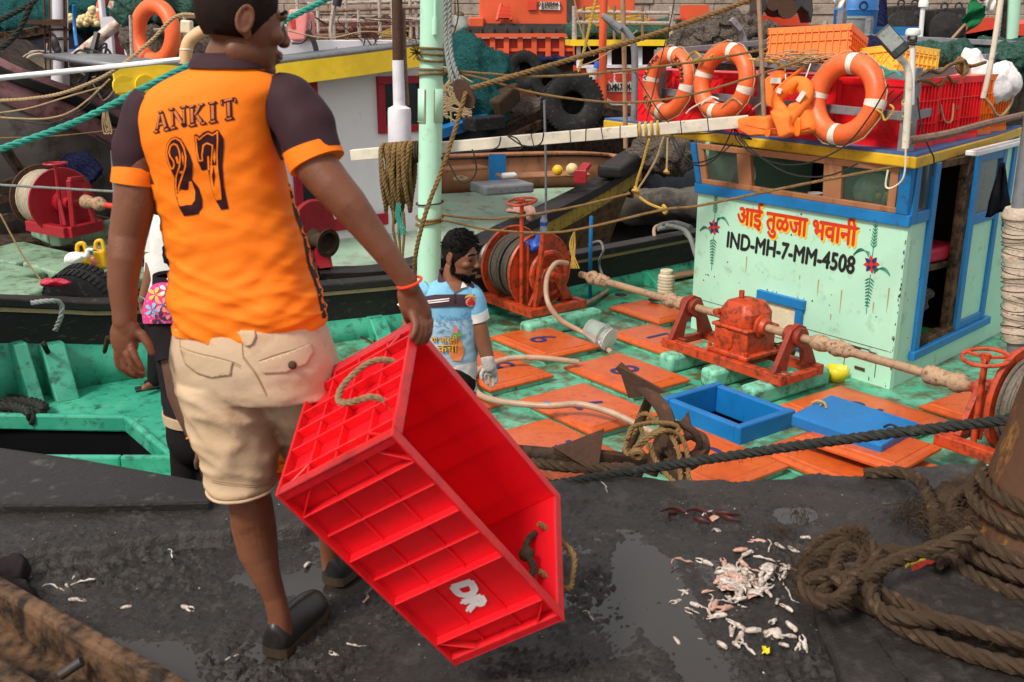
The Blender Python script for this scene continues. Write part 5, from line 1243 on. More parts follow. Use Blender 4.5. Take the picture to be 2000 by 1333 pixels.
# ropes and cords on the roof railing
rope_obj('brown rope hanging from the right roof rail over the orange crates',[at(1878,118,8.25),at(1884,140,8.2),at(1876,165,8.18),at(1874,190,8.15),at(1868,216,8.12)],.017,'rope_brown',6)
rope_obj('brown rope wound along the top of the right roof rail',[at(1795,150,7.35),at(1815,138,7.5),at(1835,142,7.7),at(1855,128,7.9),at(1878,122,8.2),at(1895,130,8.4),at(1925,122,8.6)],.015,'rope_brown',6)
rope_obj('second brown rope looped under the right roof rail',[at(1788,158,7.3),at(1812,160,7.5),at(1835,168,7.7),at(1850,150,7.9),at(1862,162,8),at(1880,150,8.2)],.012,'rope_brown',6)
rope_obj('tan rope loop drooping outside the right railing end',[at(1922,190,8.7),at(1935,205,8.7),at(1948,226,8.75),at(1962,222,8.8),at(1976,200,8.9),at(1979,180,9)],.012,'rope_tan',6)
m=MB()
for k in range(6):m.torus(at(1875+k*1.5,126+k*1.5,8.25),(-.6,.8,random.uniform(-.2,.2)),.05,.014,16,6)
tag(m.build('lashing','rope_brown'),'thick knot of brown rope round the right roof rail','rope')
random.seed(52)
for lb,pts,r,mt in(('yellow rope tangle behind the tops of the left lifebuoys',[(1340,118),(1355,102),(1368,112),(1350,122),(1372,120),(1392,108),(1380,118)],.012,'rope_yellow'),('yellow rope running from the plain lifebuoy to the railing',[(1462,116),(1490,118),(1515,122),(1535,132)],.011,'rope_yellow'),('tan cord slung from the plain lifebuoy to the bamboo pole',[(1392,192),(1372,200),(1350,212),(1340,222)],.007,'sign_white'),('white cord tied at the middle of the plain lifebuoy',[(1370,205),(1388,190),(1404,194)],.007,'sign_white'),('thin tan tie in the lower half of the plain lifebuoy',[(1408,212),(1430,192),(1450,205)],.007,'rope_tan'),('grey cord tying the plain lifebuoy to the bamboo pole',[(1470,214),(1482,205),(1496,196)],.009,'rope_grey'),('yellow tie hanging from the wrapped lifebuoy',[(1708,212),(1722,222),(1728,235),(1740,225),(1745,212),(1738,205)],.008,'rope_yellow'),('pale cord bunch tied on the middle rail at the corner post',[(1762,205),(1772,208),(1780,200),(1768,196),(1762,202),(1776,212)],.008,'rope_tan'),('green and tan cords twisted on the top rail by the lamp',[(1720,130),(1735,138),(1728,148),(1748,140),(1760,150)],.009,'rope_green'),('cord lashing at the roof corner post foot',[(1762,228),(1778,232),(1765,238),(1780,240)],.009,'rope_yellow')):
 rope_obj(lb,[jp(x,y,6.5)for x,y in pts],r,mt,6)
for lb,pts,r,mt in(('thin stay wire rising from the bow to the top edge',[(1262,240,8.6),(1285,140,8.6),(1310,40,8.6),(1320,-20,8.6)],.005,'cable'),('black cable slanting across the lettered lifebuoy',[(1240,140,8.3),(1262,180,8.25),(1290,222,8.2),(1306,240,8.2)],.005,'cable'),('thin cord falling from the top beside the second bamboo pole',[(1120,-10,12),(1135,60,12),(1160,110,12)],.008,'rope_tan'),('slack cord crossing in front of the orange mast',[(1130,130,14),(1160,120,14),(1200,95,14),(1245,60,14)],.009,'rope_tan'),('black wire hanging beside the mint mast top',[(893,-10,8.6),(895,30,8.6),(888,60,8.6),(880,78,8.6)],.006,'cable'),('thin tan cord sagging over the white cabin roof',[(560,60,11.2),(640,75,11.3),(720,62,11.4),(815,80,11.6)],.008,'rope_tan')):
 rope_obj(lb,[at(*p)for p in pts],r,mt,6)
# people
def face_frame(dir_,tilt=0.0):
 f=V(dir_).normalized();x=f.cross(Z3).normalized();z=x.cross(f)
 return Matrix((x,f,z)).transposed()
def head_vol(m,c,R,s=1.0,ear=True,smile=0.0):
 def e(p,r,q=None):m.ell(c+R@(V(p)*s),tuple(k*s for k in r),(R@q)if q else R,nu=22,nv=16)
 e((0,-0.006,0.035),(0.075,0.088,0.090));e((0,0.03,0.0),(0.068,0.066,0.085));e((0,0.035,-0.05),(0.056,0.056,0.062));e((0,0.062,-0.092),(0.034,0.03,0.024))
 for sx in(-1,1):
  e((sx*0.034,0.012,-0.060),(0.024,0.05,0.036));e((sx*0.043,0.066,-0.018),(0.022,0.024,0.02));e((sx*0.032,0.085,0.026),(0.026,0.012,0.009))
  if ear:
   q=Matrix.Rotation(sx*-0.25,3,'Z')@Matrix.Rotation(-0.2,3,'X')
   e((sx*0.075,-0.012,0.002),(0.006,0.014,0.030),q);e((sx*0.075,-0.005,-0.025),(0.006,0.009,0.012),q)
   m.torus(c+R@(V((sx*0.078,-0.014,0.006))*s),R@(q@X3),0.016*s,0.005*s,18,7,ry=1.75,ref=R@(q@Y3))
 m.tube([c+R@(V((0,0.09,0.028))*s),c+R@(V((0,0.107,-0.012))*s),c+R@(V((0,0.113,-0.026))*s)],[0.008*s,0.011*s,0.014*s],10)
 e((0,0.108,-0.028),(0.019,0.014,0.011));e((0,0.090,-0.054),(0.026+smile,0.014,0.009));e((0,0.087,-0.068),(0.022+smile,0.014,0.009))
def eyes(par,c,R,s=1.0,lid=0.0):
 for sx in(-1,1):
  p=c+R@(V((sx*0.032,0.078,0.010))*s)
  MB().ell(p,0.0125*s,nu=12,nv=8).build('eye','eye_white',par)
  MB().ell(p+R@(V((sx*0.001,0.0085,-0.001))*s),0.0068*s,nu=10,nv=8).build('iris','paint_black',par)
def hair_cap(c,R,s,front=0.08,low=0.0,top=0.012,rough=0.004,seed=1):
 m=MB();rings=[]
 for i in range(15):
  ph=i/14
  ring=[]
  for j in range(44):
   t=2*PI*j/44;d=V((math.cos(t),math.sin(t),0))
   zl=low+(0.075-low)*max(0,d.y)**1.5
   ang=ph*(PI/2-math.asin(max(-0.7,min(.95,(zl-0.035)/0.09))))
   r=V((d.x*0.078*math.sin(ang),-0.006+d.y*0.09*math.sin(ang),0.035+0.093*math.cos(ang)))
   n=noise.noise(V((r.x*60+seed,r.y*60,r.z*60)))
   k=1.03+top*8*max(0,math.cos(ang))
   r=V((r.x*k,(r.y+0.006)*k-0.006,(r.z-0.035)*k+0.035))+r.normalized()*n*rough
   ring.append(c+R@(r*s))
  rings.append(ring)
 return m.loft(rings,caps=True)
def oval(c,w,d,yaw=0.0,n=44,p=2.4,ax=None):
 out=[]
 for j in range(n):
  t=2*PI*j/n;x=abs(math.cos(t))**(2/p)*math.copysign(1,math.cos(t));y=abs(math.sin(t))**(2/p)*math.copysign(1,math.sin(t))
  q=V((x*w*math.cos(yaw)-y*d*math.sin(yaw),x*w*math.sin(yaw)+y*d*math.cos(yaw),0));out.append(V(c)+q)
 return out
def tshirt(rows,th,yaw,wr=0.006,seed=0,n=64,fine=9):
 """rows: (left px, right px, py, Y) -> closed body of cloth with folds"""
 K=[]
 for i,(a,b,y,Yd)in enumerate(rows):
  c=at((a+b)/2,y,Yd);w=(b-a)/2*mpp(c);K.append((c,w,th[i]if isinstance(th,(list,tuple))else th))
 C=cr([k[0]for k in K],fine);Wd=cr([V((k[1],k[2],0))for k in K],fine);rings=[]
 for i,(c,w)in enumerate(zip(C,Wd)):
  ring=oval(c,w.x,w.y,yaw,n);s=i/(len(C)-1)
  for j,p in enumerate(ring):
   d=(p-c);d.normalize();q=p*1.0
   f=noise.noise(V((p.x*7+seed,p.y*7,p.z*13+p.x*6)))+0.6*noise.noise(V((p.x*15+seed,p.y*9,p.z*34-p.x*18)))
   cz=(1-abs(noise.noise(V(((p.z+.4*p.x)*19+seed,(p.x*.8-p.z*.3)*4,7.0)))))**4-.25;cz+=.5*((1-abs(noise.noise(V(((p.z-.25*p.x)*30+seed,p.x*5,3.0)))))**4-.25)
   ring[j]=p+d*(wr*((0.35+1.2*s*s)*f*.7+1.3*max(0,s-.35)*cz))
  rings.append(ring)
 return rings
# the man in the orange jersey, seen from behind
p1=thing('person','man in an orange jersey and khaki shorts, seen from behind, carrying a large red crate','person',V((-0.5,2.3,0)))
HC=at(465,46,2.30);HR=face_frame((0.80,0.56,-0.14))
m=MB();head_vol(m,HC,HR,1.0,smile=0.006)
m.caps([at(446,155,2.32),at(452,118,2.312),at(462,78,2.305)],[0.064,0.058,0.050])
P,R_=limb([(284,260,66,2.30),(268,330,78,2.29),(262,400,80,2.28),(250,462,72,2.27),(244,505,66,2.25),(240,555,58,2.24),(243,605,48,2.23),(243,628,45,2.225)])
m.caps(P,R_)
def hand(m,joints):
 for row in joints:
  P,R_=limb(row);m.caps(P,R_)
Yh=2.22
m.ell(at(243,662,Yh),(0.034,0.019,0.052));m.ell(at(246,640,Yh),(0.028,0.02,0.03));m.ell(at(256,648,Yh),(0.024,0.018,0.03))
hand(m,[[(231,690,20,Yh),(233,712,18,Yh+.005),(249,727,15,Yh+.01),(266,736,12,Yh+.015)],[(241,694,19,Yh),(247,716,17,Yh-.0),(262,729,15,Yh),(278,735,12,Yh+.005)],[(250,692,18,Yh-.012),(258,712,16,Yh-.015),(269,724,14,Yh-.012),(280,730,11,Yh-.01)],[(258,684,17,Yh-.022),(266,700,14,Yh-.028),(274,713,12,Yh-.028),(279,721,11,Yh-.026)],[(260,646,21,Yh+.0),(278,655,19,Yh-.005),(289,672,17,Yh-.01),(296,690,13,Yh-.012)]])
P,R_=limb([(562,215,76,2.29),(592,275,84,2.265),(618,325,86,2.245),(648,362,80,2.228),(680,398,74,2.22),(716,445,62,2.215),(750,490,52,2.21),(784,535,43,2.215),(800,562,40,2.22)])
m.caps(P,R_)
m.caps([at(801,565,2.225),at(812,592,2.235),at(824,612,2.24)],[0.023,0.027,0.024]);m.caps([at(792,575,2.225),at(798,598,2.23),at(808,612,2.235)],[0.02,0.022,0.02])
hand(m,[[(829,606,18,2.245),(839,628,17,2.235),(838,650,15,2.225),(832,666,13,2.22)],[(822,612,18,2.235),(830,634,17,2.222),(828,656,15,2.212),(822,671,13,2.208)],[(814,614,18,2.225),(821,638,16,2.21),(818,658,14,2.2),(812,670,12,2.196)],[(805,612,17,2.215),(812,634,15,2.2),(809,650,13,2.19),(804,660,11,2.186)],[(792,586,24,2.24),(792,604,21,2.262),(797,622,18,2.285),(803,636,15,2.295)]])
P,R_=limb([(448,170,80,2.33),(440,250,140,2.33),(440,400,130,2.33),(470,560,140,2.33),(490,680,150,2.33)]);m.caps(P,R_)
hipL,hipR=at(440,760,2.33),at(580,760,2.34)
P,R_=limb([(440,740,120,2.33),(462,870,96,2.31),(482,955,84,2.29),(490,985,84,2.29),(496,1030,86,2.30),(504,1075,78,2.30),(518,1120,58,2.29),(536,1165,44,2.285),(545,1205,44,2.275),(548,1240,50,2.27)]);m.caps(P,R_)
m.caps([at(548,1240,2.27),at(575,1210,2.38),at(590,1195,2.46)],[0.034,0.032,0.025])
P,R_=limb([(585,740,120,2.34),(610,850,100,2.44),(640,930,84,2.56),(652,990,78,2.6),(650,1040,56,2.61),(648,1085,44,2.62),(655,1125,46,2.62)]);m.caps(P,R_)
m.caps([at(655,1128,2.62),at(690,1105,2.78)],[0.034,0.026])
body=m.fuse(0.0034,4).build('body','skin',p1,smooth=80)
eyes(p1,HC,HR)
hm=hair_cap(HC,HR,1.0,low=-0.065,top=0.002,rough=0.0012);hm.build('hair_fade','hair_fade',p1,smooth=80)
hm=hair_cap(HC,HR,1.0,low=0.055,top=0.02,rough=0.006,seed=4);hm.build('hair','hair',p1,smooth=80)
m=MB()
for sx in(-1,1):m.tube(cr([HC+HR@V((sx*0.016,0.096,0.032)),HC+HR@V((sx*0.035,0.094,0.038)),HC+HR@V((sx*0.052,0.078,0.03))],4),0.0045,6)
m.build('eyebrow','hair',p1)
m=MB();m.tube(cr([HC+HR@V((-0.03,0.092,-0.060)),HC+HR@V((0,0.104,-0.062)),HC+HR@V((0.034,0.090,-0.058))],5),0.0035,6);m.build('mouth','lip',p1)
rows=[(392,500,128,2.31),(352,532,143,2.31),(300,556,172,2.315),(276,552,205,2.32),(268,545,245,2.32),(278,548,290,2.325),(292,557,335,2.33),(306,570,390,2.33),(318,585,440,2.33),(330,598,490,2.33),(334,606,530,2.33),(336,622,570,2.33),(341,632,610,2.33),(344,633,640,2.33)]
th=[0.058,0.075,0.095,0.108,0.114,0.118,0.120,0.118,0.116,0.116,0.12,0.125,0.13,0.132]
rings=tshirt(rows,th,-0.10,0.0125,3,84,10)
def hem(ring,zoff,f):return[p+Z3*zoff+(p-sum(ring,V())/len(ring))*f for p in ring]
last=rings[-1];c0=sum(last,V())/len(last)
last=[p+Z3*(-0.012*math.exp(-((p.x+0.62)/0.05)**2)+0.012*math.sin((p.x)*22)*.5)for p in last];rings[-1]=last
SH=MB();SH.loft(rings+[[p*0.95+c0*0.05+Z3*0.004 for p in last],[p*0.9+c0*0.1+Z3*0.05 for p in last]])
jer=SH.build('jersey','jersey_orange',p1,smooth=80)
BV=SH.bvh()
def sleeve(rows,mat,name,th=0.9,cuff=0.0,wr=0.004,seed=0):
 P,R_=limb(rows);P2=cr(P,6);R2=[v.x for v in cr([V((r,0,0))for r in R_],6)]
 m=MB();m.tube(P2,R2,40,sq=th)
 k=40
 for i,v in enumerate(m.v):
  a=P2[i//k];d=(v-a).normalized();m.v[i]=v+d*wr*noise.noise(V((v.x*14+seed,v.y*14,v.z*22)))*1.6
 return m.build(name,mat,p1,smooth=60)
sleeve([(300,195,84,2.32),(284,226,92,2.315),(272,270,92,2.305),(266,310,86,2.298),(264,340,82,2.29)],'jersey_plum','sleeve',1.05)
sleeve([(265,334,88,2.294),(264,347,89,2.29),(263,360,89,2.288)],'jersey_orange','cuff',1.05,wr=0.001)
sleeve([(535,188,96,2.31),(565,204,112,2.295),(590,240,118,2.28),(606,278,112,2.262),(614,302,108,2.255)],'jersey_plum','sleeve',1.0)
sleeve([(607,286,112,2.26),(614,306,114,2.255),(620,320,113,2.25)],'jersey_orange','cuff',1.0,wr=0.001)
m=MB();decal(m,[[(497,137),(553,150),(526,178),(519,205),(521,232),(530,270),(548,312),(585,330),(600,250),(590,170),(540,140)]],BV,0.002);m.build('shoulder_panel','jersey_plum',jer,smooth=80)
m=MB();decal(m,[[(262,215),(268,240),(275,280),(290,330),(301,360),(255,360),(240,260)]],BV,0.002);m.build('shoulder_panel','jersey_plum',jer,smooth=80)
m=MB();decal(m,[[(556,322),(575,420),(592,465),(600,515),(618,565),(630,622),(640,622),(640,500),(600,400),(575,322)]],BV,0.002);m.build('side_panel','jersey_plum',jer,smooth=80)
m=MB();P=castline([(368,128),(382,120),(400,117),(430,117),(455,120),(480,126),(497,134)],BV,0.0)
cc=at(446,112,2.31)
rg=[oval(at(446,132,2.31),0.088,0.075,-0.1,40),oval(at(447,120,2.312),0.084,0.072,-0.1,40),oval(at(449,105,2.315),0.076,0.066,-0.1,40),oval(at(450,103,2.315),0.071,0.06,-0.1,40),oval(at(448,118,2.312),0.07,0.06,-0.1,40)]
m.loft(rg,caps=False);m.build('collar','jersey_plum',jer,smooth=60)
def ser(x,y,w):return stroke((x-w/2,y),(x+w/2,y),4)
def letter(ch,ox,oy,h,w):
 X=lambda u:ox+u*w-0.0*h;
 def q(u,v):return(ox+u*w+(1-v)*0.06*w,oy-v*h-0.19*u*w)
 S=[]
 def s(a,b,t):S.append(stroke(q(*a),q(*b),t))
 def bar(a,L,t=4.2):S.append(stroke(q(a[0]-L/2,a[1]),q(a[0]+L/2,a[1]),t))
 if ch=='A':s((0.12,0),(0.5,1),5);s((0.5,1),(0.88,0),9);s((0.3,.36),(.7,.36),4);bar((.12,0),.4);bar((.88,0),.45);bar((.5,1),.3)
 if ch=='N':s((0.15,0),(0.15,1),5);s((0.15,1),(0.85,0),9);s((0.85,0),(0.85,1),5);bar((.15,0),.45);bar((.1,1),.35);bar((.85,1),.45)
 if ch=='K':s((0.2,0),(0.2,1),9);s((0.25,.45),(0.85,1),5);s((0.4,.55),(0.88,0),9);bar((.2,0),.5);bar((.2,1),.5);bar((.82,1),.4);bar((.88,0),.4)
 if ch=='I':s((0.5,0),(0.5,1),10);bar((.5,0),.8);bar((.5,1),.8)
 if ch=='T':s((0.5,0),(0.5,1),10);bar((.5,0),.6);bar((.5,1),1.0,5.5);s((.04,.78),(.04,1),4);s((.96,.78),(.96,1),4)
 return S
word=[];lite=[]
for ch,ox,oy,w in(('A',300,258,27),('N',331,251,32),('K',368,246,30),('I',404,240,21),('T',431,235,29)):
 S=letter(ch,ox,oy,37,w);word+=[[(x+2.2,y+1.6)for x,y in p]for p in S]+S
 lite+=[[((x+cx)/2-.6 if False else x*0.55+cx*0.45,y*0.72+cy*0.28)for x,y in p]for p in S for cx,cy in[(sum(a for a,b in p)/4,sum(b for a,b in p)/4)]]
m=MB();decal(m,word,BV,0.0016,8);m.build('name_print','print_plum',jer,smooth=0)
m=MB();decal(m,lite,BV,0.0026,8);m.build('name_inlay','print_tan',jer,smooth=0)
z8=lambda L:[(290+x/5.333,185+y/5.333)for x,y in L]
def line8(L,w,closed=False):
 L=L+L[:1]if closed else L
 return[stroke(*z8([a,b]),w)for a,b in zip(L,L[1:])]+[[(x+w/2*math.cos(t),y+w/2*math.sin(t))for t in np.linspace(0,2*PI,9)[:-1]]for x,y in z8(L)]
two=z8([(175,600),(190,520),(230,455),(285,437),(340,460),(380,530),(430,620),(460,720),(455,860),(450,880),(525,970),(560,1090),(560,1170),(520,1245),(480,1250),(440,1220),(405,1215),(395,1265),(370,1265),(320,1175),(285,1060),(270,960),(275,870),(240,800),(195,710)])
two_in=[z8([(300,1040),(325,1005),(345,990),(400,1000),(420,990),(425,905),(452,905),(490,1010),(485,1100),(450,1150),(400,1150),(365,1120),(340,1125),(335,1165),(315,1140)])]+line8([(240,775),(207,700),(188,600),(203,525),(242,468),(285,455),(335,485),(372,560),(390,650),(383,760),(350,860),(322,940),(312,1010)],2.9)+line8([(240,775),(258,770),(270,735),(262,690),(230,650),(215,600),(230,538),(265,512),(300,532),(323,590),(333,660),(322,760),(290,850),(285,950),(297,1060)],2.6)+line8([(295,655),(308,710)],4)+[z8([(350,590),(368,650),(365,740),(350,660)]),z8([(320,800),(372,790),(345,830)])]
sev=z8([(475,420),(500,410),(530,435),(570,395),(620,375),(665,395),(690,375),(725,365),(780,455),(785,540),(770,750),(785,950),(835,1190),(755,1200),(700,1100),(650,960),(635,850),(620,780),(555,790),(510,690),(490,560)])
sev_in=line8([(492,435),(508,445),(530,470),(570,432),(620,402),(665,425),(700,405),(718,388),(720,480),(713,600),(718,760),(745,960),(755,1088),(708,1092),(662,960),(648,850),(655,720),(668,530),(610,507),(572,530),(558,640),(563,688),(527,690),(507,600)],2.6,True)+[z8([(650,850),(662,740),(712,740),(725,800),(752,1080),(708,1085),(668,970)]),z8([(690,560),(702,650),(690,722),(672,660)])]+line8([(622,650),(628,780)],3.4)
sev_core=[z8([(680,735),(694,850),(682,965),(664,850)])]
for q_ in(two,sev):m=MB();decal(m,[q_],BV,0.0016,7);m.build('number_print','print_plum',jer,smooth=0)
for q_ in(two_in,sev_in):m=MB();decal(m,q_,BV,0.0026,7);m.build('number_inlay','jersey_orange',jer,smooth=0)
m=MB();decal(m,sev_core,BV,0.0036,8);m.build('number_core','print_plum',jer,smooth=0)
W0=[(345,628,618,2.33),(340,642,655,2.33),(338,655,690,2.335),(344,662,725,2.34),(352,664,758,2.34)]
rgs=tshirt(W0,[0.128,0.142,0.15,0.15,0.14],-0.1,0.008,9,64,6)
sm=MB();sm.loft(rgs)
def leg(rows,th,n=56,seed=0):
 rr_=[];K=[(at((a+b)/2,y,Yd),(b-a)/2)for a,b,y,Yd in rows];C=cr([k[0]for k in K],6);Wd=cr([V((k[1]*mpp(k[0]),t_,0))for k,t_ in zip(K,th)],6)
 for i,(c,w)in enumerate(zip(C,Wd)):
  ring=oval(c,w.x,w.y,-0.1,n,2.2)
  for j,p in enumerate(ring):
   d=(p-c).normalized();f=noise.noise(V((p.x*9+seed,p.y*9,p.z*9+p.x*7)))+0.7*noise.noise(V((p.x*22+seed,p.y*20,p.z*16-p.x*12)))
   cz=(1-abs(noise.noise(V(((p.z+.5*p.x)*17+seed,p.x*6-p.z*5,4.0)))))**4-.2
   ring[j]=p+d*(0.006*f+0.011*cz)
  rr_.append(ring)
 return rr_
LL=leg([(352,520,735,2.325),(357,530,775,2.32),(374,533,825,2.31),(390,536,870,2.30),(402,536,910,2.295),(411,533,948,2.29)],[0.125,0.118,0.108,0.1,0.094,0.09])
RL=leg([(500,660,735,2.345),(520,672,790,2.38),(545,690,850,2.44),(570,700,905,2.5),(590,705,950,2.54)],[0.125,0.118,0.108,0.1,0.095])
sm.loft(LL);sm.loft(RL)
sf=sm.fuse(0.006,3)
for v in sf.v:
 pass
SB=sf.bvh();sho=sf.build('shorts','khaki',p1,smooth=80)
m=MB()
h=LL[-1];m.tube([p+(p-sum(h,V())/len(h)).normalized()*0.004 for p in h],0.004,8,closed=True,sq=1.0);m.build('shorts_hem','khaki',sho)
for ln in([(350,676),(380,688),(420,697),(455,707),(470,715)],[(505,705),(540,692),(575,682),(605,670)],[(472,640),(474,690),(478,700),(500,730),(520,770)],[(365,640),(420,636),(470,640),(510,640)],[(412,937),(450,944),(490,947),(530,944)],[(352,680),(350,640)]):
 P=castline([tuple(p.xy)for p in cr([V((x,y,0))for x,y in ln],10)],SB,0.001)
 if len(P)>2:m=MB();m.tube(P,0.0011,5);m.tube([p+Z3*-0.006 for p in P],0.0009,5);m.build('seam','khaki_seam',sho)
def patch(poly,off,name,mat='khaki',edge=7,bulge=0.0):
 m=MB();decal(m,[poly],SB,off,edge);return m.build(name,mat,sho,smooth=60,solid=0.002)
patch([(352,682),(400,695),(455,708),(452,722),(451,733),(410,738),(385,730),(362,712)],0.0022,'pocket_flap');patch([(506,707),(560,690),(608,670),(614,688),(600,712),(560,728),(515,730)],0.0022,'pocket_flap');patch([(468,634),(496,636),(500,658),(494,672),(484,678),(476,674),(470,655)],0.004,'waist_tab')
bp_=castline([(571,714)],SB,0.01)[0];m=MB();m.lathe([(0,0.004),(0.006,0.004),(0.009,0.002),(0.0105,-.002),(0,-.004)],bp_,(0.05,-1,.1),18);m.build('button','rust',sho)
c=at(800,552,2.216);axx=(at(816,590,2.23)-at(770,515,2.21)).normalized()
m=MB();m.torus(c,axx+V((0,0,-.5)),0.0285,0.0035,26,8);m.build('thread_bracelet','red_thread',p1)
def shoe(heel,toe,sc=1.0):
 f=(toe-heel);L=f.length;f.normalize();x=f.cross(Z3).normalized();up=x.cross(f)
 def ring(s,w,h,z0=0.0,n=24):
  out=[]
  for j in range(n):
   t=2*PI*j/n;a,b=math.cos(t),math.sin(t)
   zz=z0+(h*(max(0,b)**0.8)if b>0 else 0.012*b);out.append(heel+f*(s*L)+x*(a*w*(1 if b<0.2 else 1-.25*b))+up*zz)
  return out
 m=MB();m.loft([ring(s,w*sc,h*sc,0.026)for s,w,h in((-0.01,0.02,0.05),(0.02,0.034,0.068),(0.1,0.04,0.075),(0.25,0.041,0.072),(0.42,0.044,0.07),(0.6,0.048,0.066),(0.78,0.05,0.056),(0.92,0.042,0.045),(0.99,0.024,0.032),(1.01,0.01,0.02))])
 m.build('shoe','shoe_black',p1,smooth=60)
 m=MB();m.loft([[heel+f*(s*L)+x*(math.cos(2*PI*j/24)*w*sc)+up*(0.013+0.013*(1 if math.sin(2*PI*j/24)>0 else-1))for j in range(24)]for s,w in((-0.015,0.022),(0.02,0.037),(0.2,0.043),(0.5,0.046),(0.78,0.053),(0.95,0.042),(1.02,0.015))]);m.build('sole','shoe_sole',p1,smooth=40)
hl,hr=on(535,1284,0.005),on(648,1143,0.01)
shoe(hl,hl+V((0.075,0.235,0.0)));shoe(hr,hr+V((0.10,0.235,0.0)))
# bearded man in the blue printed shirt, standing on the deck
p2=thing('person','bearded man in a blue and white printed polo shirt standing on the boat deck','person',V((-0.55,5.05,DK)))
Y2=5.05;HC=at(897,502,Y2);HR=face_frame((0.87,-0.46,-0.12))
m=MB();head_vol(m,HC,HR,1.0)
m.caps([at(884,560,Y2+.02),at(890,525,Y2+.02)],[0.066,0.058])
P,R_=limb([(922,590,32,Y2),(936,640,34,Y2-.02),(945,675,31,Y2-.03),(955,708,24,Y2-.05)]);m.caps(P,R_)
P,R_=limb([(812,590,32,Y2),(800,640,34,Y2-.05),(806,690,28,Y2-.12)]);m.caps(P,R_)
P,R_=limb([(880,580,56,Y2+.03),(872,640,60,Y2+.02),(868,730,60,Y2+.02)]);m.caps(P,R_)
for x in(840,895):P,R_=limb([(x,740,56,Y2),(x+2,880,46,Y2),(x,1000,40,Y2),(x,1048,30,Y2)]);m.caps(P,R_);m.caps([at(x,1052,Y2),at(x+25,1062,Y2-.1)],[0.04,0.03])
m.fuse(0.0055,4).build('body','skin_warm',p2,smooth=80)
hm=hair_cap(HC,HR,1.0,low=0.03,top=0.022,rough=0.009,seed=9);hm.build('hair','hair',p2,smooth=80)
hm=hair_cap(HC,HR,1.0,low=-0.05,top=0.0,rough=0.001,seed=9);hm.build('hair_fade','hair_fade',p2,smooth=80)
random.seed(41);m=MB()
for k in range(520):
 th_,ph=random.uniform(0,2*PI),math.acos(random.uniform(.12,1));d=V((math.sin(ph)*math.cos(th_),math.sin(ph)*math.sin(th_),math.cos(ph)))
 if d.y>.75 and d.z<.55:continue
 o=V((d.x*.078,-.006+d.y*.09,.035+d.z*.096));L=.007+.022*max(0,d.z)**1.5
 q=d*L+V((random.gauss(0,.007),.012*d.z+random.gauss(0,.006),random.gauss(0,.004)))
 m.tube([HC+HR@o,HC+HR@(o+q*.6),HC+HR@(o+q+V((0,.008,-.005)))],[.0034,.0028,.0007],5)
m.build('hair_tuft','hair',p2,smooth=80)
m=MB()
for p,r in(((0,0.056,-0.092),(0.036,0.038,0.028)),((0.034,0.03,-0.078),(0.022,0.044,0.02)),((-0.034,0.03,-0.078),(0.022,0.044,0.02)),((0.055,0.0,-0.05),(0.010,0.017,0.034)),((-0.055,0.0,-0.05),(0.010,0.017,0.034)),((0,0.086,-0.080),(0.02,0.014,0.008)),((0,0.05,-0.112),(0.024,0.026,0.016))):m.ell(HC+HR@V(p),r,HR)
m=m.fuse(0.005,2)
for k in range(len(m.v)//6):
 v=m.v[k*6];d=(v-HC).normalized();m.tube([v*1.0,v+d*.006+V((random.gauss(0,.002),random.gauss(0,.002),-.006))],[.003,.0006],4)
m.build('beard','hair',p2,smooth=80)
m=MB();m.tube(cr([HC+HR@V((-0.026,0.096,-0.050)),HC+HR@V((0,0.109,-0.044)),HC+HR@V((0.026,0.096,-0.050))],5),0.006,8);m.build('moustache','hair',p2)
m=MB();m.tube(cr([HC+HR@V((-0.016,0.098,-0.064)),HC+HR@V((0,0.105,-0.065)),HC+HR@V((0.016,0.098,-0.064))],5),0.005,8);m.build('lips','lip',p2)
m=MB()
for sx in(-1,1):
 m.tube(cr([HC+HR@V((sx*0.014,0.097,0.034)),HC+HR@V((sx*0.034,0.096,0.04)),HC+HR@V((sx*0.054,0.08,0.03))],4),0.0055,6)
m.build('eyebrow','hair',p2)
m=MB()
for sx in(-1,1):m.ell(HC+HR@V((sx*0.032,0.0795,0.016)),(0.0165,0.0145,0.0125),HR)
m.build('eyelid','skin_warm',p2)
m=MB()
for sx in(-1,1):m.tube(cr([HC+HR@V((sx*(.032+dx),y,z))for dx,y,z in((-.014,.087,.009),(-.005,.0935,.0055),(.006,.0915,.0055),(.015,.083,.009))],4),.0022,5)
m.build('eyelash','hair',p2)
rows=[(864,906,545,Y2+.02),(838,926,556,Y2+.02),(826,938,575,Y2+.02),(822,937,610,Y2+.02),(820,934,650,Y2+.02),(818,932,690,Y2+.02),(816,930,742,Y2+.02),(816,930,765,Y2+.02)]
rg2=tshirt(rows,[0.075,0.095,0.115,0.12,0.118,0.118,0.12,0.12],0.12,0.009,12,60,7)
S2=MB();S2.loft(rg2);polo=S2.build('polo_shirt','shirt_sky',p2,smooth=80);B2=S2.bvh()
z7=lambda L:[(700+x/6.667,480+y/6.667)for x,y in L]
def d2(polys,name,mat,off=0.006,edge=5):
 m=MB();decal(m,polys,B2,off,edge);m.build(name,mat,polo,smooth=80)
d2([z7([(830,1020),(1000,960),(1250,980),(1560,940),(1560,1900),(800,1900)])],'white_panel','shirt_pale',0.004)
d2([z7([(800,1560),(1000,1480),(1300,1560),(1560,1500),(1560,1900),(780,1900)])],'white_panel','shirt_white',0.006)
d2([z7([(780,680),(1000,640),(1250,635),(1500,640),(1560,680),(1540,800),(1250,790),(900,810),(780,830)])],'chest_band','shirt_plum',0.007)
d2([z7([(780,400),(1010,300),(1040,440),(900,510),(780,560)]),z7([(1440,420),(1520,430),(1590,520),(1585,600),(1470,500),(1400,510)])],'shoulder_panel','shirt_plum',0.007)
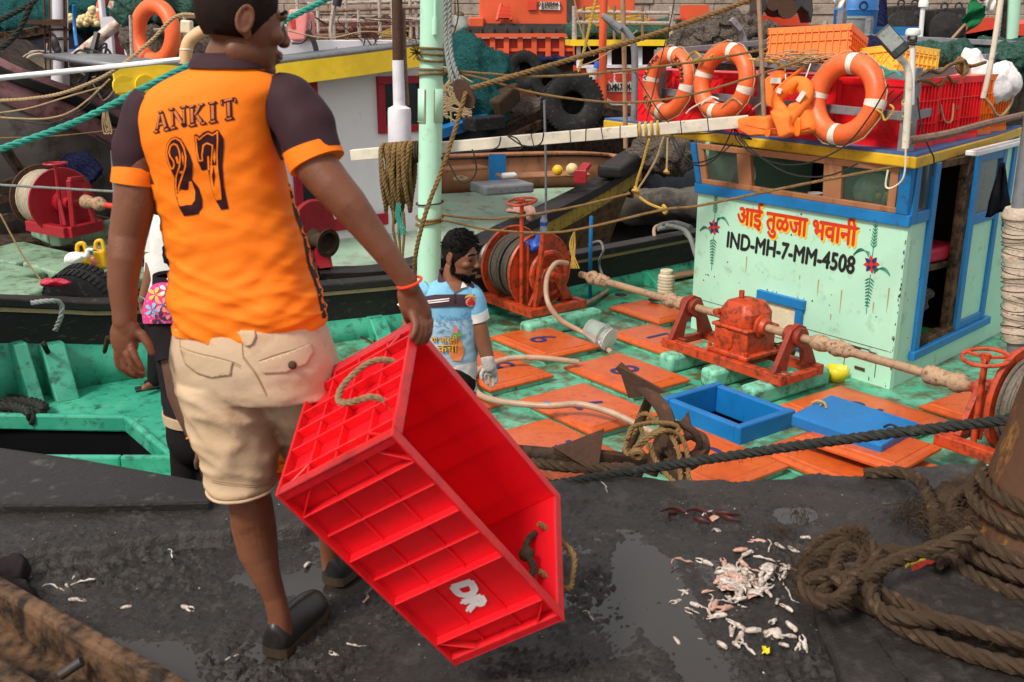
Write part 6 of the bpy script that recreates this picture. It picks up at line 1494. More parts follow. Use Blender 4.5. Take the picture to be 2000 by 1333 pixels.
d2([stroke(z7([(900,725)])[0],z7([(1185,690)])[0],2.2),stroke(z7([(905,750)])[0],z7([(1180,718)])[0],2.2)],'chest_stripe','paint_white',0.010)
d2([[z7([(1460+68*math.cos(t),735+62*math.sin(t))])[0]for t in np.linspace(0,2*PI,16)[:-1]]],'emblem','can_pink',0.010)
d2([[z7([(1465+50*math.cos(t),740+45*math.sin(t)*(1+.4*math.sin(3*t)))])[0]for t in np.linspace(0,2*PI,16)[:-1]]],'emblem_mark','paint_red',0.0125)
d2([z7([(1380,690),(1395,655),(1440,640),(1490,645),(1525,670),(1525,695),(1480,668),(1430,668)])],'emblem_arc','print_gold',0.011)
random.seed(17);L=[]
for k in range(60):
 x,y=random.uniform(900,1460),random.uniform(840,1180);a=random.uniform(0,PI);r=random.uniform(28,70)
 L.append(stroke(z7([(x,y)])[0],z7([(x+r*math.cos(a),y+r*math.sin(a))])[0],1.3))
d2(L,'ripple_print','shirt_deep',0.009)
pot=[(1200,1215),(1340,1215),(1330,1260),(1365,1300),(1372,1400),(1330,1500),(1220,1500),(1180,1400),(1190,1280)]
d2([z7(pot)],'pot_print','print_orange',0.010)
d2([z7([(1262,1030),(1300,1090),(1290,1140),(1240,1140),(1228,1090)])],'bud_print','can_pink',0.0115)
d2([z7([(1210,1130),(1260,1150),(1300,1125),(1375,1160),(1300,1190),(1230,1180)])],'leaf_print','print_green',0.012)
def shirt_text(body,x,y,w,h,name,mat,off,sz=0.1,bold=0.0):
 vs,fs=text2d(body,1.0,'CENTER',bold);xs=[v[0]for v in vs];ys=[v[1]for v in vs]
 k=w/(max(xs)-min(xs));kk=h/(max(ys)-min(ys));cx=(max(xs)+min(xs))/2;cy=(max(ys)+min(ys))/2
 pts=[z7([(x+(v[0]-cx)*k,y-(v[1]-cy)*kk)])[0]for v in vs]
 m=MB();lay(m,pts,fs,B2,off);m.build(name,mat,polo,smooth=0)
for bold,mt,off in((0.05,'paint_black',0.013),(0.012,'print_gold',0.0155)):
 shirt_text('ण नारली',1120,1215,330,105,'slogan_print',mt,off,bold=bold);shirt_text('कचा',1160,1340,250,95,'slogan_print',mt,off,bold=bold)
d2([z7([(1242,620),(1262,620),(1268,690),(1262,750),(1250,750),(1244,690)])],'placket','cable',0.0105,4)
d2([z7([(1090,400),(1250,622),(1420,530),(1400,400),(1250,330)])],'open_neck','skin_warm',0.0085)
d2([z7([(1330,560),(1350,470),(1410,540)])],'collar_lining','shirt_white',0.011,4)
rgc=[oval(at(884,558,Y2+.02),0.085,0.082,.1,36),oval(at(885,545,Y2+.02),0.08,0.076,.1,36),oval(at(886,528,Y2+.03),0.076,0.07,.1,36),oval(at(886,531,Y2+.03),0.07,0.064,.1,36)]
for rr_ in rgc[1:]:
 cc_=sum(rr_,V())/len(rr_)
 for p in rr_:k_=max(0,(p-cc_).normalized().dot(V((.35,-.94,0))));p.z-=.075*k_**1.5;p+=(p-cc_)*.12*k_
m=MB();m.loft(rgc,caps=False);m.build('collar','shirt_plum',p2)
m=MB();m.torus(at(890,556,Y2-.0),(0.1,-.5,.9),0.078,0.003,30,6);m.build('neck_chain','paint_yellow',p2)
def sleeve2(rows,mat,name,par):
 P,R_=limb(rows);P2=cr(P,5);R2=[v.x for v in cr([V((r,0,0))for r in R_],5)];m=MB();m.tube(P2,R2,28)
 for i,v in enumerate(m.v):m.v[i]=v+noise.noise_vector(v*16)*0.006
 return m.build(name,mat,par,smooth=60)
sleeve2([(902,566,44,Y2+.02),(918,582,54,Y2+.01),(927,606,50,Y2),(929,614,48,Y2)],'shirt_sky','sleeve',p2);sleeve2([(928,609,51,Y2),(932,626,49,Y2)],'shirt_white','cuff',p2)
sleeve2([(842,566,44,Y2+.02),(822,582,54,Y2+.01),(808,598,46,Y2)],'shirt_sky','sleeve',p2);sleeve2([(812,594,46,Y2),(792,612,46,Y2-.02)],'shirt_white','cuff',p2)
m=MB();P,R_=limb([(952,702,27,Y2-.05),(956,716,27,Y2-.05)]);m.caps(P,R_);m.ell(at(958,724,Y2-.05),(0.036,0.02,0.036))
for r in([(949,732,9,Y2-.06),(948,742,8,Y2-.06),(952,750,7,Y2-.06)],[(955,735,9.5,Y2-.05),(955,748,8,Y2-.05),(957,756,7,Y2-.05)],[(961,735,9,Y2-.045),(963,746,8,Y2-.045),(962,754,7,Y2-.045)],[(967,730,9,Y2-.04),(968,740,8,Y2-.04),(966,748,7,Y2-.04)],[(947,722,10,Y2-.06),(943,732,9,Y2-.07),(944,740,7,Y2-.075)]):P,R_=limb([(a+(a-957)*.25,b,w*.8,y)for a,b,w,y in r]);m.caps(P,R_)
m.fuse(0.0028,2).build('glove','glove',p2)
m=MB();P,R_=limb([(868,745,128,Y2+.02),(868,790,124,Y2+.02)]);m.caps(P,R_)
for x in(838,898):P,R_=limb([(x,780,68,Y2),(x,900,60,Y2),(x,1035,52,Y2)]);m.caps(P,R_)
m.fuse(0.012,3).build('trousers','trousers_black',p2)
# man in the floral shirt, half hidden behind the carrier
Y3_=3.95
p3=thing('person','man in a black shirt with pink floral shoulder, half hidden behind the carrier','person',on(400,985,DK))
HC=at(362,512,Y3_+.05);HR=face_frame((0.75,0.6,-0.35))
m=MB();head_vol(m,HC,HR,1.0);m.caps([at(352,590,Y3_+.05),at(360,540,Y3_+.05)],[0.06,0.055])
P,R_=limb([(335,640,62,Y3_),(346,730,52,Y3_-.03),(350,770,46,Y3_-.04),(368,820,40,Y3_-.06),(386,862,30,Y3_-.08)]);m.caps(P,R_)
m.caps([at(390,868,Y3_-.08),at(396,890,Y3_-.08),at(398,905,Y3_-.08)],[0.024,0.032,0.026])
for k in range(4):m.caps([at(390+k*5,900,Y3_-.09+.012*k),at(393+k*5,918,Y3_-.09+.012*k),at(396+k*5,930,Y3_-.08+.012*k)],[0.010,0.009,0.008])
m.caps([at(386,890,Y3_-.1),at(382,905,Y3_-.11),at(384,916,Y3_-.11)],[0.011,0.01,0.008])
P,R_=limb([(365,620,76,Y3_+.06),(385,700,80,Y3_+.06),(395,800,80,Y3_+.06)]);m.caps(P,R_)
m.fuse(0.006,4).build('body','skin_dark',p3,smooth=80)
hm=hair_cap(HC,HR,1.0,low=-0.02,top=0.02,rough=0.008,seed=3);hm.build('hair','hair',p3)
rows=[(335,395,562,Y3_+.06),(312,440,590,Y3_+.06),(306,455,640,Y3_+.06),(308,458,700,Y3_+.06),(318,460,770,Y3_+.06),(326,462,815,Y3_+.06)]
rg3=tshirt(rows,[0.08,0.11,0.125,0.125,0.125,0.125],-0.2,0.008,5,48,6)
S3=MB();S3.loft(rg3);S3.build('shirt','shirt_black',p3,smooth=80);B3=S3.bvh()
sleeve2([(332,592,76,Y3_+.04),(330,620,84,Y3_+.02),(336,665,80,Y3_),(342,700,74,Y3_-.02)],'shirt_black','sleeve',p3)
sl=MB();P,R_=limb([(352,560,56,Y3_+.05),(336,580,86,Y3_+.03),(328,608,94,Y3_+.02),(328,630,92,Y3_+.01)]);sl.tube(cr(P,5),[v.x for v in cr([V((r,0,0))for r in R_],5)],32)
sl.build('floral_yoke','floral_pink',p3)
SLB=sl.bvh()
for cx,cy,mt in((318,596,'can_pink'),(304,576,'print_gold'),(336,614,'can_pink'),(310,622,'shirt_plum'),(340,588,'paint_red'),(326,568,'paint_white'),(298,606,'shirt_sky')):
 m=MB();polys=[[(cx+14*math.cos(a+k*1.2566)*q,cy+14*math.sin(a+k*1.2566)*q)for a,q in((-.4,.5),(-.3,.95),(0,1.1),(.3,.95),(.4,.5),(0,.1))]for k in range(5)]
 decal(m,polys,SLB,0.004,6);m.build('flower_print',mt,p3,smooth=0)
m=MB();decal(m,[[(318+3*math.cos(t),596+3*math.sin(t))for t in np.linspace(0,2*PI,9)[:-1]],[(332+3*math.cos(t),612+3*math.sin(t))for t in np.linspace(0,2*PI,9)[:-1]]]+[stroke((305+5*k,640+(k%3)*4),(309+5*k,628+(k%2)*6),2)for k in range(8)],SLB,0.0065,5);m.build('flower_print','blue_paint',p3,smooth=0)
rgc=[oval(at(345,580,Y3_+.06),0.085,0.08,0,30),oval(at(340,555,Y3_+.06),0.085,0.075,0,30),oval(at(338,535,Y3_+.06),0.08,0.07,0,30),oval(at(340,540,Y3_+.06),0.07,0.06,0,30)]
m=MB();m.loft(rgc,caps=False);m.build('collar','shirt_black',p3)
m=MB();P,R_=limb([(392,800,130,Y3_+.06),(392,850,130,Y3_+.06)]);m.caps(P,R_)
for x in(366,420):P,R_=limb([(x,840,72,Y3_+.06),(x,930,62,Y3_+.05),(x,1130,56,Y3_+.05)]);m.caps(P,R_)
m.fuse(0.01,3).build('trousers','trousers_black',p3)
m=MB();m.lathe([(0.12,-.02),(0.155,-.02),(0.158,.02),(0.12,.02)],at(392,808,Y3_+.06),Z3,30);m.build('waistband','khaki',p3)
m=MB();m.torus(at(381,850,Y3_-.075),(at(390,868,Y3_-.08)-at(372,830,Y3_-.06)),0.035,0.006,22,6);m.build('bracelet','print_orange',p3)
m=MB();m.ell(at(328,546,Y3_-.01),0.006);m.build('earring','chrome',p3)
# man in the white shirt further back on the deck
Y4=7.3
p4=thing('person','man in a white shirt and wristwatch standing on the teal deck behind the others','person',on(300,755,DK))
HC=at(335,375,Y4);HR=face_frame((-0.4,-0.9,-0.2))
m=MB();head_vol(m,HC,HR,1.0);m.caps([at(332,430,Y4),at(335,395,Y4)],[0.06,0.055])
P,R_=limb([(298,450,32,Y4),(300,495,29,Y4-.03),(296,530,26,Y4-.06),(285,570,22,Y4-.08),(279,588,19,Y4-.09)]);m.caps(P,R_)
m.ell(at(280,598,Y4-.09),(0.036,0.03,0.04));
for k in range(4):m.caps([at(275+k*4,606,Y4-.11),at(277+k*4,614,Y4-.13),at(281+k*3,611,Y4-.15)],[0.011,0.01,0.009])
m.caps([at(287,596,Y4-.1),at(290,606,Y4-.12)],[0.012,0.01])
P,R_=limb([(335,460,44,Y4),(335,560,44,Y4),(335,620,44,Y4)]);m.caps(P,R_)
for x,y in((300,752),(352,765)):m.caps([at(x+22,640,Y4),at(x+5,730,Y4),at(x,748,Y4)],[0.09,0.05,0.04]);m.caps([at(x,750,Y4),at(x-18,758,Y4-.08)],[0.035,0.025])
m.fuse(0.008,4).build('body','skin_warm',p4,smooth=80)
hm=hair_cap(HC,HR,1.0,low=-0.03,top=0.02,rough=0.008,seed=8);hm.build('hair','hair',p4)
rg4=tshirt([(310,360,420,Y4),(290,385,436,Y4),(285,385,500,Y4),(283,385,560,Y4),(282,386,592,Y4)],[0.08,0.11,0.125,0.13,0.13],0,0.01,15,48,6)
S4=MB();S4.loft(rg4);S4.build('shirt','shirt_white',p4,smooth=80)
sleeve2([(304,425,40,Y4),(298,450,46,Y4),(299,478,45,Y4-.01),(300,492,44,Y4-.02)],'shirt_white','sleeve',p4)
m=MB();P,R_=limb([(335,600,104,Y4),(335,640,100,Y4)]);m.caps(P,R_)
for x in(312,358):P,R_=limb([(x,635,46,Y4),(x-4,690,38,Y4),(x-8,740,32,Y4)]);m.caps(P,R_)
m.fuse(0.012,3).build('trousers','trousers_black',p4)
m=MB();c=at(283,582,Y4-.085);m.torus(c,(at(279,590,Y4-.09)-at(287,570,Y4-.08)),0.037,0.007,22,6);m.lathe([(0,.006),(0.02,.005),(0.022,0)],c+V((-.015,-.04,0)),(-.3,-1,.1),16);m.build('wristwatch','chrome',p4)
m=MB();o=on(282,762,DK);m.beam(o+V((-.06,-.03,.012)),o+V((.16,.08,.012)),0.09,0.022);m.tube(cr([o+V((-.0,-.05,.02)),o+V((0.02,0,.07)),o+V((.03,.05,.02))],5),0.012,6);m.build('sandal','shoe_black',p4,bev=0.008)
# the red crate in the man's hand
CR=Matrix(((0.549,0.017,0.835),(0.238,0.955,-0.177),(-0.801,0.296,0.521)))
CO=V((-0.5,1.91,0.625));LX,WX,HX=0.663,0.426,0.31
def cp(l,w,h):return CO+CR@V((l,w,h))
hc=thing('fish_crate','large red ribbed crate held by the man in orange, DR stencilled on its side','crate',CO)
cl,cw,ch=CR.col[0],CR.col[1],CR.col[2]
m=MB()
def cb(l0,l1,w0,w1,h0,h1):m.box(cp((l0+l1)/2,(w0+w1)/2,(h0+h1)/2),cl*((l1-l0)/2),cw*((w1-w0)/2),ch*((h1-h0)/2))
rb=0.026;t=0.005
i0,i1,j0,j1=rb,LX-rb,rb,WX-rb
cb(i0,i1,j0,j1,0.003,0.012)
cb(i0,i0+t,j0,j1,0.012,HX-0.004);cb(i1-t,i1,j0,j1,0.012,HX-0.004)
cb(i0+t,i1-t,j0,j0+t,0.012,HX-0.004);cb(i0+t,i1-t,j1-t,j1,0.012,HX-0.004)
m.build('basin','hero_basin_red',hc,smooth=0,bev=0.002)
m=MB()
for h0,h1 in((HX-0.006,HX),(0.0,0.006)):
 cb(0,LX,0,i0+t,h0,h1);cb(0,LX,WX-rb-t,WX,h0,h1);cb(0,i0+t,i0+t,WX-rb-t,h0,h1);cb(LX-rb-t,LX,i0+t,WX-rb-t,h0,h1)
m.build('rim','hero_crate_red',hc,smooth=0,bev=0.0025)
m=MB();e=0.0022
for s in(0,1):
 l0,l1=(0.002,i0)if s==0 else(i1,LX-0.002)
 for w in(0.005,0.06,0.145,0.213,0.28,0.366,0.421):cb(l0,l1,w-e,w+e,0.006,HX-0.006)
 for h in(0.075,0.15,0.235):cb(l0+.004,l1,0.006,WX-0.006,h-e,h+e)
 for w0,w1,h0,h1 in((0.005,0.06,0.006,0.075),(0.366,0.421,0.075,0.006),(0.005,0.06,HX-.006,0.235),(0.366,0.421,0.235,HX-.006)):
  m.beam(cp((l0+l1)/2,w0,h0),cp((l0+l1)/2,w1,h1),rb-0.005,0.0045,up=cl.cross(cw*(w1-w0)+ch*(h1-h0)))
for s in(0,1):
 w0,w1=(0.002,j0)if s==0 else(j1,WX-0.002)
 for l in(0.005,0.085,0.245,0.41,0.575,0.658):cb(l-e,l+e,w0,w1,0.006,HX-0.006)
 for l in(0.165,0.33):cb(l-e*.7,l+e*.7,(w0+j0)/2 if s==0 else w0,w1 if s==0 else(w1+j1)/2,0.006,HX-0.006)
 for h in(0.10,0.205):cb(0.006,LX-0.006,(j0-0.009)if s==0 else j1,j0 if s==0 else(j1+0.009),h-e*.8,h+e*.8)
 for l0_,l1_,h0,h1 in((0.085,0.005,0.006,0.10),(0.085,0.005,HX-.006,0.235),(0.575,0.658,0.006,0.1),(0.575,0.658,HX-.006,0.235)):
  m.beam(cp(l0_,(w0+w1)/2,h0),cp(l1_,(w0+w1)/2,h1),rb-0.008,0.004,up=cw.cross(cl*(l1_-l0_)+ch*(h1-h0)))
for l0,l1 in((.004,i0),(i1,LX-.004)):
 for w0,w1 in((.008,j0+t),(j1-t,WX-.008)):cb(l0,l1,w0,w1,.006,HX-.006)
m.build('rib','hero_crate_red',hc,smooth=0,bev=0.0012,seg=1)
m=MB();m.text('DR',0.072,cp(0.4925,j0-0.0,0.155),cl*0.985-ch*0.15,ch*0.985+cl*0.15,0.002,bold=0.006)
m.v=[v for v in m.v]
for i,v in enumerate(m.v):
 q=CR.transposed()@(v-CO);q.y=j0-0.0025-0.0003*(i*5//len(m.v));m.v[i]=CO+CR@q
m.build('stencil','paint_white',hc,smooth=0)
def rope_loop(pts,name='rope_handle',r=0.0078,mat='handle_olive'):
 m=MB();m.rope(cr([cp(*p)for p in pts],8),r,pitch=0.05);return m.build(name,mat,hc)
rope_loop([(i0+.03,0.30,0.265),(i0-0.02,0.30,0.26),(-0.025,0.285,0.22),(-0.035,0.23,0.17),(-0.035,0.175,0.165),(-0.03,0.15,0.2),(-0.01,0.15,0.255),(i0+.03,0.15,0.265)])
for w in(0.15,0.30):
 m=MB();m.ell(cp(i0+0.028,w,0.262),(0.02,0.017,0.02));m.rope(cr([cp(i0+0.02,w,0.26),cp(i0+0.035,w-0.03,0.24),cp(i0+0.03,w-0.06,0.215)],5),0.009,pitch=0.05);m.build('rope_knot','rope_dirty',hc)
rope_loop([(i1-.03,0.13,0.275),(LX+.01,0.13,0.285),(LX+0.045,0.14,0.30),(LX+0.06,0.19,0.30),(LX+0.055,0.25,0.31),(LX+0.01,0.285,0.29),(i1-0.03,0.29,0.275)],mat='rope_brown')
m=MB();m.rope(cr([cp(i1-0.005,0.29,0.25),cp(i1-0.03,0.25,0.245),cp(i1-0.05,0.19,0.25),cp(i1-0.045,0.13,0.27),cp(i1-.05,0.09,0.26)],6),0.0095,pitch=0.05);m.ell(cp(i1-0.05,0.18,0.252),(0.02,0.022,0.018));m.rope(cr([cp(i1-0.005,0.155,0.17),cp(i1-0.03,0.11,0.18),cp(i1-0.03,0.06,0.185)],6),0.0095,pitch=0.05)
m.build('rope_knot','rope_dirty',hc)
c2=crate('red crate standing behind the carrier on the deck, seen between his legs',on(600,1010,-0.72),'hero_crate_red',rot=(0,0,0.35),size=(0.66,0.43,0.34),group='red crates beside the quay edge')
crate('orange crate stacked on the red one behind the carrier',on(600,1010,-0.72)+Z3*0.345,'crate_orange',rot=(0,0,0.3),size=(0.64,0.42,0.1),style=1,group='red crates beside the quay edge')
tag(MB().bx(on(600,1010,-0.72)-Z3*0.2,0.9,0.6,0.36).build('fish_box','dark_timber',smooth=0,bev=0.01),'dark wooden box under the crates behind the carrier','box')
# quay edge timbers, bollard, ropes
tb=thing('fender_timber','broad tarred timber along the quay edge at the left','timber',on(200,930,0.03))
A0,A1,A2,A3=on(-60,864,0.10),on(420,942,0.10),on(412,978,0.085),on(-60,983,0.085)
m=MB();m.prism([A0,A0.lerp(A1,.5)+V((0,.01,.004)),A1,A2,A2.lerp(A3,.5)+V((0,-.012,0)),A3],V((0,0,-0.14)));m.build('plank','tarred_wood',tb,smooth=0,bev=0.012)
wd_=thing('wooden_beam','rough brown hollow wooden trough at the lower left corner','timber',on(150,1250,0.1))
def lb(px,py,z):return on(px,py,z)
a0,a1=lb(-60,1090,0.16),lb(400,1345,0.16);dr=(a1-a0).normalized();nr=V((dr.y,-dr.x,0)).normalized()
m=MB();m.sweep([a0-dr*0.2+nr*0.02,a0.lerp(a1,0.5)+nr*0.025,a1+dr*0.3+nr*0.02],0.05,0.17);m.sweep([a0-dr*0.2+nr*0.22,a1+dr*0.3+nr*0.22],0.05,0.13);m.sweep([a0-dr*.2+nr*.12-Z3*0.11,a1+dr*.3+nr*.12-Z3*0.11],0.17,0.05)
m.build('trough','brown_wood',wd_,smooth=0,bev=0.012)
m=MB();m.rod(lb(118,1320,0.09),lb(160,1292,0.12),0.012,10);m.build('iron_pin','dark_steel',wd_)
lump('tarred_sack','black plastic bundle poking up behind the wooden trough','bundle','shirt_black',[(on(-10,1120,0.05),(0.09,0.05,0.05)),(on(30,1150,0.03),(0.07,0.04,0.035)),(on(55,1165,0.02),(0.04,0.03,0.02))],0.008,0.03,16)
bd=thing('bollard','leaning rusty iron bollard at the right edge of the quay','bollard',V((1.46,2.72,0.05)))
bx0,bx1=V((1.64,2.72,0.0)),V((1.85,2.78,1.25))
def bat(z):return bx0.lerp(bx1,z/1.25)
m=MB();prof=[(0.31,0.0),(0.30,0.05),(0.26,0.10),(0.245,0.16),(0.225,0.4),(0.205,0.7),(0.19,1.0),(0.185,1.25)]
rings=[]
for r,z in prof:
 for dz in(0,):
  rings.append([bat(z)+V((math.cos(2*PI*j/48)*r*(1+0.02*noise.noise(V((j*.4,z*6,0)))),math.sin(2*PI*j/48)*r,0))for j in range(48)])
m.loft(rings);m.build('post','bollard_rust',bd,smooth=60)
m=MB();m.tube(cr([bat(.3)+V((-.215,-.08,0)),bat(.5)+V((-.195,-.095,0)),bat(.75)+V((-.175,-.1,0))],5),0.004,6);m.build('pale_scar','rust_white',bd)
RD=0.0215
def big(label,pts,r=RD,mat='rope_dirty',fz=1.2):return rope_obj(label,pts,r,mat,8,fz,pitch=r*6)
def rg(z,r,a0,a1,n=14,dz=0.0):return[bat(z+dz*i/(n-1))+V((math.cos(a0+(a1-a0)*i/(n-1))*r,math.sin(a0+(a1-a0)*i/(n-1))*r,0))for i in range(n)]
big('upper turn of thick dirty rope round the bollard foot',rg(0.20,0.262,-3.9,0.5,dz=-0.02))
big('middle turn of thick dirty rope round the bollard foot',rg(0.135,0.30,-4.1,0.5,dz=-0.015))
big('second lowest turn of thick dirty rope round the bollard',rg(0.095,0.325,-3.6,0.4,12))
big('topmost slack turn of thick dirty rope round the bollard foot',rg(0.26,0.25,-3.7,0.4,dz=-0.03))
big('lowest loose turn of thick dirty rope round the bollard',[on(1830,1100,.09)]+rg(0.06,0.36,-2.9,0.2,12))
big('thick dirty rope sweeping from the heap below the bollard to the right',[on(1712,1128,.10),on(1700,1155,.12),on(1712,1185,.10),on(1760,1225,.08),on(1830,1255,.08),on(1920,1285,.08),on(2060,1320,.08)])
big('second thick rope sweeping under the bollard to the right',[on(1725,1160,.08),on(1790,1190,.08),on(1860,1225,.08),on(1950,1255,.08),on(2060,1285,.08)])
big('third thick rope running close under the bollard foot',[on(1630,1150,.09),on(1680,1175,.07),on(1760,1205,.12),on(1850,1215,.12),on(1960,1245,.12),on(2070,1265,.12)],fz=.8)
big('thick dirty rope bridging from the rope heap to the bollard',[on(1690,1135,.14),on(1740,1100,.14),on(1800,1078,.15),on(1850,1062,.18),on(1900,1040,.2)])
big('rope leading from the heap to the bollard along the ground',[on(1670,1080,.06),on(1740,1078,.05),on(1800,1085,.05),on(1870,1085,.08)],r=0.022)
big('frayed rope running up to the quay edge beside the bollard',[on(1840,1060,.05),on(1825,1000,.04),on(1810,960,.04),on(1795,938,.05),on(1765,924,.04),on(1720,924,.03),on(1690,928,.02)],r=0.024)
hp=[[(1572,1120),(1580,1085),(1610,1055),(1650,1040),(1690,1038)],[(1590,1160),(1570,1135),(1585,1100),(1625,1070),(1665,1060),(1700,1075)],[(1600,1165),(1630,1120),(1640,1085),(1665,1070),(1690,1085),(1680,1110),(1650,1115)],[(1580,1140),(1610,1125),(1650,1130),(1690,1120),(1715,1090),(1700,1065)],[(1565,1150),(1600,1175),(1640,1170),(1660,1140),(1630,1130)]]
for k,h in enumerate(hp):
 big(('outermost turn of the frayed rope heap','second turn of the frayed rope heap','knotted centre of the frayed rope heap','rope crossing over the top of the frayed heap','front turn of the frayed rope heap')[k],[on(x,y,0.06+0.022*k+0.01*(i%2))for i,(x,y)in enumerate(h)],r=0.022,fz=2.5)
def frayed(label,c,n,L,spread,mat='rope_dirty',dirv=None):
 m=MB()
 for k in range(n):
  o=c+V((random.gauss(0,spread),random.gauss(0,spread),abs(random.gauss(0,spread*.5))));d=V((random.gauss(0,1),random.gauss(0,1),random.gauss(0.1,.4))).normalized()*L*random.uniform(.4,1)+(dirv or V((0,0,0)))
  m.tube(cr([o,o+d*.4+Z3*0.005,o+d*.7-Z3*0.01],3),0.0009,3)
 return tag(m.build('frayed_rope','rope_dirty'),label,'rope',None,'stuff' if n>400 else None)
frayed('frayed tuft of rope fibre against the bollard',on(1865,1035,.12),320,0.10,0.04,'rope_brown');frayed('frayed fibres round the rope heap',on(1600,1125,.07),380,0.1,0.05);frayed('short tuft on top of the rope heap',on(1672,1048,.14),110,0.05,0.014,'rope_brown')
frayed('loose fibres beside the rope at the quay edge',on(1790,1000,.02),120,0.16,0.035,dirv=V((-.04,-.12,0)));frayed('small tuft of dry fibre on the quay',on(1530,1045,.015),40,0.07,0.02,'rope_brown');frayed('tuft of dark weed on the quay near the puddle',on(1560,1008,.015),50,0.04,0.02)
lump('rope_pile','dark frayed mass behind the bollard rope','rope','rope_dirty',[(on(1870,975,.03),(0.1,0.08,0.04)),(on(1900,960,.03),(0.08,0.07,0.05))],0.01,0.03,16)
rope_obj('thick black mooring rope running from the boat to the bollard',[on(1020,950,-0.1),on(1095,944,.0),at(1250,918,3.35),at(1400,895,3.25),at(1550,872,3.15),at(1700,852,3.05),at(1850,834,2.95),at(1965,820,2.85),at(2050,800,2.78)],0.018,'rope_black',6,0.8,pitch=0.09)
for k,(pts,mt)in enumerate(((((1762,1104),(1805,1090),(1808,1098),(1768,1112)),'scoop_yellow'),(((1778,1112),(1798,1102),(1826,1103),(1820,1116),(1780,1118)),'paint_red'))):
 m=MB();rows_=[]
 P=[on(x,y,0.085)for x,y in pts]
 m.sheet([[P[0].lerp(P[1],i/6)+Z3*random.uniform(0,.014)for i in range(7)],[P[-1].lerp(P[2],i/6)*.5+P[0].lerp(P[1],i/6)*.5+Z3*random.uniform(.01,.02)for i in range(7)],[P[-1].lerp(P[2],i/6)+Z3*random.uniform(0,.01)for i in range(7)]])
 tag(m.build('wrapper',mt,smooth=0,solid=0.001),('yellow and white wrapper lying between the bollard ropes','red and blue wrapper lying between the bollard ropes')[k],'wrapper')
tag(MB().sheet([[on(x,y,.02)+Z3*random.uniform(0,.01)for x in np.linspace(1488,1503,4)]for y in np.linspace(1265,1280,4)]).build('wrapper','scoop_yellow',smooth=0,solid=0.001),'small yellow scrap among the crab claws','wrapper')
# crab claws and legs thrown on the quay
random.seed(77)
def claw_mesh(kind):
 m=MB()
 if kind==0:
  m.tube([V((0,-0.028,0)),V((0,-0.016,0.004)),V((0,0,0.006)),V((0,0.01,0.005))],[0.006,0.011,0.012,0.008],10,sq=0.7)
  m.tube(cr([V((0.004,0.008,.005)),V((0.008,0.024,.005)),V((0.003,0.040,.004))],4),[0.006-0.0006*i for i in range(9)],8);m.tube(cr([V((-0.005,0.008,.005)),V((-0.009,0.022,.005)),V((-0.004,0.036,.004))],4),[0.005-0.0005*i for i in range(9)],8)
 elif kind==1:
  m.tube([V((0,-.04,.0)),V((0.002,-.02,.006)),V((.004,-.005,.004))],[.004,.007,.004],8,sq=.7);m.tube([V((.004,-.005,.004)),V((.012,.012,.008)),V((.014,.026,.004))],[.0035,.006,.003],8,sq=.7);m.tube([V((.014,.026,.004)),V((.006,.042,.004)),V((-.004,.05,.002))],[.003,.004,.001],7,sq=.6)
 elif kind==2:
  m.tube([V((0,-.022,.002)),V((0,-.018,.008)),V((.002,.0,.009)),V((0,.018,.008)),V((0,.022,.004))],[.004,.010,.011,.009,.004],9,sq=.8);m.ell((0.003,.02,.006),(.008,.006,.006),nu=8,nv=6)
 else:
  m.sheet([[V((x*.024,y*.02,.012*(1-x*x)*(1-.5*y*y)+.002*math.sin(x*9+y*5)))for x in np.linspace(-1,1,8)]for y in np.linspace(-1,1,7)])
 return m
protos=[]
for k in range(4):
 for mt in('crab_shell','crab_pink'):
  o=claw_mesh(k).build('crab_piece',mt,smooth=60,loc=(0,0,0),solid=0.002 if k==3 else 0);COL.objects.unlink(o);protos.append((k,mt,o))
LBL={0:('pale broken crab claw lying on the wet quay','pinkish broken crab claw lying on the wet quay'),1:('pale jointed crab leg lying on the wet quay','reddish jointed crab leg lying on the wet quay'),2:('stubby pale piece of crab shell on the wet quay','stubby pinkish piece of crab on the wet quay'),3:('pale fragment of crab carapace on the wet quay','reddish fragment of crab carapace on the wet quay')}
def crab(px,py,z=None,s=1.0,k=None):
 kk,mt,o=random.choices(protos,[6,1,5,.8,4,.5,2,.4])[0]if k is None else protos[k]
 c=o.copy();COL.objects.link(c);p=on(px,py,0.0);p.z=ground_h(p.x,p.y)+(z if z is not None else 0.002)
 c.location=p;c.rotation_euler=(random.uniform(-.3,.3),random.uniform(-.5,.5),random.uniform(0,2*PI));k_=.85*s*random.uniform(.7,1.25);c.scale=(k_,k_,k_*.75)
 tag(c,LBL[kk][0 if mt=='crab_shell' else 1],'crab claw',LBL[kk][0 if mt=='crab_shell' else 1].split(' lying')[0].split(' on')[0]+'s')
for i in range(105):
 a,r=random.uniform(0,2*PI),abs(random.gauss(0,1));px,py=1438+62*r*math.cos(a),1148+30*r*math.sin(a)*1.1
 if px>1550 or py>1230:continue
 crab(px,py,max(0.002,0.018-0.012*r)+random.uniform(0,.006))
for px,py in((1335,1102),(1378,1100),(1447,1083),(1480,1065),(1500,1075),(1520,1080),(1572,1062),(1555,1085),(1380,1010),(1392,1018),(1400,1040),(1330,1255),(1310,1245),(1320,1250),(1375,1270),(1385,1262),(1410,1265),(1430,1240),(1445,1255),(1438,1270),(1510,1248),(1540,1255),(1545,1235),(1570,1270),(1455,1280),(1415,1195),(1360,1185),(1350,1195),(1380,1200),(1400,1210),(1340,1190),(1560,1160),(1545,1165),(1530,1130),(1535,1115),(1470,1240),(1440,1230),(1385,1190),(1530,1275)):
 crab(px,py)
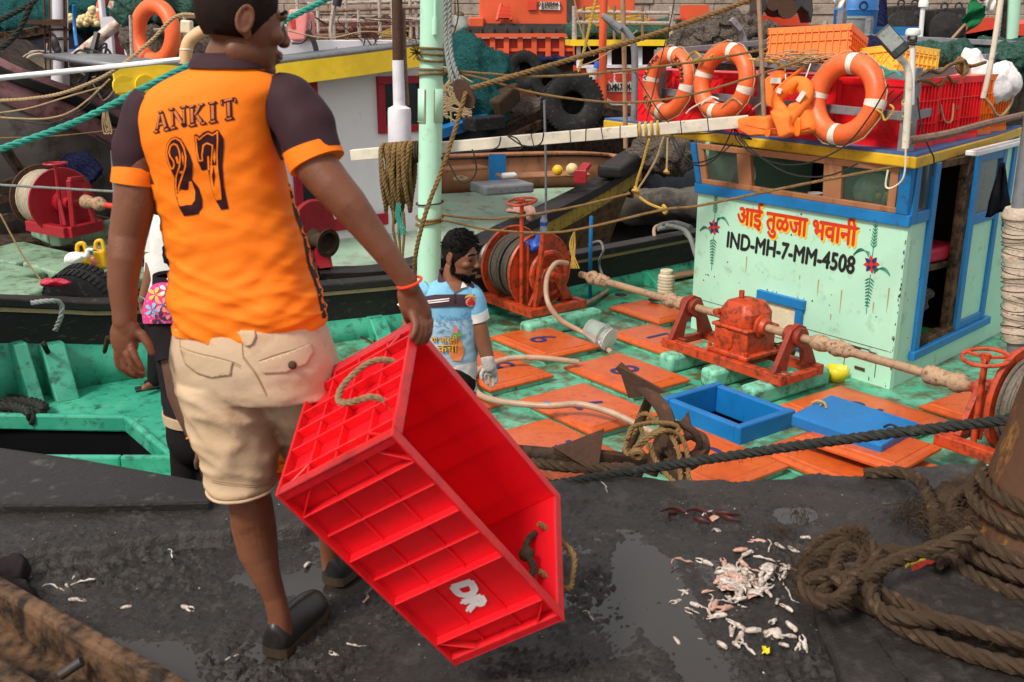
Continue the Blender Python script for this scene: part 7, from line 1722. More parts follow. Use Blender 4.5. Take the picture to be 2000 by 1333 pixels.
for px,py in((145,1140),(132,1155),(165,1150),(110,1160),(150,1180),(248,1195),(365,1190),(190,1110),(455,1282),(655,1285),(712,1182),(690,1265),(335,1100),(280,1000),(262,985),(410,985),(1230,1085),(1225,1135),(1150,1210),(1180,960),(1560,1275),(600,1108)):
 crab(px,py,0.0,0.8)
random.seed(78);m=MB()
for k in range(7):
 o=on(random.uniform(1320,1410),random.uniform(1000,1020),.015);a=random.uniform(0,6)
 m.tube(cr([o,o+V((.05*math.cos(a),.04*math.sin(a),.01)),o+V((.09*math.cos(a+.4),.06*math.sin(a+.4),.002))],4),[.004,.007,.008,.009,.008,.007,.005,.004,.002],6,sq=.3)
tag(m.build('seaweed','seaweed'),'dark red strips of weed on the quay beside shell pieces','seaweed')
m=MB()
for k in range(800):
 x,y=random.uniform(-1.6,1.9),random.uniform(1.3,3.25);s=random.choice([.0006,.0008,.001,.0012,.002])*random.uniform(.7,1.4)
 z=ground_h(x,y);m.bx((x,y,z+s*.4),s*2.2,s*1.6,s*.8,(V((math.cos(k),math.sin(k),0)),V((-math.sin(k),math.cos(k),0)),Z3))
tag(m.build('shell_grit','crab_shell',smooth=0),None,None,None,'stuff')['label']='fine pale shell grit scattered over the wet quay'
m=MB()
for k in range(1400):
 x,y=random.uniform(-1.9,1.6),random.uniform(1.2,3.3);s=random.uniform(.0015,.006)
 if fbm(x,y,3,3,6.0)<-0.05:continue
 m.ell((x,y,ground_h(x,y)+s*.15),(s,s*random.uniform(.6,1),s*.55),nu=6,nv=4)
tag(m.build('mud_clods','wet_tar',smooth=80),'small wet clods of black mud strewn over the quay',None,None,'stuff')
# the white cabin boat alongside (cabin, bow, winch deck)
bb=thing('fishing_boat','fishing boat with white cabin, yellow eave, red window frames and pale green deck','boat',V((-1,11,-1)))
gpts=[(610,528,10.1),(640,527,10.2),(760,520,10.5),(900,482,11.4),(1000,438,12.4),(1100,390,13.6),(1180,348,14.9),(1238,312,16.0)]
GB=cr([at(*p)for p in gpts],5)
GBs=[p for p in GB]
m=MB();m.sweep(GB,0.34,0.12);m.build('gunwale','tarred_wood',bb,smooth=30,bev=0.02)
m=MB();m.sweep([p-Z3*0.12 for p in GB],0.28,0.2);m.build('strake','yellow_strake',bb,smooth=30)
m=MB()
def hullrow(f):
 n=len(GB)-1
 return[V((p.x-0.6*f*(i/n)**2*0.9-0.0*f,p.y+0.5*f-0.55*f*(i/n)**3,(p.z-0.2)+(-2.1-(p.z-0.2))*f))for i,p in enumerate(GB)]
m.sheet([hullrow(f)for f in(0,.2,.4,.6,.8,1)]);m.build('hull_side','planked_hull',bb,smooth=60,solid=0.06)
bow=GB[-1]
fg=[bow,at(1190,300,16.4),at(1120,296,15.8),at(1000,298,15.2),at(860,303,14.6)]
GF=cr(fg,5)
m=MB();m.sweep([p-Z3*0.0 for p in GF],0.16,0.05);m.build('rail_cap','raw_wood',bb,smooth=30,bev=0.02)
dz=-1.05
deckp=[V((p.x-.1,p.y+.1,p.z-0.22))for p in GB[:-1]]+[V((p.x,p.y-.1,p.z-0.55))for p in GF[1:]]+[at(600,330,14.6)]
m=MB();c0=sum(deckp,V())/len(deckp)
m.sheet([deckp+[deckp[0]],[c0.lerp(p,.5)for p in deckp+[deckp[0]]],[c0]*(len(deckp)+1)]);m.build('foredeck','pale_deck',bb,smooth=60)
m=MB();m.sheet([[p-Z3*0.08 for p in GF],[p-Z3*0.62 for p in GF]]);m.build('inner_bulwark','raw_wood',bb,smooth=30,solid=0.05)
m=MB();q0,q1=at(955,292,14.9),at(988,292,15.05);m.sheet([[q0+V((0,-.09,-.06)),q1+V((0,-.09,-.06))],[q0+V((0,-.09,-.5)),q1+V((0,-.09,-.5))]]);m.build('blue_patch','blue_paint',bb,smooth=0,solid=0.01)
m=MB();m.beam(GB[-1]+V((0,0,.12)),V((GB[-1].x-0.75,GB[-1].y-.2,-2.1)),0.16,0.16);m.build('stem','dark_timber',bb,smooth=0,bev=0.02)
m=MB();pts=[at(1190,345,14.6),at(1250,306,15.9)];m.beam(pts[0]+V((0,0,.06)),pts[1]+V((.0,0,.05)),0.4,0.2);m.build('bow_cap','tarred_wood',bb,smooth=0,bev=0.06,seg=3)
def slab(label,name,mat,px,py,Y,sx,sy,h,rot,cat):
 c=at(px,py,Y);fr=(Matrix.Rotation(rot,3,'Z')@X3,Matrix.Rotation(rot,3,'Z')@Y3,Z3)
 return tag(MB().bx(c,sx,sy,h,fr).build(name,mat,smooth=0,bev=0.03),label,cat)
slab('grey hatch cover on the pale green foredeck','hatch_cover','grey_steel',980,366,13.2,0.72,0.5,0.13,0.45,'hatch cover')
MATS_=0
slab('brown slatted boards on the foredeck below the wooden bulwark','boards','raw_wood',1060,342,14.2,1.3,0.4,0.05,0.3,'boards');slab('brown board beside the mast on the foredeck','boards','raw_wood',890,330,14.2,0.9,0.3,0.05,0.5,'boards')
tag(MB().ell(at(1089,333,13.8),0.075).build('float','jerry_yellow'),'small yellow round float on the foredeck','float');tag(MB().ell(at(1117,331,13.9),0.085).build('float','float_cream'),'small pale round float on the foredeck','float')
tag(MB().beam(at(1128,345,13.8),at(1148,320,13.9),0.16,0.05).beam(at(1122,345,13.75),at(1146,346,13.7),.05,.18).build('bracket','winch_crimson',smooth=0,bev=0.01),'crimson steel bracket beside the floats','bracket')
tag(MB().lathe([(0,0),(.04,0),(.04,.16),(.015,.2),(0,.2)],at(982,344,13.3),V((.8,-.3,.1)),12).build('bottle','white_plastic'),'white bottle lying on the foredeck hatch','bottle')
lump('rag','faded pink rag draped over the black gunwale','rag','cloth_rag',[(at(1022,409,12.6),(0.14,0.1,0.05)),(at(1037,418,12.5),(0.06,0.06,0.1)),(at(1005,413,12.5),(.1,.07,.03))],0.015,0.03,10)
rope_obj('pink cord coiled on the foredeck',[at(888,347,13.4),at(900,345,13.5),at(912,349,13.4),at(900,352,13.3),at(886,350,13.3),at(898,347,13.4)],0.016,'rope_tan')
CY=11.6
cd=V((math.cos(math.radians(62)),math.sin(math.radians(62)),0));cn=V((cd.y,-cd.x,0))
cd=(at(826,250,12.6)-at(545,262,11.4));cd.z=0;L_=cd.length;cd.normalize();cn=V((cd.y,-cd.x,0))
k0=at(545,262,11.4);zt,zb=at(640,150,11.8).z,-0.95
def cbn(s,z,o=0.0):return V((k0.x,k0.y,0))+cd*s+cn*o+Z3*z
CF=(cd,cn,Z3)
cabn=thing('cabin','white boat cabin with red window frames and a yellow eave','cabin',cbn(0.6,zb))
m=MB();m.bx(cbn(L_/2,(zt+zb)/2+.2,-0.5),L_,1.0,zt-zb+.4,CF);m.build('wall','white_paint',cabn,smooth=0,bev=0.01)
def win(px0,py0,px1,py1,Y,name='window_frame'):
 pass
def ons(px,py):
 r=ray(px,py);t_=(V((k0.x,k0.y,0))-EYE).dot(cn)/r.dot(cn);p=EYE+r*t_;return((p-V((k0.x,k0.y,0))).dot(cd),p.z)
for(x0,y0,x1,y1),nm in(((734,150,830,262),'a'),((560,152,632,445),'b')):
 s0,zA=ons(x0,y0);s1,zB=ons(x1,y1);zl=ons(x0,y1)[1]
 m=MB();w=0.09
 m.bx(cbn((s0+s1)/2,zA-w/2,.02),s1-s0,.06,w,CF);m.bx(cbn((s0+s1)/2,zl+w/2,.02),s1-s0,.06,w,CF)
 for s in(s0+w/2,s1-w/2):m.bx(cbn(s,(zA+zl)/2,.022),w,.06,zA-zl-2*w,CF)
 f=m.build('window' if nm=='a' else 'door_frame','red_frame',cabn,smooth=0,bev=0.006)
 m=MB();m.bx(cbn((s0+s1)/2,(zA+zl)/2,.006),s1-s0-2*w,.012,zA-zl-2*w,CF);m.build('pane','dark_glass',f,smooth=0)
s0,z0=ons(545,470);m=MB();m.bx(cbn(s0+.75,z0+.1,.02),1.4,.05,.14,CF);m.build('base_board','red_frame',cabn,smooth=0)
m=MB();P=cr([at(205,158,10.2),at(300,150,10.5),at(420,160,10.9),at(560,142,11.3),at(700,124,11.9),at(830,105,12.6)],6)
EV=P
m.sheet([[p+Z3*.12+cn*.28 for p in P],[p-Z3*.11+cn*.3 for p in P]]);m.build('eave','yellow_bright',cabn,smooth=0,solid=0.05)
m=MB();m.sheet([[p+Z3*.145+cn*.3 for p in P],[p+Z3*.2-cn*2.2 for p in P]]);m.build('roof','grey_steel',cabn,smooth=60,solid=0.05)
m=MB()
for k in range(4):
 p=at(222+k*42,172-1*k,10.25+k*.1);m.lathe([(0,-.02),(.1,-.02),(.1,.02),(0,.02)],p+cn*.3+Z3*.03,cn,18)
m.build('scallop','yellow_bright',cabn,smooth=30)
for px in(300,345,400,470):
 p=min(P,key=lambda q:abs(1000+F_*q.x/(q.y*CT-(q.z-CAM_H)*ST)-px));MB().beam(V((p.x,p.y,p.z-.05))+cn*.2,V((p.x,p.y,zb-.3))+cn*.2,.09,.09,up=Y3).build('post','red_frame',cabn,smooth=0)
m=MB();m.beam(at(248,178,10.45),at(345,172,10.75),.07,.07);m.beam(at(258,205,10.45),at(345,198,10.75),.06,.06);m.beam(at(248,176,10.45),at(266,208,10.45),.07,.07,up=Y3);m.beam(at(292,174,10.55),at(306,206,10.55),.07,.07,up=Y3);m.build('window','red_frame',cabn,smooth=0)
rl2=thing('roof_railing','rough pole railing lashed with rope above the yellow eave','railing',EV[12])
for k,(x0,y0,x1,y1,Y)in enumerate(((560,25,840,14,12.2),(560,42,840,38,12.2),(620,82,840,74,12.3),(580,100,840,82,12.0),(330,36,560,30,11.2),(300,60,560,52,11),(575,58,840,52,12.4),(600,8,840,2,12.6),(570,72,700,68,11.9))):
 MB().rod(at(x0,y0,Y),at(x1,y1,Y+.3),0.022,8).build('rail','rail_pale' if k%2 else 'rail_brown',rl2)
for k,(x,y0,y1,Y)in enumerate(((580,0,118,12),(650,-10,112,12),(740,-10,104,12.3),(800,-10,96,12.5),(812,5,92,12.5),(360,25,120,11),(700,20,108,12.2),(255,30,140,10.6),(620,10,112,12.1),(675,-10,108,12.4),(765,5,100,12.4))):
 MB().rod(at(x,y0,Y),at(x+4,y1,Y),0.02,8).build('post','rail_pale',rl2)
m=MB();random.seed(5)
for k in range(34):
 x,y=random.uniform(570,815),random.uniform(25,95);o=at(x,y,12.1)
 m.tube(cr([o,o+V((random.gauss(0,.12),-.03,random.uniform(-.2,.1))),o+V((random.gauss(0,.16),-.02,random.uniform(-.35,.05)))],4),random.choice([.004,.006,.008]),5)
m.build('lashing','rope_dirty',rl2)
def bl_(L):return[(at(x,y,Y),(r*1.5,r,r*.75))for x,y,Y,r in L]
lump('fishing_net','heap of dull red net behind the roof railing','net','net_red',bl_([(640,88,12.8,.35),(700,82,12.9,.4),(760,78,13,.35),(600,100,12.7,.25),(800,82,13,.3)]),.03,.1,5,3)
lump('fishing_net','small purple and yellow net behind the exhaust stack','net','net_blue',bl_([(745,62,13.2,.2),(785,60,13.2,.2)]),.03,.08,5,5)
lump('fishing_net','dark green net heaped on the railing above the orange lifebuoy','net','net_green',bl_([(300,10,11.4,.28),(350,16,11.5,.3),(380,20,11.5,.25),(275,22,11.4,.2)]),.025,.07,6,6)
lump('fishing_net','dark brown net hanging inside the lifebuoy','net','net_grey',bl_([(315,75,11.5,.3),(360,90,11.5,.3),(330,105,11.5,.3)]),.03,.08,6,7)
random.seed(6);m=MB()
for k in range(10):
 P=[at(random.uniform(690,800),random.uniform(55,80),12.6)for _ in range(4)];m.tube(cr(P,5),.012,5)
tag(m.build('rope_tangle','rope_yellow'),'yellow and red rope strewn over the roof net','rope')
lifebuoy('orange lifebuoy without bands hung at the left of the cabin roof',at(303,66,10.7),V((-.62,-1,.1)),R=.27,r=.08,cords=False,bands=0)
vc=thing('ventilator','tan cowl ventilator pipe behind the carrier','ventilator',at(360,120,9.6))
m=MB();m.tube(cr([at(362,125,9.6),at(364,98,9.6),at(372,78,9.6),at(395,62,9.6),at(420,55,9.6)],5),.058,16);m.build('duct','vent_tan',vc);m=MB();m.torus(at(364,97,9.6),Z3,.056,.008,20,6);m.build('clamp','sign_white',vc)
tag(MB().beam(at(365,40,9.9),at(365,66,9.9),.1,.1).build('junction_box','cream_plastic',smooth=0,bev=.015),'cream switch box on the railing beside the tan ventilator','box')
pj=thing('life_jacket','faded pink life jacket tied to the rough pole railing','life jacket',at(590,60,11.6),'orange life jackets')
m=MB();m.box(at(583,50,11.6),V((.11,0,0)),V((0,.06,0)),V((0.02,0,.17)));m.box(at(603,52,11.65),V((.06,.03,0)),V((0,.06,0)),V((0,0,.15)));m.build('float_block','can_pink',pj,smooth=30,bev=.03,seg=3)
m=MB();m.box(at(572,46,11.53),V((.02,0,0)),V((0,.004,0)),V((0,0,.05)));m.build('patch','paint_red',pj,smooth=0);m=MB();m.tube(cr([at(606,42,11.55),at(606,60,11.5),at(592,82,11.5),at(570,85,11.5)],5),.014,7);m.tube(cr([at(600,60,11.5),at(612,80,11.5),at(618,100,11.5)],4),.03,6);m.build('strap','cable',pj)
stk=thing('exhaust_stack','exhaust stack with white lagged base and rusty brown upper pipe','pipe',at(775,300,10.9))
YS=10.9
m=MB();p0,p1_,p2_,p3_=at(781,310,YS),at(780,212,YS),at(777,118,YS),at(775,-30,YS)
m.tube([p0,p0.lerp(p1_,.92),p1_,p1_.lerp(p2_,.06),p2_],[.125,.125,.12,.065,.06],24);m.build('lagging','lilac_white',stk,smooth=50);m=MB();m.rod(p2_-Z3*.02,p3_,.056,20);m.build('pipe','rust',stk)
pole('pole','thin dark pole standing beside the exhaust stack',[at(788,20,11),at(791,120,11),at(796,206,11)],.022,'rail_brown')
pole('pole','leaning pale pole with black top above the life jacket',[at(654,8,11.9),at(646,55,11.9),at(650,80,11.9),at(660,108,11.9)],.025,'rail_pale');tag(MB().rod(at(657,12,11.9),at(664,-15,11.9),.05,12).build('float','cable'),'black cylinder on top of the leaning pale pole','float')
rw=thing('winch','crimson winch with a rusty bell shaped warping drum by the white cabin','winch',at(620,520,10.2))
m=MB();m.lathe([(0.03,-.03),(.34,-.03),(.36,0),(.34,.03),(.03,.03)],at(610,455,10.5),V((.8,-.5,0)),32);m.build('flange','winch_crimson',rw,smooth=30)
for a,b,y in((625,635,10.3),(600,600,10.5)):MB().beam(at(a,470,y),at(b,525,y-.1),.14,.1).build('stand','winch_crimson',rw,smooth=0)
m=MB();m.lathe([(.12,0),(.085,.04),(.08,.12),(.1,.18),(.15,.22),(.15,.24),(.11,.24),(.09,.18),(0,.17)],at(612,468,10.3),V((.75,-.6,-.05)),26);m.build('warping_drum','rope_dirty',rw)
dkl=thing('fishing_boat','boat deck of weathered mossy green hatches at the left, behind the black gunwale','boat',at(100,520,9))
zd=-0.62
m=MB();m.add([on(-200,590,zd-.12),on(620,560,zd-.12),on(620,400,zd-.12),on(-200,400,zd-.12)],[(0,1,2,3)]);m.build('deck','dark_timber',dkl,smooth=0)
m=MB();m.sheet([[on(-200,600,zd-.1),on(620,566,zd-.1)],[on(-200,600,zd-.1)-Z3*1.5+Y3*.3,on(620,566,zd-.1)-Z3*1.5+Y3*.3]]);m.build('hull_side','tarred_wood',dkl,smooth=0,solid=.05)
HX_=[((0,473),(75,500),(20,515),(-60,497)),((95,480),(150,492),(45,512),(110,542)),]
def moss(label,quad):
 P=[on(x,y,zd)for x,y in quad];m=MB();m.prism([p-Z3*.12 for p in P],Z3*.12)
 tag(m.build('hatch_cover','moss_hatch',smooth=0,bev=.03,seg=3),label,'hatch cover','weathered mossy green hatch covers')
moss('mossy hatch cover at the left edge nearest the crimson reel',[(-70,497),(30,513),(140,492),(40,470)]);moss('mossy hatch cover under the egret',[(42,512),(115,534),(235,510),(150,490)])
moss('mossy hatch cover at the left edge behind the tyre',[(-80,530),(0,546),(90,528),(10,512)]);moss('mossy hatch cover touching the black tyre',[(-80,578),(40,583),(120,550),(20,535)])
moss('mossy hatch cover beside the yellow cans',[(130,534),(215,556),(330,530),(240,512)]);moss('mossy hatch cover behind the hanging arm',[(145,475),(225,500),(330,478),(250,460)])
moss('small mossy hatch cover against the tyre and gunwale',[(60,586),(180,590),(260,568),(130,556)])
dl=MB();P=[on(-60,482,zd),on(80,470,zd),on(60,455,zd),on(-60,462,zd)];dl.prism([p-Z3*.1 for p in P],Z3*.1);tag(dl.build('boards','dark_timber',smooth=0,bev=.01),'dark brown boards beside the crimson reel','boards')
sk=[((75,448),(110,462),.18),((105,468),(235,440),.16)]
for k,(a,b,w)in enumerate(sk):tag(MB().beam(on(*a,zd+.1),on(*b,zd+.1),w,.16).build('timber_skid','moss_hatch',smooth=0,bev=.03),('short mossy timber under the crimson reel','long mossy timber in front of the crimson reel')[k],'timber block')
re=thing('winch','crimson net reel with pale rope and a small handwheel at the left','winch',on(125,455,zd))
c=at(105,390,10.6);ax=(at(142,395,10.35)-at(75,385,10.9)).normalized();ax.z=0;ax.normalize()
kx=mpp(c);R0=64*kx
m=MB();m.lathe([(.03,-.012),(R0,-.014),(R0*1.02,0),(R0,.014),(.03,.012)],c-ax*.26,ax,36);m.build('drum_flange','rust',re,smooth=30);m=MB();m.lathe([(.03,-.012),(R0,-.014),(R0*1.02,0),(R0,.014),(.03,.012)],c+ax*.2,ax,36);m.lathe([(.12,0),(.12,.1),(.06,.12),(.06,.2),(0,.2)],c+ax*.21,ax,18);m.build('drum_flange','winch_crimson',re,smooth=30)
P=[];a_=ax.orthogonal().normalized();b_=ax.cross(a_)
for i in range(18*24+1):
 q=i/24;P.append(c+ax*(-.24+.42*q/18)+(a_*math.cos(2*PI*q)+b_*math.sin(2*PI*q))*(R0*.82+.006*math.sin(q*3)))
m=MB();m.tube(P,.014,6);m.rod(c-ax*.25,c+ax*.2,R0*.76,26);m.build('rope','wire_pale',re)
m=MB();f0,f1,f2=at(58,440,10.5),at(133,455,10.1),at(195,440,10.5)
m.beam(f0,f1,.1,.11);m.beam(f1,f2,.1,.11);m.beam(f0+(f2-f1),f2,.1,.1)
m.beam(at(143,442,10.1),at(135,352,10.1),.05,.05,up=Y3);m.beam(at(135,352,10.1),at(162,348,10.3),.05,.05);m.beam(at(185,436,10.3),at(162,348,10.3),.05,.05,up=Y3);m.beam(at(140,395,10.1),at(185,400,10.3),.05,.05,up=Y3)
m.build('frame','winch_crimson',re,smooth=0,bev=.008)
m=MB();hw_=at(108,320,10.2);m.torus(hw_,Z3,.11,.012,24,7);m.rod(hw_,at(122,440,10.2),.022,8);m.rod(at(117,390,10.2),at(127,440,10.15),.02,8)
for k in range(3):m.rod(hw_,hw_+(X3*math.cos(k*2.1)+Y3*math.sin(k*2.1))*.11,.01,6)
m.build('handwheel','winch_crimson',re)
m=MB();w0,w1_=at(160,393,10.2),at(232,405,10.0);m.tube([w0.lerp(w1_,t)for t in np.linspace(0,.65,9)],[.05,.075,.07,.06,.05,.07,.075,.06,.03],12);m.build('cloth_wrap','bandage',re);m=MB();m.rod(w0,w1_+(w1_-w0)*.6,.03,12);m.build('shaft','paint_red',re)
pole('steel_tube','thin grey steel tube standing left of the carrier',[at(220,295,9.4),at(223,350,9.4),at(226,405,9.4)],.02,'grey_steel')
eg=thing('egret','white egret standing on a mossy hatch cover','bird',on(155,537,zd))
YE=on(150,537,zd).y
def ep(x,y,d=0):return at(x,y,YE+d)
m=MB();m.tube(cr([ep(126,510),ep(136,506),ep(148,504),ep(160,500),ep(164,497)],4),[.008,.02,.035,.045,.052,.058,.06,.06,.06,.058,.05,.042,.034,.03,.026,.022,.02],14,sq=1.0)
m.tube(cr([ep(158,502),ep(168,500),ep(171,494),ep(170,490),ep(174,487.5),ep(180,487.5)],5),[.028-.0006*i for i in range(26)],10);m.ell(ep(179,488.2),(.024,.016,.016))
m=m.fuse(.006,3);m.build('body','egret',eg,smooth=80)
m=MB();m.tube([ep(183,488.5),ep(194,491.5)],[.008,.002],6);m.build('beak','cable',eg)
for x0,x1,x2,y2 in((148,140,131,542),(156,158,164,535)):
 m=MB();m.tube([ep(x0,512),ep(x1,522),ep((x1+x2)/2,530),on(x2,y2,zd)],.006,6);m.build('leg','cable',eg)
m=MB();m.tube(cr([ep(126,511),ep(140,508,-.04),ep(158,502,-.05)],4),[.01,.02,.028,.032,.034,.03,.025,.02,.012],8,sq=.5);m.build('wing','egret',eg)
def can(label,px,py,h,w):
 t=thing('jerry_can',label,'can',on(px,py,zd));o=on(px,py,zd);m=MB()
 m.bx(o+Z3*(h*.35),w,w*.8,h*.7);m.build('body','jerry_yellow',t,smooth=40,bev=.03,seg=3)
 m=MB();m.tube(cr([o+V((-w*.35,0,h*.68)),o+V((-w*.25,0,h*.95)),o+V((w*.2,0,h)),o+V((w*.35,0,h*.68))],5),w*.16,10);m.build('handle','jerry_yellow',t)
can('yellow plastic can with round handle beside the egret',165,530,.27,.13);can('tall yellow can right of the egret',200,524,.27,.12)
tag(MB().lathe([(0,0),(.05,0),(.05,.1),(0,.1)],on(180,524,zd)+Z3*.06,X3,14).build('canister','can_pink'),'small labelled tin between the two yellow cans','tin')
# the old grey bow at the left
ob=thing('fishing_boat','old boat bow with grey patched hull and faded pink strake at the left','boat',at(100,250,12))
gl=cr([at(-120,60,11.2),at(-20,122,11.4),at(60,158,11.6),at(150,192,12),at(210,225,12.4),at(290,262,13),at(420,300,14)],5)
m=MB();m.sweep([p+Z3*.02 for p in gl],.16,.12);m.build('gunwale','tarred_wood',ob,smooth=30,bev=.02)
m=MB();m.sheet([[p-Z3*.02+V((.0,.02,0))for p in gl],[p-Z3*.40+V((0,.04,0))for p in gl]]);m.build('strake','pink_strake',ob,smooth=60,solid=.03)
m=MB();m.sheet([[p-Z3*.36+V((0,.06,0))for p in gl],[V((p.x,p.y+.2,p.z-1.2))for p in gl],[V((p.x,p.y+.6,-2.1))for p in gl]]);m.build('hull_side','grey_hull',ob,smooth=60,solid=.05)
m=MB();m.sweep([p+Z3*.05+V((.05,.14,0))for p in gl],.1,.08);m.build('strake','pink_strake',ob,smooth=30)
m=MB();m.sheet([[p-Z3*.05+Y3*.1 for p in gl],[p-Z3*.1+Y3*2 for p in gl]]);m.build('deck','dark_timber',ob,smooth=60)
for k,(a,b,w)in enumerate((((8,290),(70,380),.16),((-10,365),(60,345),.14),((-10,392),(80,372),.12),((-10,430),(90,410),.14),((180,425),(260,445),.12))):tag(MB().beam(at(*a,11.3),at(*b,11.5),w,.08).build('timber','dark_timber',smooth=0),('dark timber leaning steeply against the grey hull','upper dark plank beside the crimson reel','middle dark plank beside the crimson reel','lowest dark plank left of the crimson reel','dark plank right of the crimson reel')[k],'timber')
lump('tarpaulin','dark blue tarpaulin patch sagging on the grey hull','tarpaulin','net_blue',[(at(150,330,11.9),(.32,.08,.2))],.03,.06,5)
ms_=thing('mast','white mast with rusty iron fittings on the old bow','mast',at(115,240,12.2))
m=MB();m.tube([at(121,260,12.2),at(116,100,12.2),at(114,-40,12.2)],[.105,.1,.1],24);m.build('pole','lilac_white',ms_)
m=MB()
for x in(86,96,124,128):m.rod(at(x,-20,12.1),at(x+3,140,12.1),.012,6)
for y in(40,75,105):m.rod(at(84,y,12.1),at(130,y,12.1),.012,6)
m.beam(at(50,42,12.0),at(130,48,12.1),.08,.05);m.beam(at(75,48,12.05),at(108,72,12.1),.03,.03)
for y in(58,76):m.torus(at(115,y,12.2),Z3,.11,.014,20,6)
m.build('ironwork','rust',ms_)
lump('glove','dark glove hanging on the white mast','glove','cable',[(at(108,88,12.0),(.05,.03,.1)),(at(112,98,12),(.05,.03,.05))],.01,.01,9)
sp=thing('derrick','peeling rusty white derrick pipe leaning across the old bow','pipe',at(190,80,11.9))
m=MB();m.rod(at(135,122,11.8),at(243,36,12.0),.062,16);m.build('pipe','rust_white',sp);m=MB();m.beam(at(240,36,11.95),at(258,105,11.9),.07,.05,up=Y3);m.beam(at(215,8,12),at(258,30,12),.1,.08);m.build('bracket','rust_white',sp,smooth=0)
for k,(px,lb,mt)in enumerate(((85,'wire reel with pale coils behind the old bow','wire_pale'),(175,'net covered wire reel right of the white mast','net_grey'))):
 t=thing('reel',lb,'reel',at(px,150,12.6));c=at(px,152,12.6);axr=V((.55,-1,0));m=MB();m.torus(c,axr,.31,.012,36,8);m.torus(c+axr.normalized()*-.35,axr,.31,.012,36,8)
 for j in range(5):m.rod(c,c+(axr.normalized().orthogonal()*math.cos(j*1.2566)+axr.normalized().cross(axr.normalized().orthogonal())*math.sin(j*1.2566))*.31,.01,6)
 m.build('rim','rail_pale',t);m=MB();m.lathe([(.0,0),(.27,0),(.22,-.1),(.27,-.2),(.2,-.3),(0,-.3)],c+axr.normalized()*-.03,axr,28)
 for j in range(5):m.torus(c-axr.normalized()*(.04+.05*j),axr,.27,.02,30,6)
 m.build('coil',mt,t)
for k in range(5):
 wireloop([at(165+random.uniform(-30,40),118,11.7),at(180+random.uniform(-30,30),95+random.uniform(-20,20),11.6),at(205+random.uniform(-20,20),120,11.6),at(170+random.uniform(-20,20),160,11.6)],('first','second','third','fourth','fifth')[k]+' dark cable tangled below the leaning derrick pipe',r=.014)
wireloop([at(190,65,11.7),at(180,110,11.6),at(172,150,11.6),at(160,175,11.6)],'thick black hose hanging from the derrick',r=.04)
rb2=thing('fishing_boat','maroon boat with a white deckhouse corner behind the old bow','boat',at(200,120,15))
m=MB();m.beam(at(-150,128,14.2),at(270,122,15.2),.12,.34);m.build('bulwark','maroon_hull',rb2,smooth=0)
m=MB();m.beam(at(-150,150,14.5)-Z3*1.5,at(280,145,15.5)-Z3*1.5,.1,2.6);m.build('hull_side','maroon_hull',rb2,smooth=0)
for a,b,w,h,u_ in(((208,40),(214,112),.14,.1,Y3),((246,46),(258,118),.14,.1,Y3),((200,44),(250,42),.2,.14,Z3)):MB().beam(at(*a,14.8),at(*b,14.85),w,h,up=u_).build('door_post','lilac_white',rb2,smooth=0)
m=MB();m.beam(at(214,78,15),at(250,82,15.1),.1,1.0);m.build('doorway','maroon_hull',rb2,smooth=0)
m=MB();m.beam(at(90,112,15.4),at(205,108,15.4),.6,.2);m.build('blue_rail','blue_paint',rb2,smooth=0)
nb=thing('fishing_boat','dark navy boat loaded with green nets and cream floats at the top left','boat',at(100,70,19))
gn=cr([at(-120,62,18),at(0,70,18.5),at(80,58,19),at(150,48,19.5),at(200,46,20)],5)
m=MB();m.sheet([[p for p in gn],[V((p.x,p.y+.3,-2.2))for p in gn]]);m.build('hull_side','navy_hull',nb,smooth=60,solid=.06);m=MB();m.sweep([p+Z3*.06 for p in gn],.2,.14);m.build('gunwale','brown_wood',nb,smooth=30)
lump('fishing_net','long heap of green net along the navy boat','net','net_teal',[(at(x,y,19.8),(r*1.6,r,r))for x,y,r in((-20,55,.4),(20,48,.42),(60,40,.45),(95,32,.45),(130,28,.45),(165,24,.45),(190,28,.4))],.05,.12,4)
random.seed(14);m_f=MB();m_f.ell((0,0,0),.062,nu=10,nv=7);fl0=m_f.build('float','float_cream',loc=(0,0,0));COL.objects.unlink(fl0)
for k in range(70):
 x,y=random.uniform(154,196),random.uniform(26,48)
 if y<26+abs(x-178)*.35:continue
 o=fl0.copy();COL.objects.link(o);o.location=at(x,y,19.2+random.uniform(-.1,.1));tag(o,'cream net float in the heap on the navy boat','float','cream net floats')
for x,y in((133,36),(138,33),(141,38),(136,40),(178,20),(182,18),(180,24)):
 o=fl0.copy();COL.objects.link(o);o.location=at(x,y,19.1);tag(o,'cream net float in the heap on the navy boat','float','cream net floats')
lifebuoy('small distant lifebuoy beside the white pole at the top left',at(222,20,17),V((-.3,-1,.1)),R=.25,r=.07,cords=False)
pole('white_pole','white pole beside the small distant lifebuoy',[at(196,-20,16.5),at(202,40,16.5)],.05,'lilac_white');pole('blue_pipe','blue stanchion in front of the cream floats',[at(144,10,18.5),at(146,60,18.5),at(150,92,18)],.03,'blue_bright','pipe')
hb=thing('fishing_boat','distant boat with yellow roof edge and pale windows in the top left corner','boat',at(30,30,26))
m=MB();m.beam(at(-120,12,25),at(85,14,26),.3,.22);m.build('roof_edge','yellow_paint',hb,smooth=0);m=MB();m.beam(at(-120,20,25.2),at(80,22,26.2),.2,1.8);m.build('wall','white_paint',hb,smooth=0);m=MB()
for x in(-5,28,55):m.beam(at(x,20,25),at(x+18,20,25.1),.1,.5)
m.build('window','blue_paint',hb,smooth=0);m=MB();m.beam(at(-150,5,25.8),at(85,5,26.8),2,.2);m.build('roof','brown_wood',hb,smooth=0)
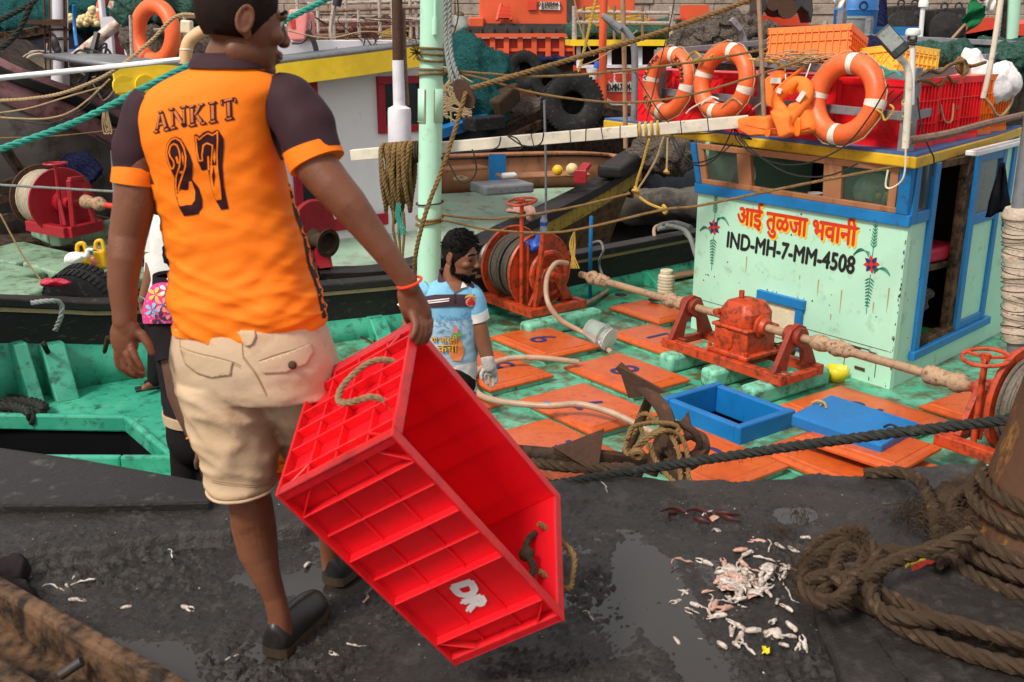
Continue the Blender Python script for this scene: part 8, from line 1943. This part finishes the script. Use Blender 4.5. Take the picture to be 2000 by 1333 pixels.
# net boat, tyre bow, red wheelhouse boat
fb=thing('fishing_boat','small boat with a blue rim heaped with dark teal net','boat',at(930,200,17))
m=MB();P=cr([at(850,252,15.2),at(905,236,15.6),at(940,222,16),at(965,200,16.6),at(990,172,17.2)],5);m.sweep(P,.25,.14);m.build('gunwale','blue_bright',fb,smooth=30);m=MB();m.sheet([[p-Z3*.1 for p in P],[V((p.x-.4,p.y+.2,-2.1))for p in P]]);m.build('hull_side','navy_hull',fb,smooth=60,solid=.05)
m=MB();m.beam(at(960,215,16),at(998,178,16.6),.34,.3);m.build('bow_block','rope_dirty',fb,smooth=0,bev=.04);m=MB();m.beam(at(915,244,15.2),at(975,238,15.6),.3,.2);m.build('fender_block','tyre',fb,smooth=0,bev=.02)
lump('fishing_net','great heap of dark teal net filling the small boat','net','net_teal',[(at(x,y,Y),(r*1.1,r,r))for x,y,Y,r in((880,130,17,.5),(905,150,16.8,.62),(930,170,16.8,.6),(880,180,16.6,.6),(950,195,16.8,.4),(915,205,16.4,.55),(870,220,16.2,.5),(945,150,17,.45),(900,110,17.2,.35))],.05,.12,4,2)
random.seed(15);m=MB()
for k in range(40):
 o=at(random.uniform(862,890),random.uniform(170,232),15.6);m.tube(cr([o,o+V((random.gauss(0,.15),0,random.gauss(0,.1))),o+V((random.gauss(0,.2),0,random.gauss(0,.15)))],4),.015,4)
tag(m.build('rope_tangle','rope_tan'),'tangle of tan rope on the teal net beside the mast','rope')
tw=thing('fishing_boat','weathered brown wooden bow with a tall stem post and heavy gunwales','boat',at(1115,230,17.5))
gA=cr([at(860,290,16.4),at(930,262,16.7),at(1000,232,17),at(1060,205,17.3),at(1112,185,17.6)],5);gC=cr([at(1112,185,17.6),at(1170,205,18),at(1240,222,18.4),at(1360,246,19)],5)
for g,nm in((gA,'a'),(gC,'c')):
 m=MB();m.sweep(g,.3,.2);m.build('gunwale','dark_timber',tw,smooth=30,bev=.03);m=MB();m.sheet([[p-Z3*.12 for p in g],[V((p.x+(.15 if nm=='a' else-.2),p.y+.3,p.z-.9))for p in g],[V((p.x,p.y+.6,-2.1))for p in g]]);m.build('hull_side','dark_timber',tw,smooth=60,solid=.07)
m=MB();m.sweep([p+V((-.05,-.18,-.22))for p in gA[3:16]],.18,.16);m.build('rubbing_strake','brown_wood',tw,smooth=30,bev=.02)
m=MB();m.sheet([[p+Z3*-.06 for p in gA],[gC[0].lerp(gC[-1],i/(len(gA)-1))+Z3*-.1 for i in range(len(gA))]]);m.build('deck','brown_wood',tw,smooth=60)
m=MB();m.beam(at(1112,162,17.3),at(1118,262,17.2),.24,.22,up=Y3);m.beam(at(1115,180,17.2),at(1125,240,17.1),.1,.12,up=Y3);m.build('stem_post','brown_wood',tw,smooth=0,bev=.03)
tyre('huge worn tyre hung over the stem post of the brown bow',at(1117,203,16.9),V((.12,-1,.18)),.5,.19)
for k,(x,y,lb)in enumerate(((982,138,'old tyre hung on the rusty barge side at the left'),(1023,138,'old tyre hung on the rusty barge side in the middle'),(1068,160,'old tyre hung on the rusty barge side behind the stem post'))):tyre(lb,at(x,y,26.5),V((0.1,-1,.1)),.42 if k!=1 else .48,.17)
lump('debris','weathered scraps heaped on the brown bow','debris','net_grey',[(at(1060,205,17.6),(.5,.3,.12)),(at(1000,225,17.2),(.4,.25,.12)),(at(1030,212,17.4),(.3,.2,.1))],.03,.1,7)
gr=thing('fishing_boat','orange red boat with a yellow roof and a white registration board','boat',at(1190,150,20))
Yg=20.5
def gp(x,y,d=0):return at(x,y,Yg+d)
m=MB();P=[gp(1128,132),gp(1310,132),gp(1310,230),gp(1200,200),gp(1128,160)];m.prism(P,V((0,1.5,0)));m.build('wall','boat_red',gr,smooth=0)
m=MB();m.prism([gp(1115,78,-.2),gp(1322,78,-.2),gp(1322,90,-.2),gp(1115,90,-.2)],V((0,2.2,0)));m.build('roof','yellow_bright',gr,smooth=0)
m=MB();m.prism([gp(1128,90,.3),gp(1310,90,.3),gp(1310,132,.3),gp(1128,132,.3)],V((0,1,0)));m.build('window_recess','interior',gr,smooth=0);m=MB()
for x in(1130,1190,1250,1308):m.beam(gp(x,90),gp(x,133),.08,.08,up=Y3)
m.beam(gp(1128,130,-.02),gp(1310,130,-.02),.1,.06);m.build('window_frame','lilac_white',gr,smooth=0)
m=MB();m.prism([gp(1182,137,-.03),gp(1240,135,-.03),gp(1240,180,-.03),gp(1182,180,-.03)],V((0,.025,0)));b_=m.build('name_board','sign_white',gr,smooth=0)
m=MB();m.text('IND-MH-7-MM-718',.2,gp(1212,172,-.04),X3,Z3,.004,sx=.42,bold=.006);m.build('registration','paint_black',gr,smooth=0);m=MB();m.text('श्री कालिका',.24,gp(1211,153,-.04),X3,Z3,.004,sx=.6,bold=.012);m.build('name_lettering','paint_red',gr,smooth=0)
m=MB();m.prism([gp(1128,160,-.02),gp(1200,200,-.02),gp(1240,200,-.02),gp(1240,206,-.02),gp(1195,206,-.02),gp(1125,166,-.02)],V((0,.02,0)));m.build('white_stripe','paint_white',gr,smooth=0)
mg=thing('mast','orange red mast of the boat with the registration board','mast',gp(1177,200,-.6));MB().tube([gp(1178,200,-.6),gp(1177,90,-.6),gp(1180,-20,-.6)],.075,16).build('pole','barge_orange',mg)
rg_=thing('roof_railing','pole railing with pale posts above the yellow roof of the red boat','railing',gp(1200,75))
for y in(24,44):MB().rod(gp(1118,y),gp(1318,y+2),.035,8).build('rail','rail_pale',rg_)
for x in(1122,1140,1200,1255,1312):MB().rod(gp(x,12),gp(x,78),.05 if x in(1122,1312)else .03,8).build('post','rail_pale' if x in(1122,1312)else 'rail_brown',rg_)
lump('fishing_net','dark net behind the pole railing of the red boat','net','net_green',[(gp(x,60,.6),(.5,.3,.22))for x in(1150,1200,1250,1295)],.04,.1,5)
random.seed(16);m=MB()
for k in range(14):
 o=gp(random.uniform(1155,1245),random.uniform(26,38),.4);m.tube(cr([o+V((random.gauss(0,.3),0,random.gauss(0,.08)))for _ in range(4)],5),.025,5)
tag(m.build('rope_coil','rope_yellow'),'loose coil of yellow rope above the yellow roof','rope')
rope_obj('thin yellow rope falling from the top past the yellow roof',[gp(1166,-10,-1),gp(1150,60,-1),gp(1138,110,-1),gp(1127,150,-1)],.03,'rope_yellow',5)
bk=thing('bucket','small pale bucket with a blue can hanging on the red boat','bucket',gp(1158,145,-.4));m=MB();m.lathe([(0,0),(.1,0),(.15,.2),(.14,.2),(.09,.02),(0,.02)],gp(1159,155,-.4),Z3,18);m.build('body','sign_white',bk);m=MB();m.lathe([(0,.2),(.08,.2),(.08,.32),(.06,.34),(0,.34)],gp(1162,155,-.4),V((.2,0,1)),14);m.build('can','bag_blue',bk)
pole('black_pole','short black pole right of the yellow roofed boat',[at(1326,38,20),at(1328,100,20)],.05,'cable')
m=MB();m.beam(at(1176,30,15),at(1212,66,15),.22,.06);tag(m.build('lamp_panel','grey_steel',smooth=0,bev=.02),'grey solar lamp panel seen edge on above the yellow roof','lamp')
dh=thing('fishing_boat','dark hull under tarpaulin beyond the bow of the white cabin boat','boat',at(1290,400,17))
m=MB();P=cr([at(1090,300,20),at(1200,290,19.2),at(1350,275,18.4),at(1600,255,17.6)],5);m.sheet([[p for p in P],[V((p.x,p.y+.2,p.z-1))for p in P],[V((p.x,p.y+.4,-2.3))for p in P]]);m.build('hull_side','navy_hull',dh,smooth=60,solid=.06)
lump('tarpaulin','dark tarpaulin along the dark hull below the yellow knot','tarpaulin','grey_hull',[(at(1290,405,17.2),(1.1,.3,.34)),(at(1360,400,17),(.9,.3,.32))],.05,.06,3)
lump('scrap_heap','dark scrap heap behind the blue window post','scrap','net_grey',[(at(1300,300,15.5),(.6,.3,.35)),(at(1340,290,15.6),(.5,.3,.3))],.04,.1,6)
# barges and dredging gear at the back
bg_=thing('barge','orange red dredging barge with ribbed bulwark and deckhouse','barge',at(1100,120,28))
YB=28.0
def bp2(x,y,d=0):return at(x,y,YB+d)
m=MB();m.prism([bp2(855,76),bp2(905,76),bp2(1600,74),bp2(1600,116),bp2(905,118),bp2(855,105)],V((0,.3,0)));m.build('bulwark','barge_red',bg_,smooth=0)
for k in range(26):
 x=908+k*27;MB().beam(bp2(x,72,-.1),bp2(x,118,-.1),.14,.18,up=Y3).build('rib','barge_orange',bg_,smooth=0)
m=MB();m.beam(bp2(850,70,-.12),bp2(1600,68,-.12),.3,.1);m.beam(bp2(905,98,-.06),bp2(1600,97,-.06),.12,.08);m.build('rail','barge_orange',bg_,smooth=0)
m=MB();m.prism([bp2(850,116,.1),bp2(1700,114,.1),bp2(1700,330,.6),bp2(850,330,.6)],V((0,.4,0)));m.build('hull_side','barge_rust',bg_,smooth=0)
m=MB();m.prism([bp2(895,68,1),bp2(915,52,1),bp2(1640,50,1),bp2(1640,72,1),bp2(895,72,1)],V((0,3,0)));m.build('coaming','barge_dark',bg_,smooth=0)
m=MB()
for k in range(30):m.beam(bp2(915+k*24,54,.95),bp2(915+k*24,69,.95),.05,.05,up=Y3)
m.build('coaming_stiffener','barge_dark',bg_,smooth=0)
m=MB();m.prism([bp2(936,-40,3),bp2(1112,-40,3),bp2(1112,52,3),bp2(936,52,3)],V((0,5,0)));m.prism([bp2(1112,-40,3.2),bp2(1240,-40,3.2),bp2(1240,50,3.2),bp2(1112,50,3.2)],V((0,4,0)));m.prism([bp2(915,34,2.6),bp2(945,34,2.6),bp2(945,54,2.6),bp2(915,54,2.6)],V((0,2,0)));m.build('deckhouse','barge_orange',bg_,smooth=0,bev=.04)
m=MB();m.prism([bp2(1107,-40,2.9),bp2(1118,-40,2.9),bp2(1118,42,2.9),bp2(1107,42,2.9)],V((0,.1,0)));m.prism([bp2(947,46,2.6),bp2(1116,47,2.6),bp2(1116,53,2.6),bp2(947,53,2.6)],V((0,.3,0)));m.build('door_gap','barge_dark',bg_,smooth=0)
m=MB();m.prism([bp2(1053,4,2.93),bp2(1094,4,2.93),bp2(1094,20,2.93),bp2(1053,19,2.93)],V((0,.05,0)));m.build('name_plate','sign_white',bg_,smooth=0)
m=MB();m.text('D B KRISHNA 2',.16,bp2(1073.5,8.7,2.91),X3,Z3,0,sx=.62,bold=.006);m.text('BDR-IV-02152',.11,bp2(1073.5,15.5,2.91),X3,Z3,0,sx=.75,bold=.003);m.build('plate_lettering','paint_black',bg_,smooth=0)
m=MB();P=[bp2(979,9,2.7),bp2(992,9,2.7),bp2(998,40,2.5),bp2(971,40,2.5)];m.beam(P[0],P[3],.08,.08);m.beam(P[1],P[2],.08,.08)
for t in(.25,.5,.75):m.beam(P[0].lerp(P[3],t),P[1].lerp(P[2],t),.12,.1)
m.build('vent_louvre','barge_red',bg_,smooth=0);m=MB();m.prism([bp2(1031,1,2.92),bp2(1048,1,2.92),bp2(1048,20,2.92),bp2(1031,20,2.92)],V((0,.06,0)));m.build('access_plate','barge_red',bg_,smooth=0);m=MB()
for y in(22,33):m.prism([bp2(975-(y-22)*.2,y,2.88),bp2(994+(y-22)*.2,y,2.88),bp2(994+(y-22)*.2,y+5,2.88),bp2(975-(y-22)*.2,y+5,2.88)],V((0,.05,0)))
m.build('louvre_gap','interior',bg_,smooth=0)
lump('rope_mass','blue grey rope lying along the barge waterline','rope','net_blue',[(bp2(x,117,-.2),(.5,.2,.1))for x in(1050,1080,1105)],.04,.08,6)
dp=thing('person','distant man in a grey shirt sitting on the orange barge','person',bp2(900,50,2));m=MB();m.caps([bp2(896,34,2),bp2(898,44,2)],[.12,.2]);m.ell(bp2(898,32,2),.12);m.caps([bp2(898,42,2),bp2(902,54,1.9)],[.2,.22]);m.caps([bp2(903,42,2),bp2(908,50,1.8),bp2(903,54,1.7)],[.07,.06,.05]);m.caps([bp2(893,42,2),bp2(889,50,1.8)],[.07,.06]);m.fuse(.025,2).build('body','rope_grey',dp);MB().ell(bp2(898,32,1.98),(.125,.125,.125)).build('head','skin_dark',dp);MB().ell(bp2(898,31,2.02),(.13,.13,.12)).build('hair','hair',dp)
sb=thing('barge','low red barge behind the roof railing at the right','barge',at(1500,80,33));Yq=33
def sq(x,y,d=0):return at(x,y,Yq+d)
m=MB();m.prism([sq(1240,38),sq(1340,36),sq(1340,56),sq(1240,56)],V((0,2,0)));m.prism([sq(1420,30),sq(1580,30),sq(1580,60),sq(1420,60)],V((0,2,0)));m.prism([sq(1880,68),sq(2060,36),sq(2060,110),sq(1860,110)],V((0,2,0)));m.prism([sq(1640,70),sq(2060,70),sq(2060,300),sq(1640,300)],V((0,1,0)));m.prism([sq(1730,35),sq(1950,35),sq(1950,75),sq(1730,75)],V((0,.8,0)));m.build('side_plate','barge_red',sb,smooth=0)
m=MB();m.prism([sq(1340,10,.2),sq(1385,10,.2),sq(1385,50,.2),sq(1340,50,.2)],V((0,1.2,0)));m.build('winch_house','barge_orange',sb,smooth=0)
def engine(label,x0,x1,y0,y1,d):
 t=thing('engine',label,'engine',sq(x0,y1,d));m=MB();m.prism([sq(x0,y0+4,d),sq(x1,y0,d),sq(x1,y1,d),sq(x0-6,y1,d)],V((0,1.4,0)));m.build('block','black_iron',t,smooth=0,bev=.05)
 m=MB();w=x1-x0
 m.lathe([(0,0),(.5,0),(.5,.1),(.42,.12),(.15,.14),(0,.2)],sq(x0+w*.3,y1-18,d-.15),-Y3,26)
 for i in range(6):m.lathe([(0,0),(.12,0),(.12,.1),(.06,.14),(0,.14)],sq(x0+w*(.3+.12*i),y0+22+8*(i%2),d-.02),-Y3,14)
 m.beam(sq(x0+w*.35,y0+2,d-.05),sq(x0+w*.3,y1,d-.05),.08,.08,up=Y3);m.tube(cr([sq(x0+w*.15,y0+25,d-.1),sq(x0+w*.2,y0+12,d-.15),sq(x0+w*.32,y0+18,d-.1),sq(x0+w*.28,y1-20,d-.1)],5),.04,7)
 m.build('fitting','black_iron',t);m=MB()
 for i in range(2):m.torus(sq(x0+w*(.3+.45*i),y0-1,d+.4),Y3,.1,.03,14,6)
 m.build('lifting_eye','black_iron',t)
engine('black engine block standing left of the white pole, on the red barge',1742,1802,8,72,-1.2);engine('black engine block standing behind the green flag',1826,1888,14,75,-1.4)
gb2=thing('grab_bucket','rusty clamshell grab bucket hanging over the red barge','grab',sq(1535,20,-2));m=MB()
for s in(-1,1):
 P=[sq(1535+s*5,-20,-2),sq(1535+s*52,-5,-2),sq(1535+s*54,20,-2),sq(1535+s*50,46,-2),sq(1535+s*44,26,-2),sq(1535+s*30,14,-2),sq(1535+s*18,30,-2),sq(1535+s*4,34,-2)]
 m.prism(P,V((0,1.2,0)))
m.build('jaw','dark_steel',gb2,smooth=0,bev=.04);m=MB();m.lathe([(0,0),(.28,0),(.28,.2),(0,.2)],sq(1535,18,-2.1),-Y3,18);m.lathe([(0,0),(.2,0),(.2,.2),(0,.2)],sq(1508,8,-2.1),-Y3,18);m.beam(sq(1535,-30,-2.1),sq(1535,10,-2.1),.3,.2,up=Y3);m.build('hinge','rust',gb2,smooth=30)
br=thing('barrel','blue plastic barrel with black lid beyond the roof railing','barrel',at(1668,62,14));o=at(1668,62,14);m=MB();m.lathe([(0,0),(.26,0),(.28,.05),(.28,.25),(.29,.27),(.28,.3),(.28,.42),(.24,.47),(0,.47)],o,Z3,26);m.build('body','barrel_blue',br);m=MB();m.lathe([(.27,.44),(.27,.49),(0,.5)],o,Z3,26);m.build('lid','cable',br);m=MB();m.torus(o+V((0,-.28,.32)),Y3,.05,.012,14,6);m.build('tap','cable',br)
tb2=thing('tub','black rimmed grey tub in front of the blue barrel','tub',at(1665,66,13));o=at(1666,70,13);MB().lathe([(0,0),(.17,0),(.21,.2),(.22,.2),(.22,.23),(.19,.23),(.16,.03),(0,.03)],o,Z3,24).build('body','rope_grey',tb2)
m=MB();m.bx(at(1715,78,14.5),1.0,.5,.34);tag(m.build('platform','blue_paint',smooth=0),'faded blue platform under the blue barrel','platform')
pole('post','dark post with a tied plate beyond the blue platform',[at(1716,-20,15),at(1720,70,15)],.11,'net_blue');pole('white_pole','white capped pole beyond the roof railing',[at(1803,12,13),at(1798,72,13)],.03,'white_plastic');tag(MB().lathe([(0,0),(.06,0),(.06,.06),(.04,.09),(0,.09)],at(1803,14,13),Z3,14).build('cap','white_plastic'),'white cap on the thin pole beyond the railing','cap');pole('pipe','short pale pipe beyond the tilted orange crate',[at(1611,42,13),at(1611,82,13)],.04,'rail_pale','pipe')
def flag(label,polys,poleP):
 t=thing('flag',label,'flag',poleP[0]);m=MB();m.rod(poleP[0],poleP[1],.014,8);m.build('staff','bamboo',t)
 for pts,mt in polys:
  a,b,c,d=[at(*p)for p in pts];m=MB();m.sheet([[a.lerp(b,i/9).lerp(d.lerp(c,i/9),j/7)+V((0,.05*math.sin(i*.9+j*.8),.012*math.sin(i*1.3)))for i in range(10)]for j in range(8)]);m.build('cloth',mt,t,smooth=80,solid=.004)
flag('hanging flag with green, white and red parts beyond the right railing',[(((1905,-8,10.4),(1930,28,10.4),(1890,62,10.4),(1878,38,10.4)),'flag_green'),(((1914,-10,10.5),(1945,-15,10.5),(1938,25,10.5),(1926,20,10.5)),'flag_white'),(((1905,-22,10.5),(1925,-22,10.5),(1928,-2,10.5),(1913,2,10.5)),'paint_red')],(at(1842,95,10.2),at(1885,48,10.4)))
flag('faded white pennant with red writing at the top right',[(((1618,-15,13),(1652,-15,13),(1642,22,13),(1630,12,13)),'flag_white')],(at(1646,85,13),at(1652,-10,13)))
mm2=thing('mast','second mint painted mast at the top right corner','mast',at(1970,120,11.5));MB().tube([at(1964,115,11.5),at(1970,60,11.5),at(1976,-20,11.5)],.1,24).build('pole','mint_paint',mm2);MB().tube([at(1956,115,11.4),at(1962,-20,11.4)],.035,10).build('pipe','dark_timber',mm2)
rope_obj('thick grey wire beside the second mint mast',[at(1958,-10,11.3),at(1953,40,11.3),at(1948,80,11.3)],.02,'rope_grey',6)
lump('brush_heap','grey dry net and scrap heaped beyond the lifebuoys','net','net_grey',[(at(x,y,14),(.4,.3,.3))for x,y in((1390,80),(1420,70),(1450,78),(1370,90),(1475,85))],.03,.12,8,9)
lc=MB();lc.beam(at(1428,38,10.2),at(1446,58,10.2),.12,.05);lc.tube(cr([at(1440,52,10.2),at(1450,65,10.2),at(1456,85,10.2),at(1457,120,10.2)],5),.022,8);tag(lc.build('street_lamp','grey_steel',smooth=30),'small grey lamp on a bent pole behind the plain lifebuoy','lamp')
